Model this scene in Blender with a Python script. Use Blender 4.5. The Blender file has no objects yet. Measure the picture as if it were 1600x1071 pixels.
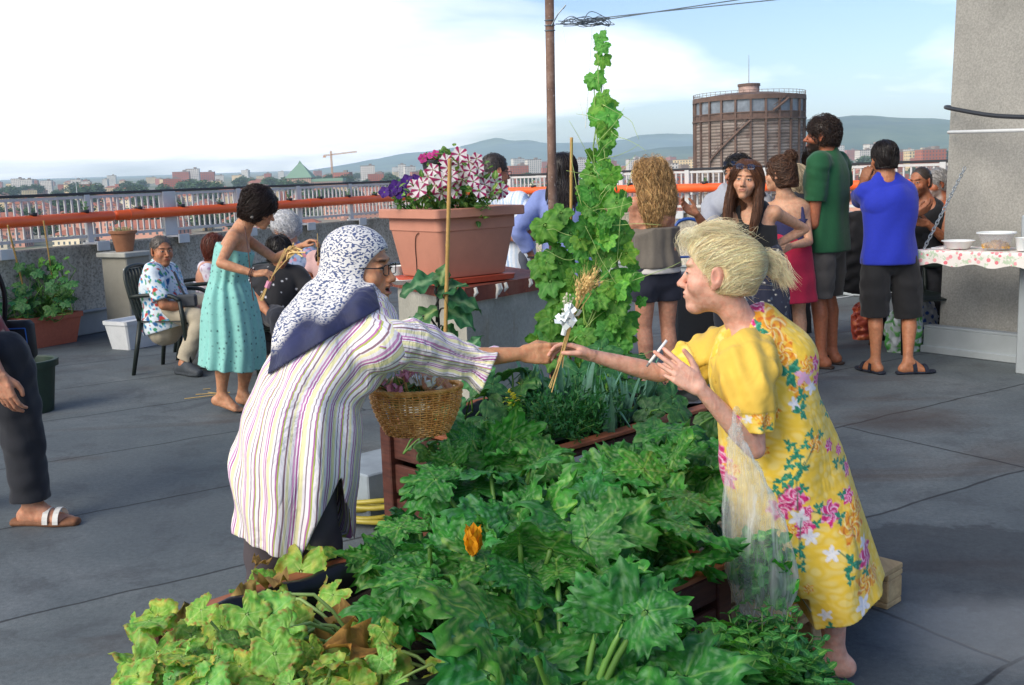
import bpy, math, random
import numpy as np
from mathutils import Matrix, Vector
SC = bpy.context.scene
COL = SC.collection
R = math.radians
rng = np.random.RandomState(7)
random.seed(7)

# ------------------------------------------------------------------ camera
F_PX, PITCH, ROLL, EYE = 1650.0, math.atan(264.5/1650.0), R(2.0), 1.5
cam_d = bpy.data.cameras.new('camera'); cam = bpy.data.objects.new('camera', cam_d); COL.objects.link(cam)
cam_d.sensor_width = 36; cam_d.lens = 36*F_PX/1600; cam_d.clip_start = .05; cam_d.clip_end = 40000
CR = Matrix.Rotation(math.pi/2-PITCH, 3, 'X') @ Matrix.Rotation(-ROLL, 3, 'Z')
cam.matrix_world = Matrix.Translation((0, 0, EYE)) @ CR.to_4x4()
SC.camera = cam
CRn = np.array(CR)
def ray(px, py): return CRn @ np.array([(px-800)/F_PX, -(py-535.5)/F_PX, -1.0])
def at(px, py, Y):
    r = ray(px, py); return r*(Y/r[1]) + np.array([0, 0, EYE])
def ground(px, py, z=0.0):
    r = ray(px, py); return r*((z-EYE)/r[2]) + np.array([0, 0, EYE])
def V(*a): return np.array(a[0] if len(a) == 1 else a, float)
def unit(v):
    v = np.asarray(v, float); return v/max(1e-9, np.linalg.norm(v))
def lin(c):
    c = np.asarray(c, float); return np.where(c <= .04045, c/12.92, ((c+.055)/1.055)**2.4)
def hexc(h): return lin([int(h[i:i+2], 16)/255 for i in (0, 2, 4)])

# ------------------------------------------------------------------ objects
def tag(o, label=None, cat=None, group=None, kind=None):
    if label: o['label'] = label
    if cat: o['category'] = cat
    if group: o['group'] = group
    if kind: o['kind'] = kind
    return o
def empty(name, loc, label=None, cat=None, group=None):
    o = bpy.data.objects.new(name, None); COL.objects.link(o); o.empty_display_size = .1
    o.location = [float(x) for x in loc]
    return tag(o, label, cat, group)
def meshobj(name, verts, faces, mat=None, parent=None, loc=(0, 0, 0), col=None, smooth=True, attr=None, mats=None, midx=None):
    """verts in world space; object placed at loc (or at its parent's origin)."""
    verts = np.asarray(verts, float)
    base = V(parent.matrix_world.translation) if parent is not None and False else None
    off = wloc(parent) if parent is not None else V(loc)
    me = bpy.data.meshes.new(name)
    v = (verts-off).astype(np.float32)
    if isinstance(faces, np.ndarray):
        n, k = faces.shape
        me.vertices.add(len(v)); me.vertices.foreach_set('co', v.ravel())
        me.loops.add(n*k); me.loops.foreach_set('vertex_index', faces.astype(np.int32).ravel())
        me.polygons.add(n); me.polygons.foreach_set('loop_start', np.arange(0, n*k, k, dtype=np.int32))
        me.update(calc_edges=True)
    else:
        me.from_pydata([tuple(map(float, q)) for q in v], [], faces)
    if smooth: me.polygons.foreach_set('use_smooth', np.ones(len(me.polygons), bool))
    if col is not None:
        c = np.ones((len(v), 4), np.float32); c[:, :3] = col
        a = me.color_attributes.new('Col', 'FLOAT_COLOR', 'POINT'); a.data.foreach_set('color', c.ravel())
    if attr:
        for k_, val in attr.items():
            a = me.attributes.new(k_, 'FLOAT', 'POINT'); a.data.foreach_set('value', np.asarray(val, np.float32))
    if mats:
        for m in mats: me.materials.append(m)
        me.polygons.foreach_set('material_index', np.asarray(midx, np.int32))
    elif mat: me.materials.append(mat)
    me.validate(); me.update()
    o = bpy.data.objects.new(name, me); COL.objects.link(o)
    if parent is not None: o.parent = parent
    else: o.location = [float(x) for x in off]
    return o
def wloc(o):
    p = np.zeros(3)
    while o is not None: p = p+np.array(o.location); o = o.parent
    return p
def copy_thing(o, loc, label=None, group=None, rz=None, scale=None):
    def cp(q, par):
        c = q.copy(); COL.objects.link(c)
        if par is not None: c.parent = par
        for ch in q.children: cp(ch, c)
        return c
    c = cp(o, None); c.location = [float(x) for x in loc]
    if rz is not None: c.rotation_euler[2] = rz
    if scale is not None: c.scale = (scale,)*3
    if label: c['label'] = label
    if group: c['group'] = group
    return c

class MB:
    """collects simple shapes into one mesh"""
    def __init__(s): s.v = []; s.f = []; s.c = []; s.cur = (1, 1, 1)
    def raw(s, vs, fs, c=None):
        n = len(s.v); s.v += [tuple(map(float, q)) for q in vs]; s.f += [tuple(i+n for i in f) for f in fs]
        c = s.cur if c is None else c
        if np.ndim(c) == 1: s.c += [tuple(c)]*len(vs)
        else: s.c += [tuple(q) for q in c]
        return s
    def box(s, c, size, ax=None, bev=0.0, col=None):
        """box centred on c, axes ax (3 rows), chamfered"""
        ax = np.eye(3) if ax is None else np.asarray(ax, float)
        h = np.asarray(size, float)/2; b = min(bev, h.min()*.45)
        if b <= 0:
            P = [V(c)+ax.T@(np.array(q)*h) for q in [(-1,-1,-1),(1,-1,-1),(1,1,-1),(-1,1,-1),(-1,-1,1),(1,-1,1),(1,1,1),(-1,1,1)]]
            return s.raw(P, [(0,3,2,1),(4,5,6,7),(0,1,5,4),(1,2,6,5),(2,3,7,6),(3,0,4,7)], col)
        P = []; idx = {}
        for sx in (-1, 1):
            for sy in (-1, 1):
                for sz in (-1, 1):
                    for k in range(3):
                        q = np.array([sx, sy, sz])*h; 
                        for j in range(3):
                            if j != k: q[j] -= (sx, sy, sz)[j]*b
                        idx[(sx, sy, sz, k)] = len(P); P.append(V(c)+ax.T@q)
        fs = []
        for k in range(3):
            i, j = [(1, 2), (2, 0), (0, 1)][k]
            for sg in (-1, 1):
                loop = []
                for (a, b_) in ((-1,-1),(1,-1),(1,1),(-1,1)):
                    q = [0]*3; q[k] = sg; q[i] = a; q[j] = b_; loop.append(idx[(*q, k)])
                fs.append(tuple(loop if sg > 0 else loop[::-1]))
        for k in range(3):
            i, j = [(1, 2), (2, 0), (0, 1)][k]
            for a in (-1, 1):
                for b_ in (-1, 1):
                    q0 = [0]*3; q0[i] = a; q0[j] = b_; q0[k] = -1; q1 = list(q0); q1[k] = 1
                    l = [idx[(*q0, i)], idx[(*q1, i)], idx[(*q1, j)], idx[(*q0, j)]]
                    fs.append(tuple(l if a*b_ < 0 else l[::-1]))
        for sx in (-1, 1):
            for sy in (-1, 1):
                for sz in (-1, 1):
                    l = [idx[(sx, sy, sz, k)] for k in range(3)]
                    fs.append(tuple(l if sx*sy*sz > 0 else l[::-1]))
        return s.raw(P, fs, col)
    def tube(s, pts, r, n=8, caps=True, col=None):
        pts = [V(p) for p in pts]; m = len(pts); rr = np.broadcast_to(np.asarray(r, float), (m,))
        P = []; fs = []; up = None
        for i in range(m):
            t = unit(pts[min(i+1, m-1)]-pts[max(i-1, 0)])
            if up is None: up = unit(np.cross(t, [0.31, .2, .93] if abs(t[2]) < .9 else [1, 0.1, 0]))
            up = unit(up-t*np.dot(up, t)); w = np.cross(t, up)
            for k in range(n):
                a = 2*math.pi*k/n; P.append(pts[i]+rr[i]*(math.cos(a)*up+math.sin(a)*w))
        for i in range(m-1):
            for k in range(n): fs.append((i*n+k, i*n+(k+1)%n, (i+1)*n+(k+1)%n, (i+1)*n+k))
        if caps: fs += [tuple(range(n))[::-1], tuple(range((m-1)*n, m*n))]
        return s.raw(P, fs, col)
    def lathe(s, c, prof, n=32, col=None, ax=None, squash=(1, 1)):
        """prof: list of (r,z)"""
        P = []; fs = []; ax = np.eye(3) if ax is None else np.asarray(ax, float)
        for (r, z) in prof:
            for k in range(n):
                a = 2*math.pi*k/n; P.append(V(c)+ax.T@np.array([r*math.cos(a)*squash[0], r*math.sin(a)*squash[1], z]))
        m = len(prof)
        for i in range(m-1):
            for k in range(n): fs.append((i*n+k, i*n+(k+1)%n, (i+1)*n+(k+1)%n, (i+1)*n+k))
        if prof[0][0] > 1e-5: fs.append(tuple(range(n))[::-1])
        if prof[-1][0] > 1e-5: fs.append(tuple(range((m-1)*n, m*n)))
        return s.raw(P, fs, col)
    def prism(s, poly, z0, z1, col=None, poly_top=None):
        n = len(poly); pt = poly_top or poly
        P = [(p[0], p[1], z0) for p in poly]+[(p[0], p[1], z1) for p in pt]
        fs = [tuple(range(n))[::-1], tuple(range(n, 2*n))]+[(i, (i+1)%n, n+(i+1)%n, n+i) for i in range(n)]
        return s.raw(P, fs, col)
    def build(s, name, mat=None, parent=None, loc=(0, 0, 0), smooth=False, usecol=False):
        return meshobj(name, s.v, s.f, mat, parent, loc, np.array(s.c) if usecol else None, smooth)
def smooth_by_angle(o, deg=35):
    for p in o.data.polygons: p.use_smooth = True
    try: o.data.set_sharp_from_angle(angle=R(deg))
    except Exception: pass
    return o

# ------------------------------------------------------------------ noise and curves
class Noise:
    def __init__(s, seed, n=7):
        r = np.random.RandomState(seed); d = r.normal(size=(n, 3)); s.k = d/np.linalg.norm(d, axis=1)[:, None]*r.uniform(.7, 1.5, (n, 1)); s.ph = r.uniform(0, 6.28, n); s.n = n
    def __call__(s, P, scale, stretch=None):
        Q = P/scale if stretch is None else (P@np.asarray(stretch).T)/scale
        out = np.zeros(len(P))
        for i in range(s.n): out += np.sin(Q@(s.k[i]*6.283)+s.ph[i])
        return out/(s.n**.5*1.4)
def crom(pts, m):
    """Catmull-Rom resample of rows"""
    p = np.asarray(pts, float); n = len(p)
    q = np.vstack([2*p[0]-p[1], p, 2*p[-1]-p[-2]]); out = []
    for u in np.linspace(0, n-1, m):
        i = min(int(u), n-2); t = u-i; a, b, c, d = q[i:i+4]
        out.append(.5*((2*b)+(-a+c)*t+(2*a-5*b+4*c-d)*t*t+(-a+3*b-3*c+d)*t**3))
    return np.array(out)

# ------------------------------------------------------------------ signed distance bodies
class Sdf:
    def __init__(s): s.pr = []
    def add(s, fn, lo, hi, k=.02, op='u'):
        lo, hi = np.asarray(lo, float), np.asarray(hi, float); s.pr.append((fn, np.minimum(lo, hi), np.maximum(lo, hi), k, op)); return s
    def chain(s, pts, rad, k=.02, op='u', flat=None):
        pts = np.asarray(pts, float); rad = np.asarray(rad, float); rm = rad.max()
        def fn(P):
            d = np.full(len(P), 1e3)
            for i in range(len(pts)-1):
                a = pts[i]; ab = pts[i+1]-a; L = max(1e-9, ab@ab)
                mk = np.nonzero(((P-(a+ab*.5))**2).sum(1) < (L**.5*.5+max(rad[i], rad[i+1])+.05)**2)[0]
                if len(mk) == 0: continue
                v = P[mk]-a; t = np.clip(v@ab/L, 0, 1)
                d[mk] = np.minimum(d[mk], np.sqrt(((v-t[:, None]*ab)**2).sum(1))-(rad[i]+(rad[i+1]-rad[i])*t))
            if flat: 
                w = unit(pts[-1]-pts[-2]); d = np.maximum(d, (P-pts[-1])@w)
            return d
        return s.add(fn, pts.min(0)-rm, pts.max(0)+rm, k, op)
    def ell(s, c, rad, ax=None, k=.02, op='u'):
        c = V(c); rad = V(rad); ax = np.eye(3) if ax is None else np.asarray(ax, float); rm = rad.max()
        def fn(P):
            q = (P-c)@ax.T; k0 = np.sqrt(((q/rad)**2).sum(1)); k1 = np.sqrt(((q/rad**2)**2).sum(1))+1e-9
            return k0*(k0-1)/k1
        e = np.sqrt(((ax*rad[:, None])**2).sum(0))
        return s.add(fn, c-e, c+e, k, op)
    def loft(s, pts, A, B, right, k=.03, op='u', cut=(False, False), fold=None, res=None, noise=None, squ=2.0):
        """elliptic sections along a spline. fold=(n, amp0, amp1, phase)"""
        M = np.column_stack([np.asarray(pts, float), A, B, np.broadcast_to(np.asarray(right, float), (len(pts), 3))])
        M = crom(M, res or (len(pts)-1)*4+1); n = len(M)
        P0, Aa, Bb, Rr = M[:, :3], np.maximum(M[:, 3], .004), np.maximum(M[:, 4], .004), M[:, 5:8]
        rm = max(Aa.max(), Bb.max())+(abs(fold[2])+abs(fold[1]) if fold else 0)+(abs(noise[1])*2 if noise else 0)
        nz = Noise(noise[2]) if noise else None
        def fn(P):
            d = np.full(len(P), 1e3); S = np.zeros(len(P)); TH = np.zeros(len(P))
            for i in range(n-1):
                a = P0[i]; ab = P0[i+1]-a; L = np.linalg.norm(ab)+1e-9; w = ab/L
                mk = np.nonzero(((P-(a+ab*.5))**2).sum(1) < (L*.5+max(Aa[i], Aa[i+1], Bb[i], Bb[i+1])+.05)**2)[0]
                if len(mk) == 0: continue
                v = P[mk]-a; tr = v@w/L; t = np.clip(tr, 0, 1)
                r = Rr[i]; r = unit(r-w*(r@w)); f = np.cross(w, r)
                u = v@r; q = v@f; l = (tr-t)*L
                ea = Aa[i]+(Aa[i+1]-Aa[i])*t; eb = Bb[i]+(Bb[i+1]-Bb[i])*t; ec = np.minimum(ea, eb)
                if squ == 2.0: e = np.sqrt((u/ea)**2+(q/eb)**2+(l/ec)**2)
                else: e = (np.abs(u/ea)**squ+np.abs(q/eb)**squ+np.abs(l/ec)**squ)**(1/squ)
                di = (e-1)*ec
                b = di < d[mk]; mb = mk[b]; d[mb] = di[b]
                if fold: S[mb] = (i+t[b])/(n-1); TH[mb] = np.arctan2(q[b]/eb[b], u[b]/ea[b])
            if fold:
                amp = fold[1]+(fold[2]-fold[1])*S
                d -= amp*(np.sin(fold[0]*TH+fold[3]+2.0*np.sin(TH*2+fold[3])+S*1.3)+.5*np.sin(fold[0]*1.7*TH+fold[3]*2))
            if nz: d -= noise[1]*nz(P, noise[0], noise[3] if len(noise) > 3 else None)
            if cut[0]: d = np.maximum(d, (P0[0]-P)@unit(P0[1]-P0[0]))
            if cut[1]: d = np.maximum(d, (P-P0[-1])@unit(P0[-1]-P0[-2]))
            return d
        return s.add(fn, P0.min(0)-rm, P0.max(0)+rm, k, op)
    def plane(s, p, nrm, k=.002):
        """cut away everything on the nrm side of p"""
        p = V(p); nrm = unit(nrm)
        return s.add(lambda P: (P-p)@nrm, [-1e3]*3, [1e3]*3, k, 'i')
    def shell(s, t):
        s.pr.append((t, np.full(3, -1e3), np.full(3, 1e3), 0, 'shell')); return s
    def bounds(s):
        lo = np.min([p[1] for p in s.pr if p[4] == 'u'], 0); hi = np.max([p[2] for p in s.pr if p[4] == 'u'], 0)
        return lo, hi
    def _comb(s, g, d, k, op):
        if op == 'i': return np.maximum(g, d)
        if op == 's':
            h = np.clip(.5-.5*(g+d)/max(k, 1e-6), 0, 1); return g+(-d-g)*h+k*h*(1-h)
        if k <= 0: return np.minimum(g, d)
        h = np.clip(.5+.5*(g-d)/k, 0, 1); return g+(d-g)*h-k*h*(1-h)
    def __call__(s, P):
        g = np.full(len(P), 1.0)
        for fn, lo, hi, k, op in s.pr:
            if op == 'shell': g = np.maximum(g, -(g+fn)); continue
            g = s._comb(g, fn(P), k, op)
        return g
    def grid(s, lo, hi, h):
        lo = np.asarray(lo, float); n = np.maximum(3, np.ceil((np.asarray(hi)-lo)/h).astype(int)+1)
        G = np.full(n, .3, np.float64)
        ax = [lo[i]+h*np.arange(n[i]) for i in range(3)]
        for fn, plo, phi, k, op in s.pr:
            if op == 'shell': G = np.maximum(G, -(G+fn)); continue
            m = 3*h+k
            a = [np.searchsorted(ax[i], plo[i]-m) for i in range(3)]; b = [np.searchsorted(ax[i], phi[i]+m) for i in range(3)]
            if min(b[i]-a[i] for i in range(3)) <= 0: continue
            sl = tuple(slice(a[i], b[i]) for i in range(3)); sub = G[sl]
            X = np.stack(np.meshgrid(*[ax[i][a[i]:b[i]] for i in range(3)], indexing='ij'), -1).reshape(-1, 3)
            if op in 'is':
                msk = np.ones(len(X), bool)
            else: msk = None
            G[sl] = s._comb(sub.ravel(), fn(X), k, op).reshape(sub.shape)
        return G, lo
EDG = [(0,1),(2,3),(4,5),(6,7),(0,2),(1,3),(4,6),(5,7),(0,4),(1,5),(2,6),(3,7)]  # corner bit: x=4 y=2 z=1
def surfnet(G, lo, h):
    S = G < 0
    n = np.array(G.shape)-1
    cnt = np.zeros(n, np.int8)
    for c in range(8):
        x, y, z = c >> 2 & 1, c >> 1 & 1, c & 1
        cnt += S[x:x+n[0], y:y+n[1], z:z+n[2]]
    act = np.argwhere((cnt > 0) & (cnt < 8))
    if len(act) == 0: return np.zeros((0, 3)), np.zeros((0, 4), int)
    idx = np.full(n, -1, np.int64); idx[tuple(act.T)] = np.arange(len(act))
    val = np.stack([G[act[:, 0]+(c >> 2 & 1), act[:, 1]+(c >> 1 & 1), act[:, 2]+(c & 1)] for c in range(8)], 1)
    acc = np.zeros((len(act), 3)); num = np.zeros(len(act))
    for a, b in EDG:
        va, vb = val[:, a], val[:, b]; m = (va < 0) != (vb < 0); t = np.zeros(len(act)); t[m] = va[m]/(va[m]-vb[m])
        pa = np.array([a >> 2 & 1, a >> 1 & 1, a & 1]); pb = np.array([b >> 2 & 1, b >> 1 & 1, b & 1])
        acc[m] += pa+t[m, None]*(pb-pa); num += m
    verts = lo+h*(act+acc/num[:, None])
    F = []
    for d in range(3):
        o1, o2 = (d+1) % 3, (d+2) % 3
        sl0 = [slice(None)]*3; sl1 = [slice(None)]*3; sl0[d] = slice(0, -1); sl1[d] = slice(1, None)
        e = S[tuple(sl0)] != S[tuple(sl1)]; pos = np.argwhere(e)
        ok = (pos[:, o1] > 0) & (pos[:, o2] > 0) & (pos[:, o1] < G.shape[o1]-1) & (pos[:, o2] < G.shape[o2]-1)
        pos = pos[ok]
        if len(pos) == 0: continue
        ins = S[tuple(pos.T)]
        def cell(a, b):
            q = pos.copy(); q[:, o1] -= a; q[:, o2] -= b; return idx[tuple(q.T)]
        q = np.stack([cell(1, 1), cell(0, 1), cell(0, 0), cell(1, 0)], 1)
        q[~ins] = q[~ins][:, ::-1]
        F.append(q)
    F = np.concatenate(F); F = F[(F >= 0).all(1)]
    return verts, F
def smooth_mesh(v, f, it=1, lam=.5):
    for _ in range(it):
        acc = np.zeros_like(v); num = np.zeros(len(v))
        for i in range(4):
            a, b = f[:, i], f[:, (i+1) % 4]
            for c in range(3):
                acc[:, c] += np.bincount(a, v[b, c], len(v))+np.bincount(b, v[a, c], len(v))
            num += np.bincount(a, minlength=len(v))+np.bincount(b, minlength=len(v))
        m = num > 0; v = v.copy(); v[m] += lam*(acc[m]/num[m, None]-v[m])
    return v
def polygonise(sdf, h, fine=(), smooth=1):
    """coarse surface with finer boxes (lo, hi, cell) let into it"""
    lo, hi = sdf.bounds(); G, l = sdf.grid(lo-3*h, hi+3*h, h); v, f = surfnet(G, l, h)
    if smooth: v = smooth_mesh(v, f, smooth)
    Vs, Fs = [], []; cen = v[f].mean(1); keep = np.ones(len(f), bool)
    for (a, b, hh) in fine: keep &= ~((cen > V(a)+h*.8) & (cen < V(b)-h*.8)).all(1)
    Vs.append(v); Fs.append(f[keep]); n = len(v)
    for j, (a, b, hh) in enumerate(fine):
        G, l = sdf.grid(a, b, hh); v2, f2 = surfnet(G, l, hh)
        if len(v2) == 0: continue
        if smooth: v2 = smooth_mesh(v2, f2, smooth)
        c2 = v2[f2].mean(1); kp = np.ones(len(f2), bool)
        for (a2, b2, _) in fine[:j]: kp &= ~((c2 > V(a2)+hh) & (c2 < V(b2)-hh)).all(1)
        Vs.append(v2); Fs.append(f2[kp]+n); n += len(v2)
    v = np.concatenate(Vs); f = np.concatenate(Fs)
    used = np.zeros(len(v), bool); used[f.ravel()] = True; mp = np.cumsum(used)-1
    return v[used], mp[f]
def dgrad(sdf, P, e=.003):
    n = len(P); Q = np.concatenate([P]+[P+np.eye(3)[i]*e for i in range(3)]); d = sdf(Q); d0 = d[:n]
    g = np.stack([d[n*(i+1):n*(i+2)]-d0 for i in range(3)], 1); return d0, g/(np.linalg.norm(g, axis=1)[:, None]+1e-9)
def grad(sdf, P, e=.003):
    g = np.stack([sdf(P+np.eye(3)[i]*e)-sdf(P-np.eye(3)[i]*e) for i in range(3)], 1)
    return g/(np.linalg.norm(g, axis=1)[:, None]+1e-9)
# ------------------------------------------------------------------ materials
class NT:
    def __init__(s, name):
        s.m = bpy.data.materials.new(name); s.m.use_nodes = True; s.t = s.m.node_tree; s.n = s.t.nodes; s.l = s.t.links
        s.b = s.n['Principled BSDF']
    def node(s, typ, **kw):
        q = s.n.new('ShaderNode'+typ)
        for k, v in kw.items():
            if k in q.inputs and not hasattr(q, k): q.inputs[k].default_value = v
            else: setattr(q, k, v)
        return q
    def link(s, a, b): s.l.new(a, b)
    def noise(s, scale, detail=4, rough=.6, vec=None, dist=0):
        q = s.n.new('ShaderNodeTexNoise'); q.inputs['Scale'].default_value = scale; q.inputs['Detail'].default_value = detail
        q.inputs['Roughness'].default_value = rough; q.inputs['Distortion'].default_value = dist
        if vec is not None: s.link(vec, q.inputs['Vector'])
        return q.outputs['Fac']
    def ramp(s, fac, stops):
        q = s.n.new('ShaderNodeValToRGB'); e = q.color_ramp.elements
        while len(e) < len(stops): e.new(.5)
        for i, (p, c) in enumerate(stops):
            e[i].position = p; c = tuple(np.atleast_1d(c)) if np.ndim(c) else (c, c, c); e[i].color = (*c[:3], 1)
        s.link(fac, q.inputs['Fac']); return q.outputs['Color']
    def mix(s, fac, a, b, mode='MIX'):
        q = s.n.new('ShaderNodeMix'); q.data_type = 'RGBA'; q.blend_type = mode
        for v, i in ((fac, 0), (a, 6), (b, 7)):
            if hasattr(v, 'is_output'): s.link(v, q.inputs[i])
            else: q.inputs[i].default_value = v if i == 0 else (*v[:3], 1)
        return q.outputs[2]
    def math(s, op, a, b=0.0, clamp=False):
        q = s.n.new('ShaderNodeMath'); q.operation = op; q.use_clamp = clamp
        for v, i in ((a, 0), (b, 1)):
            if hasattr(v, 'is_output'): s.link(v, q.inputs[i])
            else: q.inputs[i].default_value = v
        return q.outputs[0]
    def obj(s): return s.node('TexCoord').outputs['Object']
    def gen(s): return s.node('TexCoord').outputs['Generated']
    def pos(s): return s.node('NewGeometry').outputs['Position']
    def mapping(s, vec, scale=(1, 1, 1), rot=(0, 0, 0), loc=(0, 0, 0)):
        q = s.node('Mapping'); q.inputs['Scale'].default_value = scale; q.inputs['Rotation'].default_value = rot; q.inputs['Location'].default_value = loc
        s.link(vec, q.inputs['Vector']); return q.outputs[0]
    def attr(s, name, out='Color'): 
        q = s.node('Attribute'); q.attribute_name = name; return q.outputs[out]
    def bump(s, h, strength=.3, dist=.01, nrm=None):
        q = s.node('Bump'); q.inputs['Strength'].default_value = strength; q.inputs['Distance'].default_value = dist; s.link(h, q.inputs['Height'])
        if nrm is not None: s.link(nrm, q.inputs['Normal'])
        s.link(q.outputs[0], s.b.inputs['Normal']); return q.outputs[0]
    def base(s, c):
        if hasattr(c, 'is_output'): s.link(c, s.b.inputs['Base Color'])
        else: s.b.inputs['Base Color'].default_value = (*c[:3], 1)
    def set(s, **kw):
        for k, v in kw.items():
            k = k.replace('_', ' ')
            if hasattr(v, 'is_output'): s.link(v, s.b.inputs[k])
            else: s.b.inputs[k].default_value = v
        return s
_mc = {}
def plain(name, c, rough=.6, var=.15, scale=30, bump=.05, bscale=150, dist=.002, metal=0, **kw):
    """a plain material with uneven colour and a fine grain"""
    if name in _mc: return _mc[name]
    t = NT(name); v = t.obj(); c = V(c)
    n = t.noise(scale, 5, .65, v)
    t.base(t.ramp(n, [(.3, np.clip(c*(1-var), 0, 1)), (.7, np.clip(c*(1+var), 0, 1))]))
    t.set(Roughness=rough, Metallic=metal, **kw)
    if bump: t.bump(t.noise(bscale, 3, .6, v), bump, dist)
    _mc[name] = t.m; return t.m
def attr_mat(name, rough=.7, var=.12, scale=40, bump=.15, bscale=500, dist=.001, wr=0, wscale=14, **kw):
    """colour from the vertex attribute Col, with grain; wr adds soft creases"""
    if name in _mc: return _mc[name]
    t = NT(name); v = t.obj(); c = t.attr('Col')
    n = t.noise(scale, 4, .6, v)
    t.base(t.mix(1.0, c, t.ramp(n, [(.25, 1-var), (.75, 1+var*.4)]), 'MULTIPLY'))
    t.set(Roughness=rough, **kw); nr = None
    if wr:
        w = t.noise(wscale, 3, .5, t.mapping(v, (1, 1, .45)), .6); nr = t.bump(w, wr, .02)
    if bump: t.bump(t.noise(bscale, 2, .6, v), bump, dist, nr)
    _mc[name] = t.m; return t.m
def M_skin(): return attr_mat('skin', .5, .24, 48, .3, 260, .0016, wr=.25, wscale=34, Specular_IOR_Level=.4, Subsurface_Weight=.08, Subsurface_Radius=(.01, .004, .002))
def M_cloth(): return attr_mat('cloth', .85, .10, 60, .25, 700, .0008, wr=.35, wscale=9, Sheen_Weight=.15)
def M_hair(): return attr_mat('hair', .42, .25, 220, 0, Specular_IOR_Level=.45)

# ------------------------------------------------------------------ sky and light
SUN_EL, SUN_AZ = R(34), R(226)     # azimuth clockwise from +Y: from the left, a little behind the camera
w = bpy.data.worlds.new('World'); SC.world = w; w.use_nodes = True; wt = w.node_tree
bg = wt.nodes['Background']
sky = wt.nodes.new('ShaderNodeTexSky'); sky.sky_type = 'NISHITA'; sky.sun_disc = False
sky.sun_elevation = SUN_EL; sky.sun_rotation = SUN_AZ; sky.altitude = 50; sky.air_density = 1.0; sky.dust_density = 1.0; sky.ozone_density = 2.0
def wn(typ): return wt.nodes.new('ShaderNode'+typ)
tc = wn('TexCoord'); sep = wn('SeparateXYZ'); wt.links.new(tc.outputs['Generated'], sep.inputs[0])
def wm(op, a, b=0.0, clamp=False):
    q = wn('Math'); q.operation = op; q.use_clamp = clamp
    for v, i in ((a, 0), (b, 1)):
        if hasattr(v, 'is_output'): wt.links.new(v, q.inputs[i])
        else: q.inputs[i].default_value = v
    return q.outputs[0]
zz = wm('ADD', wm('MAXIMUM', sep.outputs[2], 0.0), .16)
cx, cy = wm('DIVIDE', sep.outputs[0], zz), wm('DIVIDE', sep.outputs[1], zz)
cmb = wn('CombineXYZ'); wt.links.new(cx, cmb.inputs[0]); wt.links.new(cy, cmb.inputs[1])
nz = wn('TexNoise'); nz.inputs['Scale'].default_value = .62; nz.inputs['Detail'].default_value = 5; nz.inputs['Roughness'].default_value = .55; nz.inputs['Distortion'].default_value = .4
mp_ = wn('Mapping'); mp_.inputs['Location'].default_value = (3.1, .6, 0); mp_.inputs['Scale'].default_value = (.8, 1.0, 1)
wt.links.new(cmb.outputs[0], mp_.inputs[0]); wt.links.new(mp_.outputs[0], nz.inputs['Vector'])
# thicker veil to the left, thinning to the right and upwards
veil = wm('SUBTRACT', .50, wm('MULTIPLY', sep.outputs[0], 1.15))
veil = wm('SUBTRACT', veil, wm('MULTIPLY', sep.outputs[2], .75))
mask = wm('ADD', wm('MULTIPLY', wm('SUBTRACT', nz.outputs['Fac'], .5), 3.4), veil, True)
mask = wm('MULTIPLY', mask, .90)
skyb = wn('Mix'); skyb.data_type = 'RGBA'; skyb.blend_type = 'MULTIPLY'; skyb.inputs[0].default_value = 1.0
wt.links.new(sky.outputs[0], skyb.inputs[6]); skyb.inputs[7].default_value = (.116, .119, .136, 1)
mx = wn('Mix'); mx.data_type = 'RGBA'; wt.links.new(mask, mx.inputs[0]); wt.links.new(skyb.outputs[2], mx.inputs[6])
crp = wn('ValToRGB'); crp.color_ramp.elements[0].position = 0.02; crp.color_ramp.elements[0].color = (1.75, 1.66, 1.64, 1)
crp.color_ramp.elements[1].position = .30; crp.color_ramp.elements[1].color = (1.02, 1.06, 1.10, 1)
wt.links.new(sep.outputs[2], crp.inputs[0]); wt.links.new(crp.outputs[0], mx.inputs[7])
wt.links.new(mx.outputs[2], bg.inputs['Color']); bg.inputs['Strength'].default_value = 1.0
sl = bpy.data.lights.new('sun', 'SUN'); sl.energy = 2.35; sl.angle = R(38); sl.color = (1, .90, .77)
so = bpy.data.objects.new('sun', sl); COL.objects.link(so)
sd = V(math.sin(SUN_AZ)*math.cos(SUN_EL), math.cos(SUN_AZ)*math.cos(SUN_EL), math.sin(SUN_EL))
so.rotation_euler = Vector(sd).to_track_quat('Z', 'Y').to_euler(); so.location = (-4, -4, 6)
SC.view_settings.view_transform = 'Standard'; SC.view_settings.look = 'None'; SC.view_settings.gamma = 1; SC.view_settings.exposure = 0.44

# ------------------------------------------------------------------ roof floor
E1 = V(math.cos(R(43)), math.sin(R(43)), 0); E2 = V(-math.sin(R(43)), math.cos(R(43)), 0); UZ = V(0, 0, 1)
AX = np.array([E1, E2, UZ])
def st(s, t, z=0.0): return E1*s+E2*t+UZ*z
t = NT('roofing_felt'); p = t.pos()
rp = t.mapping(p, (1, 1, 1), (0, 0, -R(32.5)), (0.45, 0.55, 0))
br = t.node('TexBrick'); br.offset = .37; br.inputs['Scale'].default_value = 1; br.inputs['Brick Width'].default_value = 5.2; br.inputs['Row Height'].default_value = 1.13
br.inputs['Mortar Size'].default_value = .011; br.inputs['Mortar Smooth'].default_value = .6; br.inputs['Color1'].default_value = (1, 1, 1, 1); br.inputs['Color2'].default_value = (.84, .86, .9, 1); br.inputs['Mortar'].default_value = (.25, .25, .27, 1)
wob = t.node('VectorMath'); wob.operation = 'ADD'; t.link(rp, wob.inputs[0])
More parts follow.
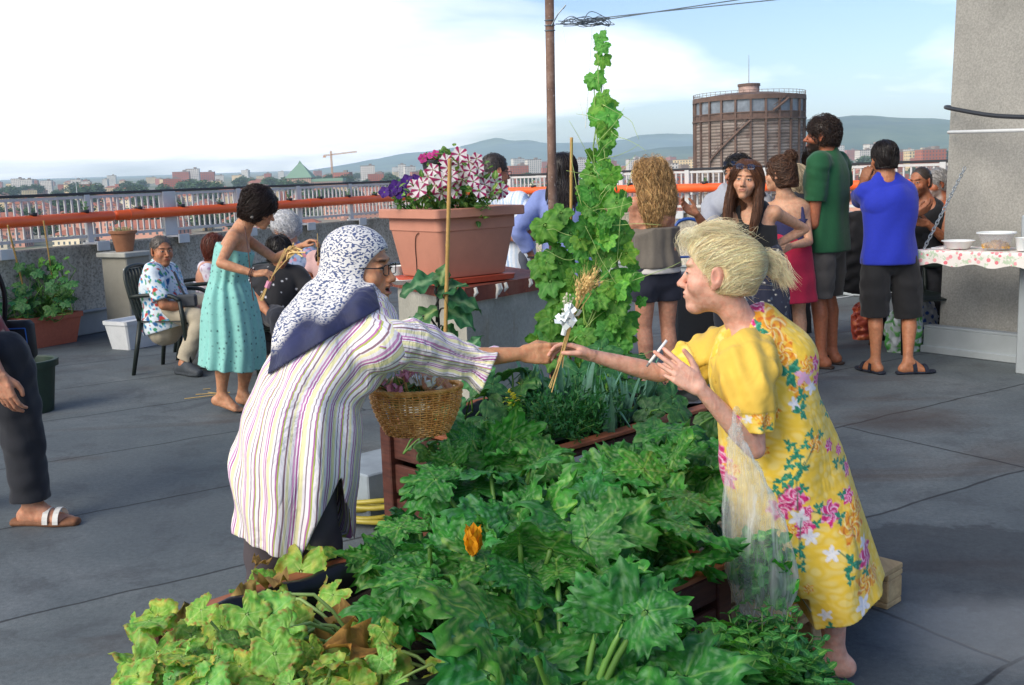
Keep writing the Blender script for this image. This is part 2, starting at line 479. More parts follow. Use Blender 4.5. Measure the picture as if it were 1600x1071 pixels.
nn = t.node('TexNoise'); nn.inputs['Scale'].default_value = 3; nv = t.node('VectorMath'); nv.operation = 'MULTIPLY_ADD'; t.link(nn.outputs['Color'], nv.inputs[0]); nv.inputs[1].default_value = (.07, .07, 0); nv.inputs[2].default_value = (-.035, -.035, 0)
t.link(p, nn.inputs['Vector']); t.link(nv.outputs[0], wob.inputs[1]); t.link(wob.outputs[0], br.inputs['Vector'])
n1 = t.noise(.9, 6, .65, p, .5); n2 = t.noise(260, 3, .7, p); n3 = t.noise(.55, 4, .6, t.mapping(p, (1, 2.6, 1), (0, 0, -R(32)), (4, 2, 0)), .8); n4 = t.noise(7, 6, .7, p)
base = t.ramp(n1, [(.28, hexc('4c5458')), (.52, hexc('60686a')), (.75, hexc('787e7f'))])
base = t.mix(t.ramp(n3, [(.56, 0), (.70, .55)]), base, hexc('4d4038'))           # brown dirt
base = t.mix(t.ramp(n4, [(.60, 0), (.80, .35)]), base, hexc('7e7f7c'))            # scuffs
n5 = t.noise(45, 4, .75, p); n6 = t.noise(130, 2, .6, p)
base = t.mix(1.0, base, t.ramp(n2, [(.3, .70), (.7, 1.25)]), 'MULTIPLY'); base = t.mix(1.0, base, t.ramp(n5, [(.3, .74), (.7, 1.2)]), 'MULTIPLY'); base = t.mix(t.ramp(n6, [(.70, 0), (.78, .5)]), base, hexc('9a9a96'))
n7 = t.noise(2.4, 6, .75, t.mapping(p, (1, 1, 1), (0, 0, 0), (7, 3, 0)), .6); base = t.mix(t.ramp(n7, [(.52, 0), (.60, .28), (.72, .4)]), base, hexc('35353a'))
base = t.mix(1.0, base, br.outputs['Color'], 'MULTIPLY')
# tar patches and a damp patch
def blotch(cx, cy, rx, ry, rot, soft=.25):
    q = t.mapping(p, (1/rx, 1/ry, 0), (0, 0, 0), (-cx/rx, -cy/ry, 0))
    vm = t.node('VectorMath'); vm.operation = 'LENGTH'; t.link(q, vm.inputs[0])
    return t.ramp(t.math('ADD', vm.outputs['Value'], t.math('MULTIPLY', t.math('SUBTRACT', n4, .5), .9)), [(1-soft, 1), (1, 0)])
g1 = ground(1500, 880); g2 = ground(1560, 985); g3 = ground(1420, 655)
base = t.mix(t.math('MULTIPLY', blotch(g1[0], g1[1], .62, .45, 0, .1), .55), base, hexc('26292e'))
base = t.mix(t.math('MULTIPLY', blotch(g2[0], g2[1], .45, .35, 0, .5), .5), base, hexc('868887'))
base = t.mix(t.math('MULTIPLY', blotch(g3[0], g3[1], .5, .4, 0, .5), .5), base, hexc('40332c'))
t.base(base); t.set(Roughness=t.ramp(n1, [(.3, .62), (.7, .85)]))
bm = t.node('Math', operation='ADD'); t.link(n2, bm.inputs[0]); t.link(t.math('MULTIPLY', br.outputs['Fac'], -1.5), bm.inputs[1])
nb = t.bump(t.noise(2.2, 3, .5, p), .25, .03); t.bump(bm.outputs[0], .35, .004, nb)
M_felt = t.m
# wall polyline in plan
WL = [V(-10.2, .45, 0), V(-.947, 17.1, 0), V(9.2, 6.07, 0)]
def along(i, s):  # point s metres from the corner on wall i, and direction
    d = unit(WL[0]-WL[1]) if i == 0 else unit(WL[2]-WL[1]); return WL[1]+d*s, d
def inward(i):
    d = unit(WL[0]-WL[1]) if i == 0 else unit(WL[2]-WL[1]); n = V(-d[1], d[0], 0); return n if n[1] < 0 else -n
m = MB(); poly = [(-12, -4), (-11, -1), (WL[0][0]-.3, WL[0][1]+.2), (WL[1][0], WL[1][1]+.4), (WL[2][0]+.3, WL[2][1]+.2), (12, 4), (12, -4)]
m.prism(poly, -.4, 0); fl = m.build('floor', M_felt); fl['kind'] = 'structure'
# the building below the roof
m = MB(); m.prism([(x*.998, y*.998) for x, y in poly], -26, -.42)
tag(m.build('apartment_building', plain('render_wall', hexc('b9a890'), .9)), 'tall apartment building under the roof terrace', 'building')

# ------------------------------------------------------------------ parapet wall, railing, pipe
t = NT('parapet_concrete'); v = t.pos()
a = t.noise(1.3, 6, .7, v); b = t.noise(38, 4, .7, v); c = t.noise(5, 5, .7, t.mapping(v, (1, 1, .25)))
sp = t.node('SeparateXYZ'); t.link(v, sp.inputs[0])
col = t.ramp(a, [(.3, hexc('b3ac9c')), (.7, hexc('d0c9b8'))])
col = t.mix(t.ramp(c, [(.5, 0), (.72, .4)]), col, hexc('6b6350'))
topd = t.math('ADD', sp.outputs[2], t.math('MULTIPLY', t.math('SUBTRACT', c, .5), .7))
col = t.mix(t.ramp(topd, [(.55, 0), (.98, .6)]), col, hexc('6d6552'))
col = t.mix(1.0, col, t.ramp(b, [(.36, .5), (.55, 1.1)]), 'MULTIPLY')
t.base(col); t.set(Roughness=.95); t.bump(b, .5, .01); M_par = t.m
M_white = plain('white_paint', hexc('d9dcdc'), .45, .08, 12, .05)
M_bar = plain('white_railing_paint', hexc('c9cccc'), .4, .06, 9, 0)
M_dark = plain('black_rail', hexc('2b2e33'), .45, .1)
M_metal = plain('flashing_metal', hexc('a9b1b4'), .45, .1, 3, .1, 20, .004, metal=.25)
t = NT('orange_pipe'); v = t.pos(); n = t.noise(2.2, 5, .65, v); n2 = t.noise(30, 4, .7, v)
t.base(t.mix(t.ramp(n2, [(.6, 0), (.8, .3)]), t.ramp(n, [(.3, hexc('ee581c')), (.7, hexc('ff7034'))]), hexc('b98a70'))); t.set(Roughness=.42); t.bump(n, .1, .01); M_orange = t.m
WT, WH = .26, .92
wall_lab = ['rough concrete parapet wall on the left, behind the seated people', 'rough concrete parapet wall on the right, behind the standing group']
LEN = [18.9, 14.8]
for i in (0, 1):
    p0, d = along(i, -.02 if i == 0 else .05); nin = inward(i); ax = np.array([d, np.cross(UZ, d), UZ])
    root = empty('parapet_wall', p0+d*4, wall_lab[i], 'wall')
    m = MB(); m.box(p0+d*LEN[i]/2-nin*WT/2+UZ*WH/2, (LEN[i], WT, WH), ax, .015)
    m.build('concrete', M_par, root)
    m = MB(); q = p0+d*LEN[i]/2
    m.box(q+nin*.03+UZ*.12, (LEN[i]-.1, .06, .23), ax, .008); m.box(q+nin*.05+UZ*.245, (LEN[i]-.1, .1, .02), ax, .004)
    m.build('base_flashing', M_metal, root)
    # railing
    rl = empty('railing', p0+d*4-nin*.12+UZ*WH, ['white bar railing with dark top rail on the left parapet', 'white bar railing with dark top rail on the right parapet, behind the group'][i], 'railing')
    m = MB(); m2 = MB(); m3 = MB(); zt = 1.44 if i == 0 else 1.47; c0 = p0-nin*.13
    nb_ = int((LEN[i]-.2)/.084)
    for k in range(nb_):
        q = c0+d*(.1+k*.084); m.box(q+UZ*(WH+.09+(zt-.1-WH)/2), (.019, .016, zt-.12-WH), ax)
    m.build('balusters', M_bar, rl)
    m2.box(c0+d*LEN[i]/2+UZ*zt, (LEN[i], .06, .03), ax, .006); m2.build('top_rail', M_dark, rl)
    m3.box(c0+d*LEN[i]/2+UZ*(WH+.08), (LEN[i], .03, .03), ax); m3.box(c0+d*LEN[i]/2+UZ*(zt-.035), (LEN[i], .032, .028), ax); m3.build('lower_rail', M_bar, rl)
    s = 1.3
    k = 0
    while s < LEN[i]-.3:
        m = MB(); q = c0+d*s; wd = .19 if (k % 5 == 4) else .07
        m.box(q+UZ*(WH+(zt-WH)/2)+nin*.014, (wd, .045, zt-WH-.02), ax, .004); m.box(c0+d*s+nin*.10+UZ*(WH+.01), (.16, .2, .02), ax); m.box(c0+d*s+nin*.212+UZ*(WH-.02), (.16, .02, .1), ax, .004)
        m.build('post', M_bar, rl); s += 1.12; k += 1
    # orange pipe with planting holes
    zp = 1.2 if i == 0 else 1.235; off = nin*.09
    spans = [(.35, 6.62), (6.66, LEN[i])] if i == 0 else [(.3, LEN[i])]
    for j, (s0, s1) in enumerate(spans):
        lab = [['long orange pipe planter along the left railing, from its corner to the clay pot', 'orange pipe planter at the far left end of the railing, nearest the camera'], ['orange pipe planter along the railing behind the standing group']][i][j]
        a_, b_ = c0+d*s0+off+UZ*zp, c0+d*s1+off+UZ*(zp-(.02 if j else 0))
        if j: a_ = a_+nin*.03; b_ = b_+nin*.03
        pr = empty('pipe_planter', a_, lab, 'pipe planter')
        L = np.linalg.norm(b_-a_); m = MB(); dd = unit(b_-a_)
        sj = np.arange(0, L, 3.0); m.tube([a_, a_+dd*.012, a_+dd*.03, b_-dd*.03, b_-dd*.012, b_], [.035, .049, .055, .055, .049, .035], 20)
        m.build('pipe', M_orange, pr, smooth=True)
        for x in sj[1:]:
            m = MB(); m.tube([a_+dd*(x-.09), a_+dd*(x+.09)], .0595, 20); smooth_by_angle(m.build('coupling', M_orange, pr))
        k = 0
        for x in np.arange(.35, L-.2, .62):
            if k > 16: break
            q = a_+dd*x+UZ*.05; m = MB(); m.lathe(q, [(.028, -.01), (.04, .03), (.043, .03), (.036, -.006), (0, .0)], 12); cup = m.build('cup', M_dark, pr, smooth=True)
            if rng.rand() < .62:
                m = MB(); n_ = rng.randint(3, 9); hh = rng.uniform(.05, .16)
                for _ in range(n_):
                    az = rng.uniform(0, 6.28); h = rng.uniform(.3, 1)*hh; o = q+UZ*h+V(math.cos(az), math.sin(az), 0)*rng.uniform(.01, .05); lw = rng.uniform(.015, .03)
                    u_ = unit(V(math.cos(az), math.sin(az), rng.uniform(-.3, .6))); s_ = unit(np.cross(u_, UZ)); m.raw([o-u_*lw, o+s_*lw*.7, o+u_*lw*1.2, o-s_*lw*.7], [(0, 1, 2, 3)])
                    m.tube([q, o], .003, 4)
                m.build('seedling', plain('seedling_green', hexc('4f8a35'), .6, .3), pr)
            k += 1
        if i == 1 and j == 0:
            for x in (1.5, 4.5, 7.5): m = MB(); m.box(a_+dd*x+nin*-.03-UZ*.07, (.03, .12, .03), ax); m.build('bracket', M_bar, pr)

# ------------------------------------------------------------------ town, hills, haze
GZ = -26.0
def gz(X, Y): return GZ+max(0.0, math.hypot(X, Y)-550)*.0115
t = NT('town_ground'); v = t.pos(); n = t.noise(.012, 5, .6, v); n2 = t.noise(.0025, 3, .6, v)
t.base(t.mix(t.ramp(n2, [(.42, 0), (.6, 1)]), t.ramp(n, [(.35, hexc('6d6f5c')), (.6, hexc('9c9284'))]), t.ramp(n, [(.3, hexc('3c5230')), (.7, hexc('5c6e3c'))]))); t.set(Roughness=.95)
NS = 96; RN = [0, 300, 550, 900, 1500, 2500, 4000, 6000, 9000, 14000]
P = [(0, 0, GZ)]+[(r_*math.sin(2*math.pi*k/NS), r_*math.cos(2*math.pi*k/NS), GZ+max(0, r_-550)*.0115) for r_ in RN[1:] for k in range(NS)]
F = [(0, 1+(k+1) % NS, 1+k) for k in range(NS)]+[(1+i*NS+k, 1+i*NS+(k+1) % NS, 1+(i+1)*NS+(k+1) % NS, 1+(i+1)*NS+k) for i in range(len(RN)-2) for k in range(NS)]
g = meshobj('ground', P, F, t.m); g['kind'] = 'structure'
t = NT('hill_green'); v = t.pos(); n = t.noise(.004, 6, .65, v); n2 = t.noise(.0012, 4, .6, v)
t.base(t.mix(t.ramp(n2, [(.45, 0), (.62, 1)]), t.ramp(n, [(.3, hexc('22382c')), (.65, hexc('35503a'))]), t.ramp(n, [(.35, hexc('3c5638')), (.7, hexc('6f7a54'))]))); t.set(Roughness=1)
M_hill = t.m
def hills(name, r0, r1, prof, seed):
    nz_ = Noise(seed, 10); AZ = np.linspace(R(-38), R(38), 220); RR = np.linspace(0, 1, 22); P = []
    az_k = [math.atan((px-800)/F_PX) for px, _ in prof]; h_k = [hh for _, hh in prof]
    for rr in RR:
        d = r0+(r1-r0)*rr; e = math.sin(min(1, rr*1.25)*math.pi/2)**1.3
        h = np.maximum(0, np.interp(AZ, az_k, h_k)/F_PX*r1-(r1-550)*.0115+27.5)
        X = np.stack([np.sin(AZ)*d, np.cos(AZ)*d, 0*AZ], 1)
        hh = h*e+ (nz_(X, 900)*.16+nz_(X, 350)*.07)*h*e
        X[:, 2] = GZ+(d-550)*.0115-8*(1-e)+np.maximum(0, hh); P.append(X)
    P = np.concatenate(P); n = len(AZ); F = [(i*n+k, i*n+k+1, (i+1)*n+k+1, (i+1)*n+k) for i in range(len(RR)-1) for k in range(n-1)]
    o = meshobj(name, P, np.array(F), M_hill); o['kind'] = 'structure'
hills('hills', 7600, 10500, [(-400, 0), (300, 2), (450, 10), (560, 22), (620, 30), (700, 36), (790, 50), (860, 40), (960, 38), (1000, 44), (1090, 42), (1200, 46), (1300, 50), (1500, 46), (2100, 40)], 5)
hills('hills', 4300, 6000, [(-400, -3), (700, -2), (850, 4), (960, 20), (1040, 30), (1100, 30), (1180, 40), (1250, 58), (1330, 62), (1400, 54), (1440, 50), (1500, 48), (1600, 55), (2100, 40)], 9)
# houses
M_roof = plain('roof_tiles', hexc('a4644f'), .9, .2, .15, 0)
def wallmat(n, c):
    t = NT(n); v = t.obj(); sp = t.node('SeparateXYZ'); t.link(v, sp.inputs[0])
    def band(x, per, a, b):
        f = t.math('FRACT', t.math('DIVIDE', x, per)); return t.math('MULTIPLY', t.math('GREATER_THAN', f, a), t.math('LESS_THAN', f, b))
    win = t.math('MULTIPLY', band(t.math('ADD', sp.outputs[0], sp.outputs[1]), 3.2, .3, .68), band(sp.outputs[2], 3.1, .32, .82))
    inside = t.node('NewGeometry'); sn = t.node('SeparateXYZ'); t.link(inside.outputs['Normal'], sn.inputs[0])
    win = t.math('MULTIPLY', win, t.math('LESS_THAN', sn.outputs[2], .5))
    t.base(t.mix(win, t.ramp(t.noise(.08, 4, .6, v), [(.3, hexc(c)*.88), (.7, np.minimum(1, hexc(c)*1.08))]), hexc('565f66'))); t.set(Roughness=.85); return t.m
def house(kind, w_, d_, h_, wm_, roof=True, lab=''):
    root = empty(kind, (0, 0, 0), lab, 'building')
    m = MB(); m.box((0, 0, h_/2), (w_, d_, h_)); m.build('wall', wm_, root)
    if roof:
        e = .6; rh = min(w_, d_)*.26; a_, b_ = w_/2+e, d_/2+e; rl_ = max(0, w_/2-d_/2)
        m = MB(); m.raw([(-a_, -b_, h_), (a_, -b_, h_), (a_, b_, h_), (-a_, b_, h_), (-rl_, 0, h_+rh), (rl_, 0, h_+rh)], [(0, 1, 5, 4), (1, 2, 5), (2, 3, 4, 5), (3, 0, 4), (3, 2, 1, 0)]); m.build('roof', M_roof, root)
    else:
        m = MB(); m.box((0, 0, h_+.4), (w_+.3, d_+.3, .8)); m.box((w_*.2, 0, h_+2), (w_*.2, d_*.4, 2.6)); m.build('roof', plain('flat_roof', hexc('8c8078'), .9), root)
    return root
GR = ['red roofed houses of the town', 'apartment blocks of the town', 'far tower blocks']
protos = [
 (house('house', 22, 12, 8, wallmat('ochre_wall', 'd8b98c'), True, 'ochre house with a red tiled roof in the town below the railing'), GR[0]),
 (house('house', 34, 13, 10, wallmat('pink_wall', 'cf9a86'), True, 'long pink house with a red tiled roof in the town below the railing'), GR[0]),
 (house('house', 16, 14, 9, wallmat('cream_wall', 'e6d8bc'), True, 'small cream house with a red tiled roof in the town below the railing'), GR[0]),
 (house('apartment_block', 30, 13, 19, wallmat('sand_wall', 'e0c79a'), False, 'sand coloured flat roofed apartment block in the town'), GR[1]),
 (house('apartment_block', 24, 14, 22, wallmat('brick_wall', 'b3654e'), False, 'brick red flat roofed apartment block in the town'), GR[1]),
 (house('apartment_block', 22, 15, 30, wallmat('pale_wall', 'd9d2c9'), False, 'pale grey flat roofed apartment block in the town'), GR[2]),
]
used = [False]*len(protos)
def put(k, X, Y, rz, sc=1.0, sz=1.0):
    o, g_ = protos[k]; z = gz(X, Y)-.5
    if used[k]: o = copy_thing(o, (X, Y, z))
    used[k] = True; o.location = (X, Y, z); o.rotation_euler[2] = rz; o.scale = (sc, sc, sc*sz); o['group'] = g_
cells = []
for Y in [470, 510, 560, 620, 690, 770, 860, 970, 1100, 1250, 1420, 1620, 1850, 2150, 2500, 2900, 3400]:
    step = Y*(.055 if Y < 800 else .034)+9
    x = -Y*.55
    while x < Y*.52:
        cells.append((x+rng.uniform(-.25, .25)*step, Y*(1+rng.uniform(-.03, .03)))); x += step
for X, Y in cells:
    px = 800+X/Y*F_PX
    if 1080 < px < 1262 and Y < 900 : continue
    if 640 < px < 750 and Y < 1000: continue
    rz = R(rng.choice([8, 98, 20, -15]))+rng.normal()*.06
    u_ = rng.rand()
    if Y > 1500: k = rng.choice([3, 4, 5, 0, 1]); sc = rng.uniform(.9, 1.4)
    elif px > 1000: k = rng.choice([0, 1, 3, 4, 4]); sc = rng.uniform(.8, 1.1)
    else: k = rng.choice([0, 1, 2, 2, 1, 3]) if u_ < .93 else 4; sc = rng.uniform(.75, 1.05)
    if k >= 3 and Y < 1300: sc *= .62
    if px < 700 and k >= 3: sc *= .8
    put(k, X, Y, rz, sc)
for px, Y, k, sc in [(62, 2000, 5, .95), (48, 2060, 5, 1.0), (92, 1900, 5, .85), (118, 1950, 4, .8), (138, 1950, 5, .85), (152, 1900, 5, .75), (15, 1000, 3, .8), (300, 2400, 4, 1.5), (318, 2450, 5, 1.3), (340, 2500, 4, 1.4), (1062, 700, 4, 1.1), (1078, 640, 4, .98), (1045, 900, 5, .9), (1020, 1100, 4, 1.0), (1440, 1500, 3, 1.4), (1425, 1650, 0, 1.6), (1455, 1300, 4, 1.3)]:
    put(k, (px-800)/F_PX*Y, Y, R(8), sc)
# far trees
def leafcloud(c, rad, n, size, rs, squash=1.0):
    P = []; F = []
    for _ in range(n):
        v = rs.normal(size=3); v = v/np.linalg.norm(v)*rs.uniform(.55, 1.0)*rad; v[2] *= squash; q = c+v
        a = unit(rs.normal(size=3)); b = unit(np.cross(a, rs.normal(size=3))); s_ = size*rs.uniform(.6, 1.3); k = len(P)
        P += [q-a*s_, q+b*s_*.8, q+a*s_, q-b*s_*.8]; F.append((k, k+1, k+2, k+3))
    return P, F
M_ftree = plain('far_foliage', hexc('3e5a33'), .9, .45, .25, 0)
rs = np.random.RandomState(3); root = empty('tree', (0, 0, 0), 'dark green tree among the houses of the town', 'tree', 'trees of the town')
P = []; F = []
for c_ in [(0, 0, 8), (2.5, 1, 7), (-2.4, -1, 7.2), (.5, 2, 10), (-.6, -1.5, 10.5), (0, 0, 12)]:
    a_, b_ = leafcloud(V(c_), 3.4, 150, .7, rs); F += [tuple(i+len(P) for i in f) for f in b_]; P += a_
meshobj('crown', P, F, M_ftree, root, smooth=False); m = MB(); m.tube([(0, 0, 0), (.2, 0, 5), (0, .2, 9)], [.4, .3, .15], 6); m.build('trunk', plain('far_bark', hexc('4d4033'), .9), root)
first = True
for k in range(215):
    if k < 120: px = rng.uniform(-40, 560); Y = rng.choice([620, 900, 1200, 1500, 2000])*rng.uniform(.85, 1.15)
    else: px = rng.uniform(420, 1500); Y = rng.uniform(500, 2600)
    if 1080 < px < 1262 and Y < 500: continue
    X = (px-800)/F_PX*Y; sc = rng.uniform(.8, 1.35) if Y < 1300 else rng.uniform(1.2, 2.0)
    o = root if first else copy_thing(root, (X, Y, GZ)); first = False; o.location = (X, Y, gz(X, Y)-.5); o.rotation_euler[2] = rng.uniform(0, 6.28); o.scale = (sc*1.7, sc*1.7, sc*.75)
# church with green dome roof, crane, mast
c_ = at(470, 276, 1500); root = empty('church', (c_[0], c_[1], GZ), 'church with a green pyramid roof on the left horizon', 'building')
zb = c_[2]
m = MB(); m.box((c_[0], c_[1], (GZ+zb-2)/2), (34, 34, zb-2-GZ)); m.box((c_[0]+38, c_[1], (GZ+zb-8)/2), (44, 30, zb-8-GZ)); m.build('wall', wallmat('church_wall', 'c6a28a'), root)
m = MB(); zr = at(470, 253, 1500)[2]; m.raw([(c_[0]-19, c_[1]-19, zb-2), (c_[0]+19, c_[1]-19, zb-2), (c_[0]+19, c_[1]+19, zb-2), (c_[0]-19, c_[1]+19, zb-2), (c_[0]-3, c_[1], zr-3), (c_[0]+3, c_[1], zr-3), (c_[0], c_[1], zr+2)], [(0, 1, 5, 4), (1, 2, 5), (2, 3, 4, 5), (3, 0, 4), (4, 5, 6)])
m.box((c_[0]+38, c_[1], zb-6), (46, 32, 4)); m.build('roof', plain('copper_green', hexc('7f9f86'), .8), root)
c_ = at(519, 270, 1900); root = empty('tower_crane', (c_[0], c_[1], GZ), 'thin tower crane on the horizon beside the church', 'crane'); zt = at(519, 243, 1900)[2]; Mc = plain('crane_paint', hexc('c99a6a'), .7)
def lattice(m, a, b, w_, n_, r_=.25):
    a, b = V(a), V(b); d = unit(b-a); u_ = unit(np.cross(d, V(.2, 1, .1))); v_ = np.cross(d, u_); L = np.linalg.norm(b-a); cs = [(1, 1), (1, -1), (-1, -1), (-1, 1)]
    for i_, (p_, q_) in enumerate(cs):
        o_ = u_*w_/2*p_+v_*w_/2*q_; m.tube([a+o_, b+o_], r_, 4); p2, q2 = cs[(i_+1) % 4]; o2 = u_*w_/2*p2+v_*w_/2*q2
        for k in range(n_): m.tube([a+d*L*k/n_+o_, a+d*L*(k+1)/n_+o2], r_*.7, 4)
m = MB(); lattice(m, (c_[0], c_[1], GZ), (c_[0], c_[1], zt+8), 2.2, 18, .35); m.build('mast', Mc, root)
m = MB(); lattice(m, (c_[0]-14, c_[1], zt), (c_[0]+46, c_[1], zt+5), 1.8, 16, .35); m.box((c_[0]-12, c_[1], zt-2), (5, 3, 3)); m.build('jib', Mc, root)
c_ = at(119, 290, 900); m = MB(); m.tube([(c_[0], c_[1], GZ), (c_[0], c_[1], at(117, 274, 900)[2])], [.5, .12], 6); tag(m.build('antenna_mast', plain('mast_white', hexc('dfe3e6'), .5)), 'slender white mast among the trees on the left skyline', 'mast')

# gas holder
Y = 262.0; c_ = at(1170, 258, Y); cx_, cy_ = c_[0], c_[1]; RG = 83*Y/F_PX; u1 = Y/F_PX
def zz_(y): return at(1170, y, Y)[2]
root = empty('gas_holder', (cx_, cy_, GZ), 'big rusty cylindrical gas holder with a small turret rising behind the crowd', 'gas holder')
t = NT('gasholder_planks'); v = t.obj(); sp = t.node('SeparateXYZ'); t.link(v, sp.inputs[0])
ang = t.math('ARCTAN2', sp.outputs[1], sp.outputs[0])
wv = t.node('TexWave'); wv.wave_type = 'BANDS'; wv.bands_direction = 'Z'; wv.inputs['Scale'].default_value = .42; wv.inputs['Distortion'].default_value = .6; wv.inputs['Detail'].default_value = 2; t.link(v, wv.inputs['Vector'])
cb = t.node('CombineXYZ'); t.link(t.math('MULTIPLY', ang, 13), cb.inputs[0]); t.link(t.math('MULTIPLY', sp.outputs[2], .9), cb.inputs[2])
n = t.noise(.5, 5, .7, cb.outputs[0]); nf = t.noise(.25, 4, .6, t.mapping(cb.outputs[0], (.35, 1, 3.0)))
col = t.ramp(nf, [(.3, hexc('6d5f57')), (.5, hexc('8f8279')), (.7, hexc('aba098'))]); col = t.mix(t.ramp(n, [(.5, 0), (.72, .85)]), col, hexc('5b4138'))
t.base(t.mix(1.0, col, t.ramp(wv.outputs['Fac'], [(.1, .5), (.4, 1)]), 'MULTIPLY')); t.set(Roughness=.9); t.bump(wv.outputs['Fac'], .5, .3)
m = MB(); m.lathe((cx_, cy_, 0), [(RG*.985, GZ), (RG*.985, zz_(190))], 72); smooth_by_angle(m.build('wall', t.m, root))
Mr = plain('gasholder_rust', hexc('665045'), .85, .4, .4, .2, 2, .1)
m = MB(); m.lathe((cx_, cy_, 0), [(RG*1.0, zz_(190)), (RG*1.03, zz_(190)), (RG*1.03, zz_(187.5)), (RG*1.0, zz_(187.4)), (RG*1.0, zz_(180)), (RG*1.02, zz_(180)), (RG*1.02, zz_(178.5)), (RG*.98, zz_(178.4))], 72); m.build('gallery', Mr, root)
Mg = plain('gasholder_glass', hexc('77808a'), .5, .5, .35, 0)
m = MB(); m.lathe((cx_, cy_, 0), [(RG*.985, zz_(179)), (RG*.985, zz_(160))], 48); m.build('window_band', Mg, root)
m = MB(); m.lathe((cx_, cy_, 0), [(RG*.98, zz_(160)), (RG*1.025, zz_(160)), (RG*1.02, zz_(153)), (RG*.6, zz_(148)), (.1, zz_(146))], 72); m.build('roof', Mr, root)
for k in range(24):
    a_ = k/24*2*math.pi+.07; m = MB(); q = V(cx_+math.cos(a_)*RG*1.003, cy_+math.sin(a_)*RG*1.003, 0); m.box(q+UZ*(GZ+zz_(156))/2, (.45, .45, zz_(156)-GZ), np.array([[math.cos(a_), math.sin(a_), 0], [-math.sin(a_), math.cos(a_), 0], [0, 0, 1]])); m.build('rib', Mr, root)
m = MB()
for zy in (152, 149.5, 146):
    pass
for k in range(60):
    a_ = k/60*2*math.pi; q = V(cx_+math.cos(a_)*RG*1.01, cy_+math.sin(a_)*RG*1.01, 0); m.tube([q+UZ*zz_(155), q+UZ*zz_(146)], .045, 4)
for zy in (146.5, 150): m.tube([V(cx_+math.cos(a_)*RG*1.01, cy_+math.sin(a_)*RG*1.01, zz_(zy)) for a_ in np.linspace(0, 2*math.pi, 61)], .05, 4)
m.build('roof_railing', Mr, root)
for s0, s1, y0, y1 in [(-.95, -.2, 250, 192), (.2, .5, 178, 160)]:
    m = MB(); pts = [V(cx_+math.sin(a_)*RG*1.03, cy_-math.cos(a_)*RG*1.03, zz_(y0+(y1-y0)*(a_-s0)/(s1-s0))) for a_ in np.linspace(s0, s1, 14)]
    m.tube(pts, .3, 5); m.build('stair', Mr, root)
    m = MB(); m.tube([p_+UZ*1.1 for p_ in pts], .07, 4); m.build('stair_rail', Mr, root)
m = MB(); m.lathe((cx_, cy_, 0), [(RG*.2, zz_(150)), (RG*.19, zz_(150)), (RG*.19, zz_(135))], 20); m.build('turret', plain('turret_white', hexc('a98f84'), .8, .6, .6, 0), root)
m = MB(); m.lathe((cx_, cy_, 0), [(RG*.205, zz_(135.5)), (RG*.205, zz_(131.5)), (.1, zz_(130))], 20); m.build('turret_roof', Mr, root)
m = MB(); m.tube([(cx_, cy_, zz_(131)), (cx_, cy_, zz_(86))], [.09, .04], 5); m.build('antenna', Mr, root)
# haze
HZ = MB(); HZ.box((0, 5000, 105), (22000, 13000, 264)); hz = HZ.build('haze'); hz['kind'] = 'stuff'
t = bpy.data.materials.new('air'); t.use_nodes = True; tt = t.node_tree; tt.nodes.remove(tt.nodes['Principled BSDF'])
pv = tt.nodes.new('ShaderNodeVolumePrincipled'); pv.inputs['Density'].default_value = 1.15e-4; pv.inputs['Color'].default_value = (.64, .84, 1.0, 1); pv.inputs['Anisotropy'].default_value = -.1
SC.cycles.volume_bounces = 2
tt.links.new(pv.outputs[0], tt.nodes['Material Output'].inputs['Volume']); hz.data.materials.append(t)
hz.display_type = 'WIRE'
# ------------------------------------------------------------------ people
def frame(f, up=UZ):
    """rows: right, forward, up"""
    f = unit(f); u_ = unit(up-f*np.dot(up, f)); return np.array([np.cross(f, u_), f, u_])
def yawdir(deg, pitch=0):
    """0 = away from the camera (+Y), 90 = to the right (+X), 180 = to the camera"""
    a = R(deg); p_ = R(pitch); return V(math.sin(a)*math.cos(p_), math.cos(a)*math.cos(p_), math.sin(p_))
def ik(a, b, l1, l2, hint):
    a, b = V(a), V(b); d = b-a; L = np.linalg.norm(d); L2 = min(L, (l1+l2)*.999); u_ = d/L
    x = (l1*l1-l2*l2+L2*L2)/(2*L2); h = math.sqrt(max(0, l1*l1-x*x)); hn = V(hint)-u_*np.dot(V(hint), u_)
    return a+u_*x*(L/L2)+unit(hn)*h
def stand(x, y, H, yaw, female=False, z=0.0):
    f = yawdir(yaw); r = np.cross(f, UZ); k = H/1.7; b = V(x, y, z); J = dict(f=f, r=r, H=H, k=k, fem=female, g=1.0, belly=0.0)
    def p_(rr, ff, zz): return b+r*rr*k+f*ff*k+UZ*zz*k
    J['pelvis'] = p_(0, 0, .93); J['waist'] = p_(0, .0, 1.07); J['chest'] = p_(0, 0.005, 1.26); J['neck'] = p_(0, -.015, 1.445)
    J['head'] = p_(0, .03, 1.585); J['hf'] = f; J['hu'] = UZ; J['hs'] = k**.5*1.0
    sw = .165 if female else .19
    for sd, n in ((1, 'r'), (-1, 'l')):
        J['sh_'+n] = p_(sd*sw, -.01, 1.395); J['el_'+n] = p_(sd*(sw+.05), -.03, 1.12); J['wr_'+n] = p_(sd*(sw+.05), .05, .88)
        J['hip_'+n] = p_(sd*.09, 0, .9); J['kn_'+n] = p_(sd*.095, .02, .49); J['an_'+n] = p_(sd*.10, -.015, .085); J['ft_'+n] = r*.12*sd+f
    return J
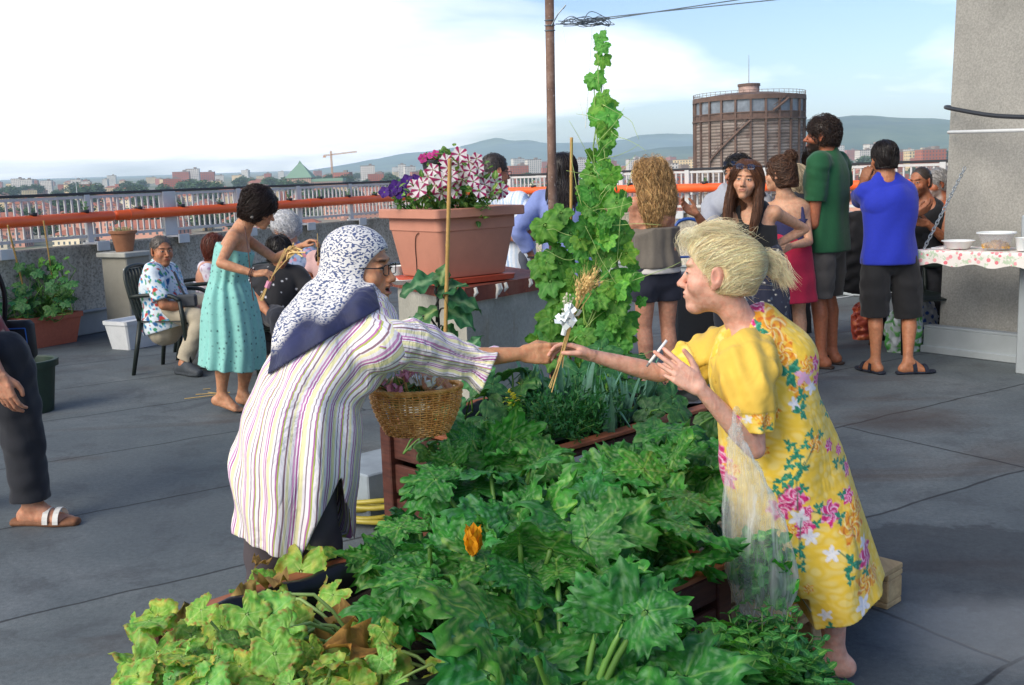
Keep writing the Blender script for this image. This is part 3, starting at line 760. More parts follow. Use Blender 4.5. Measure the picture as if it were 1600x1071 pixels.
def head_prims(S, c, f, up, s, mouth='shut', nose=1.0, jaw=1.0):
    A = frame(f, up); c = V(c)
    def w(x, y, z): return c+A.T@(np.array([x, y, z])*s)
    def E(p_, rad, k=.012, op='u'): S.ell(w(*p_), V(rad)*s, A, k*s, op)
    E((0, -.012, .035), (.074, .094, .084), .02)
    E((0, .028, -.03), (.060*jaw, .062, .080), .03)
    S.chain([w(0, .02, -.05), w(0, .062, -.098)], [.050*s*jaw, .026*s*jaw], .025*s)
    E((0, .074, -.101), (.022, .019, .017), .015)
    E((0, .078, .026), (.046, .016, .011), .012)
    for sg in (-1, 1):
        E((sg*.031, .097, .000), (.016, .014, .011), .012, 's')
        E((sg*.030, .0765, .000), (.0135, .0125, .0115), .002)
        E((sg*.030, .0775, .0055), (.0150, .0125, .0075), .004)
        E((sg*.042, .056, -.032), (.024, .026, .026), .02)
    S.chain([w(0, .088, .004), w(0, .103*nose**.3, -.020), w(0, .114*nose**.4, -.034)], [.0085*s, .0095*s, .0115*s], .010*s)
    for sg in (-1, 1): E((sg*.0115, .100, -.0385), (.0085, .011, .008), .006)
    E((0, .083, -.066), (.030, .015, .022), .015)
    if mouth == 'open':
        E((0, .098, -.066), (.021, .016, .009), .004, 's'); E((0, .099, -.055), (.025, .009, .0055), .005); E((0, .095, -.079), (.021, .010, .0065), .005); E((0, .086, -.060), (.019, .008, .0050), .001)
    else:
        E((0, .0950, -.0605), (.023, .0085, .0055), .005); E((0, .0940, -.0710), (.020, .0090, .0065), .005); E((0, .1045, -.0655), (.024, .006, .0012), .003, 's')
    for sg in (-1, 1):
        er = frame(unit(A[1]*.9+A[0]*sg*.45), A[2]); eru = np.array([er[0], er[1], er[2]])
        S.ell(w(sg*.080, -.012, -.004), V(.0085, .020, .033)*s, eru, .006*s); S.ell(w(sg*.077, -.003, -.033), V(.007, .010, .012)*s, eru, .006*s)
        S.ell(w(sg*.090, -.008, .000), V(.006, .011, .020)*s, eru, .004*s, 's')
    return A
FACE = dict(lip='b0604f', brow='3a2a20', iris='33241a', beard=0.0, beardc='2a211b', red=.25, mouth='shut', bald=None, brown=1.0)
def face_color(P, c, A, s, skin, o):
    q = (P-V(c))@A.T/s; x, y, z = q.T; ax_ = np.abs(x); C = np.repeat(skin[None], len(P), 0)
    def mixc(m, col): m = np.clip(m, 0, 1)[:, None]; C[:] = C*(1-m)+V(col)*m
    def ss(v, a, b): return np.clip((v-a)/(b-a), 0, 1)
    hd = ss(-np.abs(q).max(1), -.16, -.14)
    mixc(hd*o['red']*(np.exp(-((ax_-.042)**2+(z+.03)**2)/.0006)*(y > .03)+np.exp(-(x**2+(z+.033)**2)/.0002)*(y > .09)+((ax_ > .074) & (z < .04))*.8), skin*V(1.1, .62, .55))
    if o['beard']: 
        bm_ = ss(-z-.35*np.maximum(0, ax_-.03), .030, .052)*ss(y, -.01, .015)*ss(z, -.16, -.125); bm_ = bm_*(1-np.exp(-(x/.02)**2-((z+.066)/.008)**2))
        mixc(bm_*o['beard'], hexc(o['beardc']))
    fr = (y > .05)
    mixc(fr*ss(-np.abs(z-.024-.1*np.minimum(ax_-.03, .005)), -.0065, -.003)*ss(ax_, .012, .017)*ss(-ax_, -.054, -.044)*.85, hexc(o['brow']))
    e = ((ax_-.030)/.0125)**2+((z-.0005)/.0052)**2
    mixc(fr*ss(-e, -1.9, -1.1)*.65, skin*.35); mixc(fr*ss(-e, -1.0, -.8), V(.62, .58, .54)); i_ = ((ax_-.030)**2+(z-.001)**2)**.5
    mixc(fr*(e < 1)*ss(-i_, -.0062, -.005), hexc(o['iris'])); mixc(fr*ss(-np.abs(z-.0055+((ax_-.03)/.013)**2*.002), -.0026, -.0014)*(np.abs(ax_-.03) < .0145), hexc('1d1613'))
    mw = .022 if o['mouth'] == 'open' else .023
    l_ = (x/mw)**2+((z+.0655)/(.017 if o['mouth'] == 'open' else .0095))**2
    mixc((y > .07)*ss(-l_, -1.15, -.85)*.75, hexc(o['lip']))
    if o['mouth'] == 'open':
        mixc((y > .07)*ss(-((x/.019)**2+((z+.067)/.0075)**2), -1.0, -.8), hexc('3a1512')); mixc((y > .075)*ss(-((x/.018)**2+((z+.0625)/.0042)**2), -1.1, -.8), V(.80, .77, .70))
    else: mixc((y > .08)*ss(-((x/.021)**2+((z+.0655)/.0012)**2), -1.2, -.7)*.8, hexc('4a201c'))
    mixc((y > .09)*ss(-((ax_-.008)**2+(z+.045)**2)**.5, -.0042, -.003)*.8, skin*.2)
    return C
CURL = dict(relax=[(18, 28, 18)]*4, open=[(4, 8, 5)]*4, fist=[(75, 90, 60)]*4, grip=[(50, 62, 35)]*4, hold=[(35, 50, 30)]*4)
def hand_prims(S, wr, d, pal, side, s=1.0, curl='relax', thumb=.35, spread=3.0, thin=1.0, k0=.010, fing=None):
    """wr wrist, d towards the fingers, pal palm normal, side +1/-1: thumb towards side*(d x pal)"""
    wr = V(wr); d = unit(d); pal = unit(V(pal)-d*np.dot(pal, d)); t_ = np.cross(d, pal)*side
    def w(a, b, c): return wr+(d*a+t_*b+pal*c)*s
    C_ = CURL[curl] if isinstance(curl, str) else curl
    offs = [.029, .0095, -.0095, -.026]; ln = [.088, .092, .087, .078]; fl = [(.042, .025, .021), (.046, .029, .022), (.043, .027, .022), (.034, .021, .019)]
    for i in range(4): S.chain([w(.004, offs[i]*.62, 0), w(ln[i]*.55, offs[i]*.9, -.004), w(ln[i], offs[i], -.003)], V(.0135, .0125, .0108)*s*thin, k0*s)
    S.chain([w(.005, .010, .004), w(.05, .027, .010)], V(.015, .013)*s, k0*s); S.chain([w(.01, -.016, .005), w(.055, -.022, .005)], V(.013, .010)*s, k0*s)
    tips = []
    for i in range(4):
        p_ = w(ln[i], offs[i], -.003); a = 0; sp_ = R(spread*(1.5-i)); r0 = (.0088, .0092, .0088, .0078)[i]; pts = [p_]; dd0 = d*math.cos(sp_)+t_*math.sin(sp_)
        for j in range(3):
            a += R(C_[i][j]); pts.append(pts[-1]+(dd0*math.cos(a)+pal*math.sin(a))*fl[i][j]*s)
        S.chain(pts, V(1.12, 1.0, .92, .78)*r0*s*thin, .0035*s); tips.append(pts[-1])
    th = thumb
    T0 = [w(.016, .020, .006), w(.046, .050, .014), w(.074, .066, .018), w(.097, .073, .018)]
    T1 = [w(.016, .018, .010), w(.052, .034, .034), w(.080, .026, .046), w(.100, .012, .046)]
    pts = [a_*(1-th)+b_*th for a_, b_ in zip(T0, T1)]
    if fing is not None: pts = [w(*q) for q in fing]
    S.chain(pts, V(.0145, .0125, .0108, .0085)*s*thin, .006*s); tips.append(pts[-1])
    return tips
def arm_chain(a, e, w_, k, fem):
    a, e, w_ = V(a), V(e), V(w_); q = .86 if fem else 1.0
    pts = [a, a+(e-a)*.35, a+(e-a)*.75, e, e+(w_-e)*.25, e+(w_-e)*.65, w_]
    return pts, V(.050, .047, .041, .0385, .0415, .034, .0255)*k*q
def body(J, h=.009, hf=.004, hands=('relax', 'relax'), face=None, skin='c98f6d', legs=True, feet=True, fine_head=True, thin=1.0, veins=0):
    """one continuous skin surface; returns verts, faces, colours, Sdf, head frame"""
    S = Sdf(); k = J['k']; r = J['r']; fem = J['fem']; g_ = J['g']; fc = dict(FACE); fc.update(face or {})
    A = head_prims(S, J['head'], J['hf'], J['hu'], J['hs'], fc['mouth'], fc.get('nose', 1), fc.get('jaw', 1)); hs = J['hs']
    hc = V(J['head']); nb = V(J['neck'])
    nk = hc+A.T@(np.array([0, -.022, -.07])*hs); nr = (.050 if fem else .058)*k*J.get('nk', 1)
    S.chain([nk, nk*.5+nb*.5, nb-UZ*.02*k], [nr, nr*.97, nr*1.15], .03*k)
    wch = (.145 if fem else .165)*k*g_; pl, ws, ch = V(J['pelvis']), V(J['waist']), V(J['chest'])
    shm = (V(J['sh_r'])+V(J['sh_l']))/2; rs_ = unit(V(J['sh_r'])-V(J['sh_l'])); rr = J.get('rp', r)
    S.loft([pl-unit(ws-pl)*.05*k, pl, ws, ch, shm*.6+ch*.4, nb], [wch*.95, wch*1.05, wch*(.80 if fem else .9), wch, wch*.98, .06*k], V(.10, .115, .092, .112, .092, .055)*k*g_, [rr, rr, rr*.5+rs_*.5, rs_, rs_, rs_], .03*k)
    for n in 'rl':
        pts, rad = arm_chain(J['sh_'+n], J['el_'+n], J['wr_'+n], k*J.get('arm', 1), fem)
        S.chain([shm*.55+V(J['sh_'+n])*.45, J['sh_'+n]], [.055*k, .05*k], .04*k); S.chain(pts, rad*thin, .02*k)
        if legs:
            hp, kn, an = V(J['hip_'+n]), V(J['kn_'+n]), V(J['an_'+n]); ff = unit(J['ft_'+n]); cb = -unit(V(J['f']))*.012*k
            lg = J.get('leg', 1)
            S.chain([hp, hp+(kn-hp)*.5, kn, kn+(an-kn)*.28+cb, kn+(an-kn)*.65+cb*.5, an], V(.088, .070, .052, .054, .041, .033)*k*lg, .025*k)
            if feet:
                dn = J.get('fdn_'+n, -UZ); hl = an-ff*.035*k+dn*.048*k; bl = an+ff*.125*k+dn*.062*k; rt = unit(np.cross(ff, -V(dn)))
                S.chain([an, hl], V(.034, .031)*k, .02*k); S.chain([an+ff*.02*k, an+ff*.07*k+dn*.032*k, bl], V(.034, .032, .022)*k, .02*k); S.chain([hl+dn*0, bl-rt*.02*k], V(.028, .022)*k, .02*k); S.chain([hl, bl+rt*.02*k], V(.028, .021)*k, .02*k)
                sg = 1 if n == 'r' else -1
                for q, (o_, ln) in enumerate([(-.032, .062), (-.014, .058), (.002, .05), (.016, .042), (.029, .032)]):
                    b0 = bl+rt*o_*sg*k-ff*.01*k+dn*.002*k; S.chain([b0, b0+ff*ln*.6*k+UZ*.0*k, b0+ff*ln*k+dn*.006*k], V(.013, .0115, .009)*k*(1.15 if q == 0 else .85), .006*k)
    fine = []
    if fine_head: fine.append((hc-.15*hs-UZ*.02, hc+.15*hs, hf))
    HS = J.get('hands', {})
    for n in 'rl':
        o = HS.get(n)
        if o is None:
            d = unit(V(J['wr_'+n])-V(J['el_'+n])); pal = -r*(1 if n == 'r' else -1); o = dict(d=d, pal=pal)
        side = o.get('side'); 
        if side is None: side = 1 if n == 'r' else -1
        tips = hand_prims(S, J['wr_'+n], o['d'], o['pal'], side, k*J.get('hand', 1)*(.92 if fem else 1.03), o.get('curl', 'relax'), o.get('thumb', .35), o.get('spread', 3), o.get('thin', 1.0), fing=o.get('fing'))
        J['tips_'+n] = tips
        c_ = V(J['wr_'+n])+unit(o['d'])*.095*k; fine.append((c_-.125*k, c_+.125*k, o.get('h', hf)))
    v, f = polygonise(S, h, fine)
    C = face_color(v, hc, A, hs, hexc(skin), fc)
    for n in 'rl':   # knuckles, elbows, nails slightly redder
        m_ = np.exp(-((v-V(J['el_'+n]))**2).sum(1)/.0018)[:, None]*.25; C = C*(1-m_)+C*V(1.05, .75, .68)*m_
        for tp in J['tips_'+n]:
            m_ = np.exp(-((v-tp)**2).sum(1)/.00016)[:, None]*.35; C = C*(1-m_)+C*V(1.08, .78, .74)*m_
    b1, b2 = Noise(3)(v, .045)[:, None], Noise(8)(v, .022)[:, None]; C = np.clip(C*(1+.07*b1)*np.where(b2 > .25, V(1.0, .90, .88), V(1, 1, 1)), 0, 1)
    return v, f, C, S, A
def person(label, J, group=None, **kw):
    v, f, C, S, A = body(J, **kw); b = (V(J['an_r'])+V(J['an_l']))/2; b = V(b[0], b[1], max(0.0, min(J['an_r'][2], J['an_l'][2])-.085*J['k']))
    o = meshobj('person', v, f, M_skin(), None, b, C); tag(o, label, 'person', group); J['S'] = S; J['A'] = A; J['o'] = o
    return o
def garment(J, name, S, col, mat=None, h=.008, smooth=1, attr=None, label=None):
    lo, hi = S.bounds(); v, f = polygonise(S, h, (), smooth)
    c = col(v) if callable(col) else np.repeat(hexc(col)[None], len(v), 0)
    o = meshobj(name, v, f, mat or M_cloth(), J['o'], col=c, attr=attr(v) if attr else None)
    if label: o['label'] = label
    return o
def torso_loft(S, J, inf, top=1.0, hem=0.0, fold=None, noise=(.16, .006, 11, np.diag([1, 1, .6])), wide=1.0, cut=(True, False), belly=None):
    k = J['k']; g_ = J['g']; fem = J['fem']; wch = (.145 if fem else .165)*k*g_; pl, ws, ch, nb = [V(J[q]) for q in ('pelvis', 'waist', 'chest', 'neck')]
    shm = (V(J['sh_r'])+V(J['sh_l']))/2; rs_ = unit(V(J['sh_r'])-V(J['sh_l'])); rr = J.get('rp', J['r']); be = J['belly'] if belly is None else belly; fb = V(J['f'])*be*.5
    dn = pl-unit(ws-pl)*hem*k
    pts = [dn, pl*.5+dn*.5 if hem > .03 else pl*.9+ws*.1, ws+fb, ch+fb*.3, shm*.6+ch*.4]; W = V(wch*1.05, wch*1.05, wch*(.86 if fem else .95), wch*1.0, wch*.99)*wide+inf; D = V(.115, .115+be*.3, .10+be*.5, .115+be*.2, .095)*k*g_+inf
    Rr = [rr, rr, rr*.5+rs_*.5, rs_, rs_]
    if top > 0: pts.append(nb+unit(nb-ch)*.005*k); W = np.append(W, .072*k); D = np.append(D, .062*k); Rr.append(rs_)
    S.loft(pts, W, D, Rr, .02*k, cut=cut, fold=fold, noise=noise); return S
def sleeve(S, J, n, frac, inf, r1=None, k_=.02, noise=True, elbow=True):
    k = J['k']*J.get('arm', 1); q = .86 if J['fem'] else 1.0; a, e, w_ = V(J['sh_'+n]), V(J['el_'+n]), V(J['wr_'+n])
    shm = (V(J['sh_r'])+V(J['sh_l']))/2; a0 = shm*.3+a*.7
    if frac <= 1: pts = [a0, a, a+(e-a)*frac*.5, a+(e-a)*frac]; rad = V(.052, .052, .050, .047)*k*q+inf
    else: pts = [a0, a, a+(e-a)*.5, e, e+(w_-e)*(frac-1)*.6, e+(w_-e)*(frac-1)]; rad = V(.052, .052, .048, .042, .042, .036)*k*q+inf
    if r1: rad[-1] = r1*J['k']
    S.loft(pts, rad, rad, [unit(np.cross(e-a, V(.1, .2, .95)))]*len(pts), k_, cut=(False, True), noise=(.09, .005, 5) if noise else None); return S
def trousers(S, J, frac, inf, r1=None, top=.06):
    """frac 1 = to the knee, 2 = to the ankle"""
    k = J['k']; pl, ws = V(J['pelvis']), V(J['waist']); wch = (.145 if J['fem'] else .165)*k*J['g']; rr = J.get('rp', J['r'])
    tp = pl+unit(ws-pl)*top*k; ip = min(inf, .013); S.loft([pl-unit(ws-pl)*.09*k, pl, tp], V(wch*.95, wch*1.03, wch*.96)+ip, V(.10, .115, .105)*k*J['g']+ip, rr, .03*k, cut=(False, True), noise=(.1, .003, 3))
    for n in 'rl':
        hp, kn, an = V(J['hip_'+n]), V(J['kn_'+n]), V(J['an_'+n]); lg = J.get('leg', 1)
        if frac <= 1: pts = [hp, hp+(kn-hp)*frac*.5, hp+(kn-hp)*frac]; rad = V(.086, .085, .078)*k*lg+V(min(inf, .004), inf, inf)
        elif frac < 1.35: e_ = kn+(an-kn)*(frac-1); pts = [hp, hp*.5+e_*.5, e_]; rad = V(.086, .085, .078)*k*lg+V(min(inf, .004), inf, inf)
        else: pts = [hp, hp*.5+kn*.5, kn, kn+(an-kn)*.5*(frac-1), kn+(an-kn)*(frac-1)]; rad = V(.092, .076, .062, .055, .05)*k*lg+inf
        if r1: rad[-1] = r1*k
        S.loft(pts, rad, rad, [unit(np.cross(kn-hp, V(J['f'])+V(.01, .02, .3)))]*len(pts), .025*k, cut=(False, True), noise=(.11, .006, 8 if n == 'r' else 9))
    return S
def skirt(S, J, pts, W, D, fold=(7, .001, .012, .4), noise=(.15, .004, 4), k=.02):
    return S.loft(pts, W, D, J.get('rp', J['r']), k, cut=(False, True), fold=fold, noise=noise)
def sandal(J, n, col, closed=False, straps=2):
    k = J['k']; an = V(J['an_'+n]); ff = unit(V(J['ft_'+n])*V(1, 1, 0)); rt = np.cross(ff, UZ); b = V(an[0], an[1], J['o'].location[2]); S = Sdf()
    S.loft([b-ff*.075*k+UZ*.008, b+ff*.02*k+UZ*.008, b+ff*.13*k+UZ*.008, b+ff*.20*k+UZ*.010], V(.036, .034, .048, .030)*k, [.014]*4, rt, .01)
    o = MB()
    if closed: S.loft([b-ff*.07*k+UZ*.045, b+ff*.03*k+UZ*.06, b+ff*.12*k+UZ*.042, b+ff*.195*k+UZ*.03], V(.040, .042, .050, .036)*k, V(.045, .055, .04, .026)*k, rt, .015)
    so = garment(J, 'shoe' if closed else 'sandal', S, col, plain('sole_'+col, hexc(col), .7, .2), .006)
    if not closed:
        for q in range(straps):
            x = (.115, .03, -.02)[q]; hh = (.055, .095, .10)[q]; m = MB(); pts = [b+ff*(x+.012*math.cos(a))*k+rt*math.cos(a)*(.052 if q == 0 else .042)*k+UZ*(.012+hh*math.sin(a)*.93) for a in np.linspace(0, math.pi, 11)]
            P = []; F = []
            for i_, p_ in enumerate(pts):
                cen = b+ff*x*k+UZ*.03; out = unit(p_-cen)
                for dy in (-1, 1):
                    for dz in (0, 1): P.append(p_+ff*dy*.014+out*dz*.004)
            for i_ in range(len(pts)-1):
                a_ = i_*4; F += [(a_+1, a_+5, a_+7, a_+3), (a_, a_+2, a_+6, a_+4), (a_, a_+4, a_+5, a_+1), (a_+2, a_+3, a_+7, a_+6)]
            m.raw(P, F); m.build('strap', plain('strap_'+col, hexc(col)*.8, .6, .2), so)
# ---- hair
def strands(seeds, sdf, flow, steps, step, rad, lift=.003, stick=1.0, jit=.25, seed=0, wave=(0, 1), grav=0.0, taper=True, free=99, keep=None):
    r_ = np.random.RandomState(seed); P = seeds.copy(); n = len(P); T = []; jitv = r_.normal(size=(n, 3))*jit; ph = r_.uniform(0, 6.28, n); lf = lift*r_.uniform(.2, 1.6, n)
    vel = None; ph2 = r_.normal(size=(n, 3))
    for i in range(steps):
        T.append(P.copy()); dist, N = dgrad(sdf, P, .004) if i < free else (None, None)
        d = flow(P)+jitv
        if N is not None: d = d-N*(d*N).sum(1)[:, None]*stick
        d[:, 2] -= grav*i/steps
        d = d/(np.linalg.norm(d, axis=1)[:, None]+1e-9)
        if vel is not None: d = vel*.45+d*.55; d /= np.linalg.norm(d, axis=1)[:, None]+1e-9
        vel = d
        if wave[0]:
            sd_ = np.cross(d, ph2); sd_ /= np.linalg.norm(sd_, axis=1)[:, None]+1e-9
            Q = P+d*step+sd_*(np.cos(ph+i*step/wave[1]*6.28)*wave[0])[:, None]
        else: Q = P+d*step
        if i < free:
            Q = Q-N*((dist-lf)*min(1, .8*stick))[:, None]
        P = Q
    return np.stack(T, 1)   # n, steps, 3
def strand_mesh(T, rad, cols, sides=3):
    n, m, _ = T.shape; t_ = np.gradient(T, axis=1); t_ /= np.linalg.norm(t_, axis=2)[..., None]+1e-9
    ref = V(.37, .51, .77); a = np.cross(t_, ref); a /= np.linalg.norm(a, axis=2)[..., None]+1e-9; b = np.cross(t_, a)
    prof = np.sin(np.linspace(.35, math.pi*.96, m))**.6; rr = (np.asarray(rad).reshape(-1, 1)*prof[None])[..., None]
    V_ = np.stack([T+rr*(math.cos(2*math.pi*k/sides)*a+math.sin(2*math.pi*k/sides)*b) for k in range(sides)], 2).reshape(-1, 3)
    i0 = np.arange(n)[:, None, None]*m*sides+np.arange(m-1)[None, :, None]*sides+np.arange(sides)[None, None, :]; i1 = i0-np.arange(sides)+(np.arange(sides)+1) % sides
    F = np.stack([i0, i1, i1+sides, i0+sides], -1).reshape(-1, 4); C = np.repeat(cols, m*sides, 0)
    return V_, F, C
def hair_cap(J, thick=.018, front=.045, low=-.075, side=.0, back=.0, bulge=None, fr=(.075, .07, .105)):
    """hair volume in head space; front = hairline height"""
    S = Sdf(); A = J['A']; c = V(J['head']); s = J['hs']
    def w(x, y, z): return c+A.T@(np.array([x, y, z])*s)
    S.ell(w(0, -.014-back, .036), V(.075+thick+side, .093+thick, .085+thick)*s, A, .01)
    S.ell(w(0, -.04-back, -.02), V(.066+thick+side, .062+thick, (.075-low)*.5+.02)*s, A, .03)
    for b in (bulge or []): S.ell(w(*b[0]), V(b[1])*s, A, b[2] if len(b) > 2 else .02)
    S.ell(w(0, .115, -.062+front-.045), V(*fr)*s, A, .012, 's')
    S.plane(w(0, 0, low), -A[2], .002); 
    return S, w
def hair_obj(J, S, col, n, flow, steps=9, step=.018, rad=.0016, lift=.004, wave=(0, 1), grav=0, seed=1, h=.007, jit=.3, var=.25, free=99, stick=1.0, base=True, dark=.75, seeds=None, alpha=None, name='hair'):
    v, f = polygonise(S, h); r_ = np.random.RandomState(seed); c0 = hexc(col)
    sd_ = v[r_.randint(0, len(v), n)] if seeds is None else seeds(v, r_)
    T = strands(sd_, S, flow, steps, step, rad, lift, stick, jit, seed, wave, grav, free=free)
    k_ = np.clip((1+r_.normal(size=(len(sd_), 1))*var)*(1+.30*Noise(seed+60)(sd_, .016)[:, None]), .3, 1.9); cols = np.clip(c0*k_, 0, 1)
    V_, F, C = strand_mesh(T, rad*r_.uniform(.6, 1.4, len(sd_)), cols)
    vv = np.concatenate([v, V_]); ff = np.concatenate([f, F+len(v)]); cc = np.concatenate([np.repeat((c0*dark)[None], len(v), 0), C])
    return meshobj(name, vv, ff, M_hair(), J['o'], col=cc)
def flow_down(J, part=8, back=.6):
    A = J['A']; c = V(J['head'])
    def fn(P):
        q = (P-c)@A.T; d = np.stack([q[:, 0]*part*(q[:, 2] > .0), -back*np.ones(len(P)), -1.2-0*q[:, 0]], 1); return d@A
    return fn
def spectacles(J, col='1c1c20', s=1.0, lens=True, up=0.0, w=.0245, hgt=.0165, dy=.104, fill=None):
    A = J['A']; c = V(J['head']); hs = J['hs']
    def p_(x, y, z): return c+A.T@(np.array([x, y, z+up])*hs)
    m = MB()
    for sg in (-1, 1):
        m.tube([p_(sg*(.034+w*math.copysign(abs(math.cos(a))**.6, math.cos(a))), dy-.004*abs(math.cos(a)), -.004+hgt*math.copysign(abs(math.sin(a))**.6, math.sin(a))) for a in np.linspace(0, 2*math.pi, 25)], .0016, 6)
        m.tube([p_(sg*.058, dy-.004, .004), p_(sg*.076, dy-.02, .004), p_(sg*.083, .03, .003), p_(sg*.082, -.01, 0)], .0020, 6)
    m.tube([p_(-.010, dy, 0), p_(0, dy+.004, .003), p_(.010, dy, 0)], .0016, 6)
    o = m.build('spectacles', plain('frame_'+col, hexc(col), .25, .1, bump=0), J['o'], smooth=True)
    if fill:
        for sg in (-1, 1):
            m = MB(); pts = [p_(sg*(.034+w*.95*math.copysign(abs(math.cos(a))**.6, math.cos(a))), dy-.004*abs(math.cos(a)), -.004+hgt*.95*math.copysign(abs(math.sin(a))**.6, math.sin(a))) for a in np.linspace(0, 2*math.pi, 25)[:-1]]
            off = A[1]*.001; m.raw([q-off for q in pts]+[q+off for q in pts], [tuple(range(24))[::-1], tuple(range(24, 48))]+[(i, (i+1) % 24, 24+(i+1) % 24, 24+i) for i in range(24)])
            m.build('lens', fill, o)
    return o
def ramp_const(t, fac, stops):
    q = t.n.new('ShaderNodeValToRGB'); e = q.color_ramp.elements; q.color_ramp.interpolation = 'LINEAR'
    pts = []
    for (a, b, c) in stops: pts += [(a, c), (b, c)]
    while len(e) < len(pts): e.new(.5)
    for i, (p_, c) in enumerate(pts): e[i].position = p_; e[i].color = (*hexc(c), 1)
    t.link(fac, q.inputs['Fac']); return q.outputs['Color']
# ================================================================= woman in the patterned headscarf
J = stand(-.68, 2.98, 1.6, 58, True); J['g'] = .92
J['f'] = unit(V(.86, .5, 0)); J['r'] = np.cross(J['f'], UZ)
for q, p_ in dict(pelvis=(448, 690, 2.95), waist=(472, 618, 3.0), chest=(512, 562, 3.05), neck=(545, 498, 3.12), head=(562, 417, 3.18), sh_r=(600, 538, 2.96), sh_l=(510, 505, 3.26),
        el_r=(706, 562, 3.10), wr_r=(818, 553, 3.13), hip_r=(470, 705, 2.88), hip_l=(428, 700, 3.02), kn_r=(497, 885, 2.86), kn_l=(416, 890, 3.0)).items(): J[q] = at(*p_)
J['an_r'] = at(470, 1080, 2.86); J['an_r'][2] = .085; J['an_l'] = at(392, 1075, 3.0); J['an_l'][2] = .085
J['el_l'] = at(600, 610, 3.36); J['wr_l'] = at(662, 590, 3.28)
J['hf'] = unit(V(.96, -.22, -.05)); J['hs'] = .95; J['leg'] = .98; J['arm'] = .95
J['hands'] = dict(r=dict(d=V(1, .05, -.05), pal=V(.12, 1, -.15), curl=[(38, 62, 35), (48, 66, 40), (55, 70, 42), (60, 75, 42)], h=.0026, fing=[(.016, .018, .008), (.050, .036, .022), (.080, .032, .034), (.104, .022, .042)]),
                  l=dict(d=V(.7, -.5, -.1), pal=V(.1, -.2, -1), curl='hold'))
lady1 = person('smiling woman in navy print headscarf and striped tunic, holding out the bunch of wheat', J, h=.0055, hf=.0022, skin='c8926c',
    face=dict(mouth='open', lip='b05f58', brow='1d1412', nose=.9, jaw=1.05, red=.15))
J1 = J
spectacles(J, '17171b', fill=None)
garment(J, 'leggings', trousers(Sdf(), J, 2.0, .008), '4c4549', attr_mat('jersey', .9, .1, 40, .2, 500, .0008, wr=.2, wscale=14), .007)
# tunic
tA = [at(456, 838, 2.93), at(463, 770, 2.93), at(467, 695, 2.95), at(478, 625, 2.99), at(514, 562, 3.05), at(553, 515, 3.11), at(549, 490, 3.13)]
tW = V(.172, .180, .190, .165, .176, .166, .066); tD = V(.152, .160, .170, .142, .145, .12, .07)
def tunic_sdf(inf=0.0, cutn=True):
    S = Sdf(); S.loft(tA, tW+inf, tD+inf, J1['r'], .02, cut=(True, False), fold=(6, .010, .001, .8), noise=(.13, .010, 21, np.array([[1, 0, .35], [0, 1, 0], [-.2, 0, .42]])), res=34); return S
S = tunic_sdf(); S.loft([J['sh_r']*.6+J['neck']*.4-UZ*.015, J['sh_r']-V(0, 0, .01)], [.072, .072], [.065, .07], V(0, 1, 0), .04)
S.chain([J['sh_r'], J['el_r']*.25+J['sh_r']*.75], [.064, .058], .03); S.shell(.012)
# side slit
ap, b0, b1 = at(522, 765, 2.7), at(466, 880, 2.7), at(532, 880, 2.7)
def slit(P):
    q = (P@CRn-np.array([0, 0, EYE])@CRn); u_ = 800+F_PX*q[:, 0]/-q[:, 2]; v_ = 535.5+F_PX*-q[:, 1]/-q[:, 2]
    return None
pn = unit(np.cross(V(0, 1, 0), b0-ap)); pm = unit(np.cross(b1-ap, V(0, 1, 0)))
pn = pn if pn@(b1-b0) < 0 else -pn; pm = pm if pm@(b0-b1) < 0 else -pm
ap2, d2 = ap.copy(), 2.97
S.add(lambda P: np.maximum(np.maximum((P-ap2)@pn, (P-ap2)@pm), P[:, 1]-d2), [-1.2, 2.2, .1], [-.2, 2.95, 1.0], .002, 's')
t = NT('striped_cotton'); u_ = t.attr('u', 'Fac')
PER = .088
fr_ = t.math('FRACT', t.math('DIVIDE', t.math('ADD', u_, 5.0), PER))
W_ = 'eee9ed'
col = ramp_const(t, fr_, [(0, .04, W_), (.05, .095, 'ab5a9b'), (.105, .135, W_), (.145, .155, 'c9bd7d'), (.165, .27, 'ece7b4'), (.28, .34, W_), (.35, .375, '8b7a86'), (.385, .47, W_), (.48, .515, 'b76fa8'), (.525, .56, 'aebb57'), (.57, .68, W_), (.69, .73, '8a6b78'), (.74, .76, W_), (.77, .84, 'efeabc'), (.85, .93, W_), (.94, .96, 'c78fba')])
v = t.obj(); n = t.noise(6, 4, .6, v); t.base(t.mix(1.0, col, t.ramp(n, [(.3, .93), (.7, 1.0)]), 'MULTIPLY')); t.set(Roughness=.85, Sheen_Weight=.2)
nb = t.bump(t.noise(8, 4, .6, t.mapping(v, (1, 1, .4), (0, R(-30), 0)), 1.2), .8, .03); t.bump(t.noise(900, 2, .5, v), .2, .0006, nb); M_stripe = t.m
ax0 = crom(tA, 40)
def u_torso(v):
    out = np.zeros(len(v)); best = np.full(len(v), 9.0)
    for i in range(len(ax0)-1):
        a, ab = ax0[i], ax0[i+1]-ax0[i]; tt = np.clip((v-a)@ab/(ab@ab), 0, 1); d = v-a-tt[:, None]*ab; dn = np.linalg.norm(d, axis=1)
        w_ = unit(ab); r_ = unit(J1['r']-w_*(J1['r']@w_)); f_ = np.cross(w_, r_); th = np.arctan2(d@f_, d@r_); m_ = dn < best; out[m_] = th[m_]*.185; best[m_] = dn[m_]
    return out
tun = garment(J, 'tunic', S, W_, M_stripe, .005, attr=lambda v: dict(u=u_torso(v)))
ang = unit(np.cross(at(782, 543, 3.1)-at(746, 622, 3.1), V(0, 1, 0)))
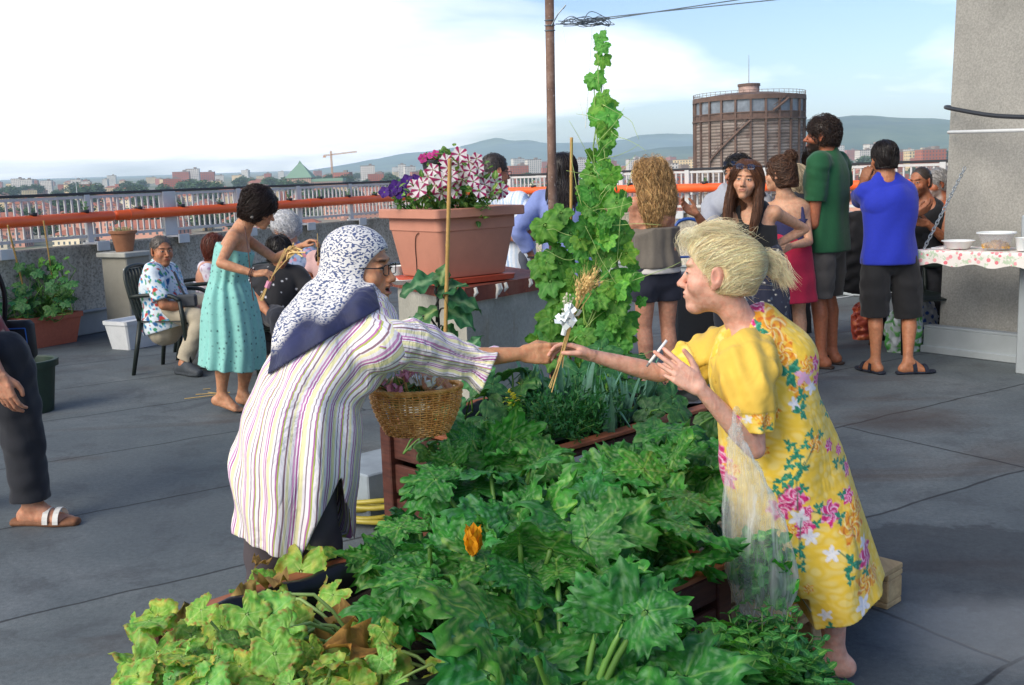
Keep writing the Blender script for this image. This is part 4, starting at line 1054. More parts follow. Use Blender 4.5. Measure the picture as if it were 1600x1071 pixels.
Sl = Sdf(); sp = [J['sh_r']+V(-.01, 0, -.005), at(640, 537, 3.0), at(690, 556, 3.06), at(728, 566, 3.09), at(748, 572, 3.10), at(790, 590, 3.12)]
Sl.loft(sp, V(.070, .070, .062, .050, .052, .088), V(.070, .068, .06, .05, .052, .085), V(0, 1, 0), .01, fold=(6, .002, .010, 1.0), noise=(.07, .006, 31), res=26, cut=(False, False))
pe = at(764, 583, 3.1); Sl.plane(pe, ang if ang[0] > 0 else -ang); Sl.shell(.010)
def u_arm(v):
    a = V(sp[0]); d = unit(V(sp[4])-a); q = v-a; r_ = unit(np.cross(d, V(0, 1, 0))); f_ = np.cross(d, r_); return np.arctan2(q@f_, q@r_)*.085+.03
o = garment(J, 'sleeve', Sl, W_, M_stripe, .0045, attr=lambda v: dict(u=u_arm(v))); o.parent = tun
# headscarf
S = Sdf(); A = J['A']; c = J['head']; s = J['hs']
def hw(x, y, z): return c+A.T@(np.array([x, y, z])*s)
S.ell(hw(0, -.016, .040), V(.092, .110, .092)*s, A, .02); S.ell(hw(0, -.022, -.03), V(.095, .098, .085)*s, A, .03); S.ell(hw(0, -.03, -.085), V(.088, .088, .06)*s, A, .035)
S.ell(hw(0, .028, -.115), V(.060, .048, .024)*s, A, .025); S.loft([hw(0, -.05, -.05), at(520, 490, 3.13), at(478, 525, 3.10)], [.085, .10, .11], [.075, .07, .06], J['r'], .04)
S.ell(hw(0, .120, -.040), V(.118, .104, .104)*s, A, .008, 's')
T0 = tunic_sdf(.012); T0.chain([J['sh_r'], J['el_r']*.2+J['sh_r']*.8], [.074, .068], .03)
S2 = Sdf(); S2.add(T0, T0.bounds()[0], T0.bounds()[1], .02); S2.ell(at(468, 528, 3.06), (.10, .12, .07), None, .05); S2.loft([at(505, 470, 3.15), at(470, 515, 3.08), at(440, 562, 3.0)], [.085, .10, .10], [.07, .065, .03], J['r'], .03)
pl0 = at(598, 480, 3.0); pn_ = unit(np.cross(at(429, 580, 3.0)-pl0, V(.12, 1, 0))); pn_ = pn_ if pn_[2] < 0 else -pn_; S2.plane(pl0, pn_); S2.plane(at(430, 500, 3.0), V(-1, 0, .12)); S2.plane(at(603, 500, 3.0), V(1, 0, .4))
lo, hi = S.bounds(); Sc = Sdf(); Sc.pr = list(S.pr); Sc.add(S2, at(425, 590, 3.0)-.25, at(610, 440, 3.2)+.2, .02)
nzs = Noise(77); Sc.pr.append((lambda P: np.full(len(P), -1e3), lo, hi, .001, 'u')) if False else None
t = NT('headscarf_print'); v = t.obj(); c0 = t.attr('Col'); sc_ = t.node('SeparateColor'); t.link(c0, sc_.inputs[0]); 
nd = t.node('TexNoise'); nd.inputs['Scale'].default_value = 55; t.link(v, nd.inputs['Vector']); vm = t.node('VectorMath', operation='MULTIPLY_ADD'); t.link(nd.outputs['Color'], vm.inputs[0]); vm.inputs[1].default_value = (.012,)*3; t.link(v, vm.inputs[2])
n1 = t.noise(120, 0, .5, t.mapping(vm.outputs[0], (1, 1, 1.9), (.3, .5, .2))); sq = t.ramp(n1, [(.545, 0), (.575, 1)])
cream = hexc('dcdad6'); colr = t.mix(sq, cream, hexc('43527c')); nv_ = t.ramp(t.noise(12, 3, .6, v), [(.3, hexc('10173a')), (.7, hexc('1c2656'))])
t.base(t.mix(sc_.outputs[0], colr, nv_)); t.set(Roughness=.7, Sheen_Weight=.2); nb = t.bump(t.noise(14, 3, .55, t.mapping(v, (1, 1, .6), (0, R(40), 0)), .7), .4, .015); t.bump(t.noise(900, 2, .5, v), .2, .0005, nb)
def scarf_col(v):
    d = (v-pl0)@pn_; lowm = np.clip((d+.085+.02*np.sin(v[:, 0]*40))/.03, 0, 1)*(np.linalg.norm(v-c, axis=1) > .145); x = np.zeros((len(v), 3)); x[:, 0] = lowm; return x
garment(J, 'headscarf', Sc, scarf_col, t.m, .0045)

# ================================================================= old woman in the yellow dress
J = stand(.85, 2.95, 1.5, 290, True); J['f'] = unit(V(-.93, .36, 0)); J['r'] = np.cross(J['f'], UZ)
for q, p_ in dict(pelvis=(1230, 705, 2.96), waist=(1212, 640, 2.96), chest=(1190, 585, 2.98), neck=(1170, 520, 2.97), head=(1122, 427, 2.96), sh_l=(1172, 552, 2.85), sh_r=(1145, 548, 3.18),
        el_l=(1180, 702, 2.74), wr_l=(1093, 606, 2.70), el_r=(1030, 584, 3.2), wr_r=(926, 556, 3.15), hip_l=(1245, 720, 2.9), hip_r=(1225, 715, 3.05), kn_l=(1290, 900, 2.88), kn_r=(1225, 890, 3.08)).items(): J[q] = at(*p_)
J['an_l'] = at(1303, 1060, 2.9); J['an_l'][2] = .085; J['an_r'] = at(1215, 1040, 3.08); J['an_r'][2] = .085; J['ft_l'] = V(-.9, .2, 0); J['ft_r'] = V(-.95, .3, 0)
J['hf'] = unit(V(-.93, .36, .02)); J['hs'] = .95; J['arm'] = .95; J['nk'] = 1.12
J['hands'] = dict(l=dict(d=V(-.80, .12, .58), pal=V(-.25, 1, .1), curl=[(14, 22, 10), (10, 18, 8), (24, 34, 16), (34, 42, 22)], h=.0024, spread=5, thin=.92, fing=[(.016, .020, .004), (.048, .046, .006), (.080, .062, .004), (.108, .070, .0)]),
                  r=dict(d=V(-1, .0, .34), pal=V(-.2, -.55, -.9), curl=[(12, 30, 22), (16, 34, 24), (22, 36, 25), (28, 40, 20)], h=.0024, thin=.92, spread=2, fing=[(.018, .018, .006), (.054, .034, .020), (.088, .032, .030), (.114, .024, .034)]))
J['nk'] = 1.0
lady2 = person('elderly woman with blond ponytail and yellow floral dress, cigarette between her fingers', J, h=.0055, hf=.0022, skin='dba993',
    face=dict(mouth='shut', lip='b97264', brow='a58a68', nose=.95, jaw=1.0, red=.28, iris='5b6a70'))
J2 = J
# dress with printed flowers
NECK = [at(1158, 485, 2.90), at(1128, 545, 2.88), at(1106, 625, 2.90)]; NECKR = [.052, .050, .030]
dA = [at(1275, 930, 2.97), at(1262, 885, 2.97), at(1240, 800, 2.97), at(1215, 705, 2.96), at(1192, 612, 2.97), at(1182, 560, 2.99), at(1180, 520, 3.0)]
S = Sdf(); S.loft(dA, V(.225, .222, .205, .185, .165, .165, .085), V(.20, .198, .185, .168, .145, .125, .08), J['r'], .02, cut=(True, False), fold=(5, .008, .0, 2.2), noise=(.13, .009, 41, np.array([[1, 0, .3], [0, 1, 0], [-.2, 0, .45]])), res=34)
S.ell(at(1225, 560, 3.0), (.09, .14, .09), None, .05)
S.chain(NECK, NECKR, .006, 's')
ap3 = at(1260, 898, 2.7); pL = unit(np.cross(V(0, 1, 0), at(1248, 1000, 2.7)-ap3)); pR = unit(np.cross(at(1284, 1000, 2.7)-ap3, V(0, 1, 0))); pL = pL if pL[0] < 0 else -pL; pR = pR if pR[0] > 0 else -pR
S.add(lambda P: np.maximum(np.maximum((P-ap3)@pL, (P-ap3)@pR), P[:, 1]-2.95), at(1240, 1060, 2.6), at(1300, 890, 3.0), .002, 's')
S.shell(.0095)
FL = []  # printed motifs: kind, px, py, radius px
for q in [('P', 1292, 796, 22), ('P', 1130, 730, 22), ('P', 1139, 762, 20), ('P', 1232, 770, 26), ('P', 1248, 815, 22), ('P', 1328, 778, 15), ('P', 1356, 872, 24), ('P', 1212, 790, 20), ('P', 1338, 745, 12), ('P', 1190, 500, 22), ('P', 1208, 488, 17), ('P', 1252, 790, 12), ('W', 1240, 800, 18), ('W', 1258, 830, 16),
          ('O', 1216, 520, 36), ('O', 1228, 555, 26), ('O', 1250, 605, 20), ('O', 1270, 690, 17), ('O', 1330, 822, 30), ('O', 1345, 800, 20), ('O', 1350, 905, 26), ('O', 1252, 905, 10), ('O', 1190, 700, 10), ('O', 1205, 640, 14), ('O', 1228, 820, 12), ('O', 1150, 740, 12),
          ('W', 1290, 855, 16), ('W', 1240, 630, 12), ('W', 1275, 610, 14), ('L', 1262, 590, 20), ('W', 1340, 935, 18), ('W', 1245, 950, 18), ('W', 1278, 945, 12), ('W', 1352, 850, 12), ('W', 1180, 610, 10),
          ('G', 1236, 585, 22), ('G', 1250, 640, 14), ('G', 1228, 690, 10), ('G', 1238, 705, 12), ('G', 1245, 725, 13), ('G', 1226, 720, 10), ('G', 1230, 740, 12), ('G', 1252, 690, 9), ('G', 1262, 675, 9), ('G', 1283, 680, 8), ('G', 1215, 745, 12), ('G', 1246, 755, 10), ('G', 1272, 785, 10), ('G', 1268, 808, 8), ('G', 1310, 805, 11), ('G', 1318, 775, 9), ('G', 1322, 872, 18), ('G', 1318, 893, 10), ('G', 1352, 890, 10), ('G', 1240, 850, 13), ('G', 1242, 872, 10), ('G', 1120, 700, 14), ('G', 1122, 745, 10), ('G', 1186, 535, 18), ('G', 1195, 520, 12), ('G', 1224, 965, 10), ('G', 1286, 963, 8), ('G', 1250, 945, 8), ('G', 1200, 975, 10), ('G', 1302, 640, 8), ('G', 1310, 660, 7), ('G', 1330, 735, 10), ('G', 1205, 760, 10), ('G', 1100, 560, 9), ('G', 1108, 580, 8), ('G', 1255, 620, 12),
          ('P', 1300, 700, 11), ('P', 1325, 715, 9), ('G', 1312, 728, 9), ('O', 1375, 905, 14), ('P', 1282, 575, 15), ('P', 1290, 600, 12), ('O', 1268, 575, 16), ('P', 1180, 945, 12), ('O', 1205, 955, 12)]: FL.append(q)
YEL = hexc('edc53b'); r_ = np.random.RandomState(4)
CENT = [(k_, at(x, y, 2.82), rr_/1650*2.86, r_.uniform(0, 6.28)) for k_, x, y, rr_ in FL]
# scattered motifs round the back, where the photograph does not reach
def dress_col(v):
    n = Noise(5)(v, .035); n2 = Noise(6)(v, .05); C = np.repeat(YEL[None], len(v), 0); m_ = np.clip((np.abs(n)*1.2+n2*.3)*1.2-.25, 0, 1)[:, None]*.55; C = C*(1-m_)+hexc('f2dd8c')*m_
    rt, fw = V(1, 0, 0), V(0, 0, 1)
    near = v@V(.0, -1, 0) > -2.97-.05
    for k_, c_, r0, ph in CENT:
        d = v-c_; x, y = d@rt, d@fw; rr_ = np.hypot(x, y); sel = (rr_ < r0*1.5) & (v[:, 1] < 3.02)
        if not sel.any(): continue
        x, y, rr_ = x[sel], y[sel], rr_[sel]; th = np.arctan2(y, x)+ph; cc = C[sel]
        def mx(m, col): 
            m = np.clip(m, 0, 1)[:, None]; cc[:] = cc*(1-m)+hexc(col)*m
        def ss(e): return np.clip(e/(r0*.10), 0, 1)
        if k_ in 'PO':
            ed = r0*(.84+.16*np.sin(6*th)+.06*np.sin(13*th)); a, b, c3, d3 = ('d61f78', 'f08cbc', 'b01560', 'fbe0ee') if k_ == 'P' else ('f0a01c', 'f9cf55', 'd86a12', 'fbe9a8')
            mx(ss(ed-rr_), a); mx(np.clip(np.sin(th*6+rr_/r0*5)*2, 0, 1)*(rr_ < ed*.95)*.9, b); mx(np.clip(np.sin(rr_/r0*16+2*np.sin(3*th))*2-.6, 0, 1)*(rr_ < ed*.85)*.85, c3); mx(np.clip(np.sin(rr_/r0*11+th*5)*2-1.1, 0, 1)*(rr_ < ed*.9)*.9, d3)
        elif k_ in 'WL':
            ed = r0*(.75+.25*np.sin(5*th)); mx(ss(ed-rr_)*.9, 'e9eaf2' if k_ == 'W' else 'e6a9d6'); mx(np.clip(np.sin(5*th+rr_/r0*3)*2-1, 0, 1)*(rr_ < ed)*.5, 'b9c4dd')
        else:
            ed = r0*1.25*np.abs(np.cos(1.5*th))**.8*(.85+.15*np.sin(9*th)); mx(ss(ed-rr_), '1d8464'); mx(np.clip(np.sin(rr_/r0*9+th*2)*2-.9, 0, 1)*(rr_ < ed*.9)*.7, '57b391'); mx((np.abs(np.sin(1.5*th)) < .06)*(rr_ < ed)*.7, '0f5a44')
        C[sel] = cc
    # stems
    for (x0, y0, x1, y1) in [(1236, 745, 1268, 690), (1236, 745, 1238, 790), (1210, 770, 1250, 715), (1292, 800, 1262, 790), (1300, 850, 1325, 870), (1240, 860, 1244, 800)]:
        a, b = at(x0, y0, 2.82), at(x1, y1, 2.82); ab = b-a; q = v-a; tt = np.clip((q*V(1, 0, 1))@ab/(ab@ab), 0, 1); dd = np.linalg.norm((q-tt[:, None]*ab)*V(1, 0, 1), axis=1); m_ = (np.clip(1-dd/.0035, 0, 1)*(v[:, 1] < 3.0))[:, None]; C = C*(1-m_)+hexc('1d6b52')*m_
    return C
M_dress = attr_mat('printed_cotton', .8, .06, 30, .2, 800, .0006, wr=.9, wscale=9, Sheen_Weight=.1)
dr = garment(J, 'dress', S, dress_col, M_dress, .0036)
for n, pts, W_s, D_s in [('l', [at(1166, 540, 2.92), at(1166, 562, 2.83), at(1168, 605, 2.775), at(1175, 648, 2.75), at(1177, 674, 2.745)], V(.070, .082, .082, .057, .051), V(.065, .075, .08, .058, .052)),
                       ('r', [at(1150, 545, 3.14), at(1120, 553, 3.2), at(1085, 568, 3.2), at(1060, 578, 3.2)], V(.08, .082, .072, .062), V(.08, .08, .07, .062))]:
    Ss = Sdf(); Ss.loft(pts, W_s, D_s, V(1, 0, 0) if n == 'l' else V(0, 1, 0), .02, cut=(False, True), fold=(5, .002, .009, 1.0), noise=(.07, .008, 51, np.array([[1, 0, .4], [0, 1, 0], [-.2, 0, .4]])), res=20)
    if n == 'l': Ss.chain(NECK, NECKR, .006, 's')
    Ss.shell(.0105)
    e_ = V(pts[-1]); d_ = unit(V(pts[-1])-V(pts[-2])); CUFF = [(q[0], at(x, y, 2.70), rr_/1650*2.7, 1.0) for q, x, y, rr_ in [('O', 1195, 657, 14), ('P', 1152, 655, 9), ('O', 1182, 648, 9), ('W', 1168, 656, 9), ('G', 1204, 668, 7), ('G', 1188, 668, 6)]]
    def cuff_col(v, e_=e_, d_=d_, n=n):
        global CENT
        C = np.repeat(hexc('e2bb4a')[None], len(v), 0); z = -(v-e_)@d_; m_ = (z < .052)
        if n == 'l':
            keep_, CENT = CENT, CUFF; Cd = dress_col(v); CENT = keep_
        else: Cd = dress_col(v)
        C[m_] = Cd[m_]; q = (np.abs(z-.053) < .003)[:, None]; C = np.where(q, C*.72, C); return C
    o = garment(J, 'sleeve', Ss, cuff_col, M_dress, .0045); o.parent = dr
# hair: swept back to a ponytail
S, w_ = hair_cap(J, .005, .060, -.058, bulge=[((0, .03, .064), (.056, .06, .038), .03), ((0, -.085, .03), (.06, .05, .06), .03)], fr=(.105, .098, .116))
tie = at(1189, 408, 2.97)
for sg in (-1, 1): S.ell(w_(sg*.084, -.012, -.006), V(.022, .026, .036)*J['hs'], J['A'], .004, 's')
def fl2(P):
    d = tie-P; d = d/(np.linalg.norm(d, axis=1)[:, None]+1e-6); d[:, 2] += .35*np.clip((tie[0]-P[:, 0])/.13-.35, 0, 1); return d
hr = hair_obj(J, S, 'ffe9b8', 8000, fl2, 12, .013, .0005, .0035, seed=3, h=.0045, jit=.12, var=.26, dark=.84)
# ponytail and loose strands
r_ = np.random.RandomState(8); n = 1300; T = []
for i in range(n):
    o = r_.normal(size=3)*.007; sp_ = r_.normal(size=3)*.011; L = r_.uniform(.75, 1.1); loop = r_.rand() < .25
    P = [tie+o*.7]
    if not loop: q = [tie+o, tie+V(.022, -.005, .006)+o*1.5+sp_*.3, tie+V(.046, -.008, -.006)*L+sp_*.6+o, tie+V(.058, -.01, -.036)*L+sp_*.9, tie+V(.072, -.01, -.062)*L+sp_*1.2]
    else: q = [tie+o, tie+V(.015, -.02, -.022)+o, tie+V(.034, -.022, -.036)+o*1.2, tie+V(.040, -.02, -.020)+o, tie+V(.028, -.02, -.004)+o]
    T.append(crom(q, 10))
for i in range(700):   # fringe swept forward and flyaways
    a = r_.uniform(-1, 1); st_ = w_(a*.05, .055+r_.uniform(-.02, .02), .108+r_.uniform(-.012, .012)); f_ = J['A'][1]; k_ = r_.rand()
    if k_ < .16: q = [st_, st_+f_*.020+UZ*.014, st_+f_*.040-UZ*.002, st_+f_*.046-UZ*.020+r_.normal(size=3)*.006, st_+f_*.040-UZ*.034+r_.normal(size=3)*.008]
    elif k_ < .8: q = [st_, st_-f_*.012+UZ*.022, st_-f_*.055+UZ*.026+r_.normal(size=3)*.010, st_-f_*.10+UZ*.012+r_.normal(size=3)*.014]
    else: 
        b = w_(a*.08, r_.uniform(-.09, .02), r_.uniform(-.06, .12)); q = [b, b+V(.02, 0, .01)+r_.normal(size=3)*.006, b+V(.045, 0, .004)+r_.normal(size=3)*.018]
    T.append(crom(q, 10))
T = np.array(T); V_, F, C = strand_mesh(T, .00048*r_.uniform(.6, 1.4, len(T)), np.clip(hexc('ffedc4')*np.clip(1+r_.normal(size=(len(T), 1))*.18, .4, 1.4), 0, 1)); o = meshobj('ponytail', V_, F, M_hair(), hr, col=C)
m = MB(); 
for q in (-.004, .004): m.tube([tie+V(.004+q*1.3, math.cos(a)*.014, math.sin(a)*.017) for a in np.linspace(0, 2*math.pi, 20)], .0045, 6)
m.build('hair_tie', plain('elastic_black', hexc('1a1a1e'), .8, .2), hr, smooth=True)
for (a, b) in [((1145, 452), (1160, 421)), ((1117, 450), (1143, 451))]:
    m = MB(); pts = []
    for q in np.linspace(0, 1, 7):
        p_ = at(a[0]+(b[0]-a[0])*q, a[1]+(b[1]-a[1])*q, 2.80); rd = unit(p_-V(0, 0, EYE))
        for it in range(30): p_ = p_+rd*max(-.01, min(.02, S(p_[None])[0]-.003))
        pts.append(p_)
    m.tube(pts, .0011, 5); m.build('hairpin', plain('pin_metal', hexc('5d564e') if a[0] > 1140 else hexc('e0cfa0'), .35, .1, metal=.5), hr)
tp = (J2['tips_l'][0]+J2['tips_l'][1])*.5; cd = unit(at(1041, 538, 2.70)-at(1011, 577, 2.69)); 
cg = empty('cigarette', tp, 'white cigarette between the fingers of the woman in yellow', 'cigarette')
m = MB(); m.tube([tp-cd*.042, tp+cd*.033], .0040, 10); m.build('paper', plain('cigarette_paper', hexc('eeece6'), .7, .05), cg, smooth=True); m = MB(); m.tube([tp-cd*.0425, tp-cd*.054], [.0038, .0030], 10); m.build('ash', plain('ash', hexc('86827e'), .9, .3), cg, smooth=True)
# ------------------------------------------------------------------ leaves
def leaf_mat(name, tr=.22, rough=.42):
    if name in _mc: return _mc[name]
    t = NT(name); v = t.obj(); c = t.attr('Col'); n = t.noise(35, 4, .6, v)
    col = t.mix(1.0, c, t.ramp(n, [(.28, .72), (.72, 1.12)]), 'MULTIPLY'); t.base(col); t.set(Roughness=rough+.06, Specular_IOR_Level=.32)
    t.bump(t.noise(70, 4, .65, v, .6), .4, .005)
    tb = t.node('BsdfTranslucent'); t.link(t.mix(1.0, col, (1.25, 1.35, .55), 'MULTIPLY'), tb.inputs['Color']); ms = t.node('MixShader'); ms.inputs[0].default_value = tr
    t.link(t.b.outputs[0], ms.inputs[1]); t.link(tb.outputs[0], ms.inputs[2]); t.link(ms.outputs[0], t.n['Material Output'].inputs['Surface']); _mc[name] = t.m; return t.m
def leaf_tpl(kind, seed, nr=17, ns=88):
    """returns verts (unit size), quads, colours"""
    r_ = np.random.RandomState(seed); th = np.linspace(-math.pi, math.pi, ns+1); P = []; C = []; ph = r_.uniform(0, 6.28, 6)
    cosl = lambda n_, p_: np.abs(np.cos(n_*th/2))**p_
    nz_ = Noise(seed+50); nz2 = Noise(seed+90)
    if kind == 'zucchini':
        lob = np.zeros_like(th)
        for a0, h_, w_ in [(0, 1.0, .40), (1.02, .94, .36), (-1.02, .94, .36), (2.02, .84, .42), (-2.02, .84, .42)]: lob = np.maximum(lob, h_*np.exp(-((th-a0-r_.normal()*.05)/w_)**2))
        ro = .64+.36*lob; saw = ((th*3.3+ph[0]+.25*np.sin(5*th+ph[4])) % 1); ro = ro*(.86+.25*np.abs(saw-.5)*2+.05*np.sin(29*th+ph[1])); ro *= np.clip((math.pi-np.abs(th))/.34, .10, 1)**.5
        veins = [0, 1.05, -1.05, 2.05, -2.05]; c1, c2, cv, sil = '1f6626', '429236', '8fc060', 'a9c9a0'
    elif kind == 'squash':
        lob = np.maximum.reduce([np.exp(-((th-a0)/.42)**2)*h_ for a0, h_ in [(0, 1.), (1.1, .92), (-1.1, .92), (2.2, .85), (-2.2, .85)]])
        ro = .62+.38*lob; ro = ro*(1+.03*np.sin(23*th+ph[0])+.02*np.sin(41*th+ph[1])); ro *= np.clip((math.pi-np.abs(th))/.45, .10, 1)**.6
        veins = [0, 1.1, -1.1, 2.2, -2.2]; c1, c2, cv, sil = '2c6038', '4a8546', '7fa566', '7fa080'
    elif kind == 'pale':
        ro = .90+.07*np.cos(5*th)+.03*np.sin(17*th+ph[0])+.03*np.sin(29*th+ph[1]); ro *= np.clip((math.pi-np.abs(th))/.5, .10, 1)**.6
        veins = [0, 1.2, -1.2, 2.3, -2.3]; c1, c2, cv, sil = '64a83a', '96c654', 'c6dc8c', 'b9c970'
    elif kind == 'grape':
        lob = np.maximum.reduce([np.exp(-((th-a0)/.38)**2)*h_ for a0, h_ in [(0, 1.), (.95, .88), (-.95, .88), (2.0, .74), (-2.0, .74)]])
        ro = .62+.38*lob; ro = ro*(1+.13*(np.abs(((th*3.7+ph[0]) % 1)-.5)*2-.5)); ro *= np.clip((math.pi-np.abs(th))/.4, .12, 1)**.6
        veins = [0, .95, -.95, 2.0, -2.0]; c1, c2, cv, sil = '42882f', '74b34a', 'a2cc70', '5f9c48'
    else: raise ValueError(kind)
    rings = np.linspace(0, 1, nr+1)[1:]
    P.append([0, 0, 0]); C.append(hexc(cv))
    fold = r_.uniform(.7, 1.3)
    ks = np.hanning(13); ks /= ks.sum(); rs_m = np.convolve(np.concatenate([ro[-7:-1], ro, ro[1:7]]), ks, 'same')[6:-6]
    for rr in rings:
        re_ = rs_m+(ro-rs_m)*rr**5; x, y = rr*re_*np.sin(th), rr*re_*np.cos(th); rad = rr*re_
        vd = np.min([np.abs(((th-a0+math.pi) % (2*math.pi))-math.pi) for a0 in veins], 0)*rad   # distance to a main vein
        zu = kind == 'zucchini'
        z = -(.035 if zu else .06)*np.exp(-(vd/.04)**2)*rr*.8*fold+(.012 if zu else .03)*np.sin(13*rad+vd*44)*rr*.7+(.045*rr**3*np.sin(9*th+ph[2]))+(.035*rr*nz_(np.stack([x, y, 0*x+3], 1), .16) if zu else 0)+.05*nz_(np.stack([x, y, 0*x], 1), .45)*rr-.20*rad**2*r_.uniform(.5, 1.2)
        if kind == 'pale': z += .14*rad**2+.06*rr**2*np.sin(4*th+ph[3])
        P += list(np.stack([x, y, z], 1)[:-1])
        q = np.stack([x, y, 0*x], 1); a = np.clip(.5+.5*nz_(q, .35), 0, 1)[:, None]; c = hexc(c1)*(1-a)+hexc(c2)*a
        if kind == 'zucchini': m_ = np.clip(nz2(q, .12)*2.6+np.exp(-((vd-.05)/.05)**2)*.8-.9, 0, 1)[:, None]*.30; c = c*(1-m_)+hexc(sil)*m_
        if kind == 'pale': m_ = np.clip((rr-.74)*3+nz2(q, .25)*1.2-.45, 0, 1)[:, None]; c = c*(1-m_)+hexc('9c7638')*m_; m_ = np.clip(nz2(q, .5)*.8-.1, 0, .7)[:, None]; c = c*(1-m_)+hexc('c3c95c')*m_
        m_ = (np.exp(-(vd/.014)**2)*.75+(.12 if kind == 'zucchini' else .3)*(np.abs(np.sin(9*rad+vd*34+1.2)) < .18)*(vd > .02))[:, None]*(1.0 if kind != 'grape' else .7); m_ = np.clip(m_, 0, 1)*.8; c = c*(1-m_)+hexc(cv)*m_
        C += list(c[:-1])
    P = np.array(P); C = np.array(C); F = []
    for i in range(nr-1):
        k = np.arange(ns); a = 1+i*ns+k; b = 1+i*ns+(k+1) % ns; F.append(np.stack([a, b, b+ns, a+ns], 1))
    k = np.arange(0, ns, 2); F.append(np.stack([0*k, 1+k, 1+(k+1) % ns, 1+(k+2) % ns], 1))
    F = np.concatenate(F)[:, ::-1]; return P, F, C
def oval_tpl(seed, c1, c2, cv, wid=.45, nr=8, curl=.25, wavy=.04, cup=.12, serr=0.0):
    r_ = np.random.RandomState(seed); ys = np.linspace(0, 1, nr+1); xs = np.linspace(-1, 1, 7); P = []; C = []
    for y in ys:
        w_ = wid*math.sin(math.pi*min(1, y**.75*.985+.015))**.8*(1+serr*math.sin(y*60))
        for x in xs:
            z = cup*abs(x)*w_*1.2-curl*y*y+wavy*math.sin(y*15+x*2+seed)*abs(x)+.03*math.sin(y*26)*(1-abs(x)); P.append([x*w_, y, z])
            c = hexc(c1)+(hexc(c2)-hexc(c1))*np.clip(.5+.45*math.sin(y*22+abs(x)*5), 0, 1); C.append(c if abs(x) > .05 else hexc(cv))
    F = [(i*7+k, i*7+k+1, (i+1)*7+k+1, (i+1)*7+k) for i in range(nr) for k in range(6)]
    return np.array(P), np.array(F), np.array(C)
class Foliage:
    def __init__(s): s.V = []; s.F = []; s.C = []; s.n = 0
    def add(s, tpl, pos, tipdir, nrm, size, tint=(1, 1, 1), r_=None):
        P, F, C = tpl; y = unit(tipdir); z = unit(V(nrm)-y*np.dot(nrm, y)); x = np.cross(y, z)
        s.V.append(V(pos)+size*(P[:, :1]*x+P[:, 1:2]*y+P[:, 2:3]*z)); s.F.append(F+s.n); s.C.append(np.clip(C*np.asarray(tint), 0, 1)); s.n += len(P); return s
    def build(s, name, mat, parent):
        return meshobj(name, np.concatenate(s.V), np.concatenate(s.F), mat, parent, col=np.concatenate(s.C))
def tint(r_, a=.16): 
    k = 1+r_.normal()*a; h = r_.normal()*.13; return V(k*(1+h), k, k*(1-h*.9))
ZT = [leaf_tpl('zucchini', i) for i in range(6)]; SQ = [leaf_tpl('squash', 10+i, 12, 72) for i in range(4)]; PT = [leaf_tpl('pale', 20+i, 14, 64) for i in range(5)]; GT = [leaf_tpl('grape', 30+i, 9, 54) for i in range(5)]
M_leaf = leaf_mat('leaf'); M_grape = leaf_mat('vine_leaf', .32, .5); M_stem = attr_mat('stem', .5, .15, 30, .1, 200)
G1 = hexc('5d8a3a')
def stem(m, a, b, r0, r1, bend=None, n=7, col=None):
    a, b = V(a), V(b); mid = (a+b)/2+(V(bend) if bend is not None else 0); pts = crom([a, mid, b], n); m.tube(pts, np.linspace(r0, r1, n), 6, col=col if col is not None else G1); return pts
SOIL = .37
# ------------------------------------------------------------------ raised boxes on pallets
t = NT('stained_wood'); v = t.obj(); n = t.noise(6, 5, .6, t.mapping(v, (1, 1, 9))); n2 = t.noise(14, 4, .7, v)
t.base(t.mix(t.ramp(n2, [(.55, 0), (.8, .5)]), t.ramp(n, [(.3, hexc('3a1d18')), (.7, hexc('5e3327'))]), hexc('7d6353'))); t.set(Roughness=.65); t.bump(n, .3, .004); M_wood = t.m
t = NT('rim_wood'); v = t.obj(); n = t.noise(7, 5, .6, v); t.base(t.ramp(n, [(.3, hexc('7d4327')), (.7, hexc('a86442'))])); t.set(Roughness=.6); t.bump(n, .2, .004); M_rim = t.m
t = NT('pallet_wood'); v = t.obj(); n = t.noise(5, 6, .65, t.mapping(v, (8, 1, 8), (0, 0, -R(43)))); n2 = t.noise(3, 3, .5, v)
t.base(t.mix(t.ramp(n2, [(.5, 0), (.75, .6)]), t.ramp(n, [(.3, hexc('a98a5e')), (.7, hexc('d6b987'))]), hexc('8f7a5c'))); t.set(Roughness=.75); t.bump(n, .3, .004); M_pal = t.m
M_liner = plain('black_liner', hexc('17181a'), .3, .2, 20, .3, 25, .006)
t = NT('soil'); v = t.obj(); n = t.noise(60, 5, .75, v); t.base(t.ramp(n, [(.3, hexc('120d0a')), (.7, hexc('3b2c22'))])); t.set(Roughness=1); t.bump(n, 1, .02); M_soil = t.m
M_pap = plain('label_paper', hexc('e4e4de'), .6, .04)
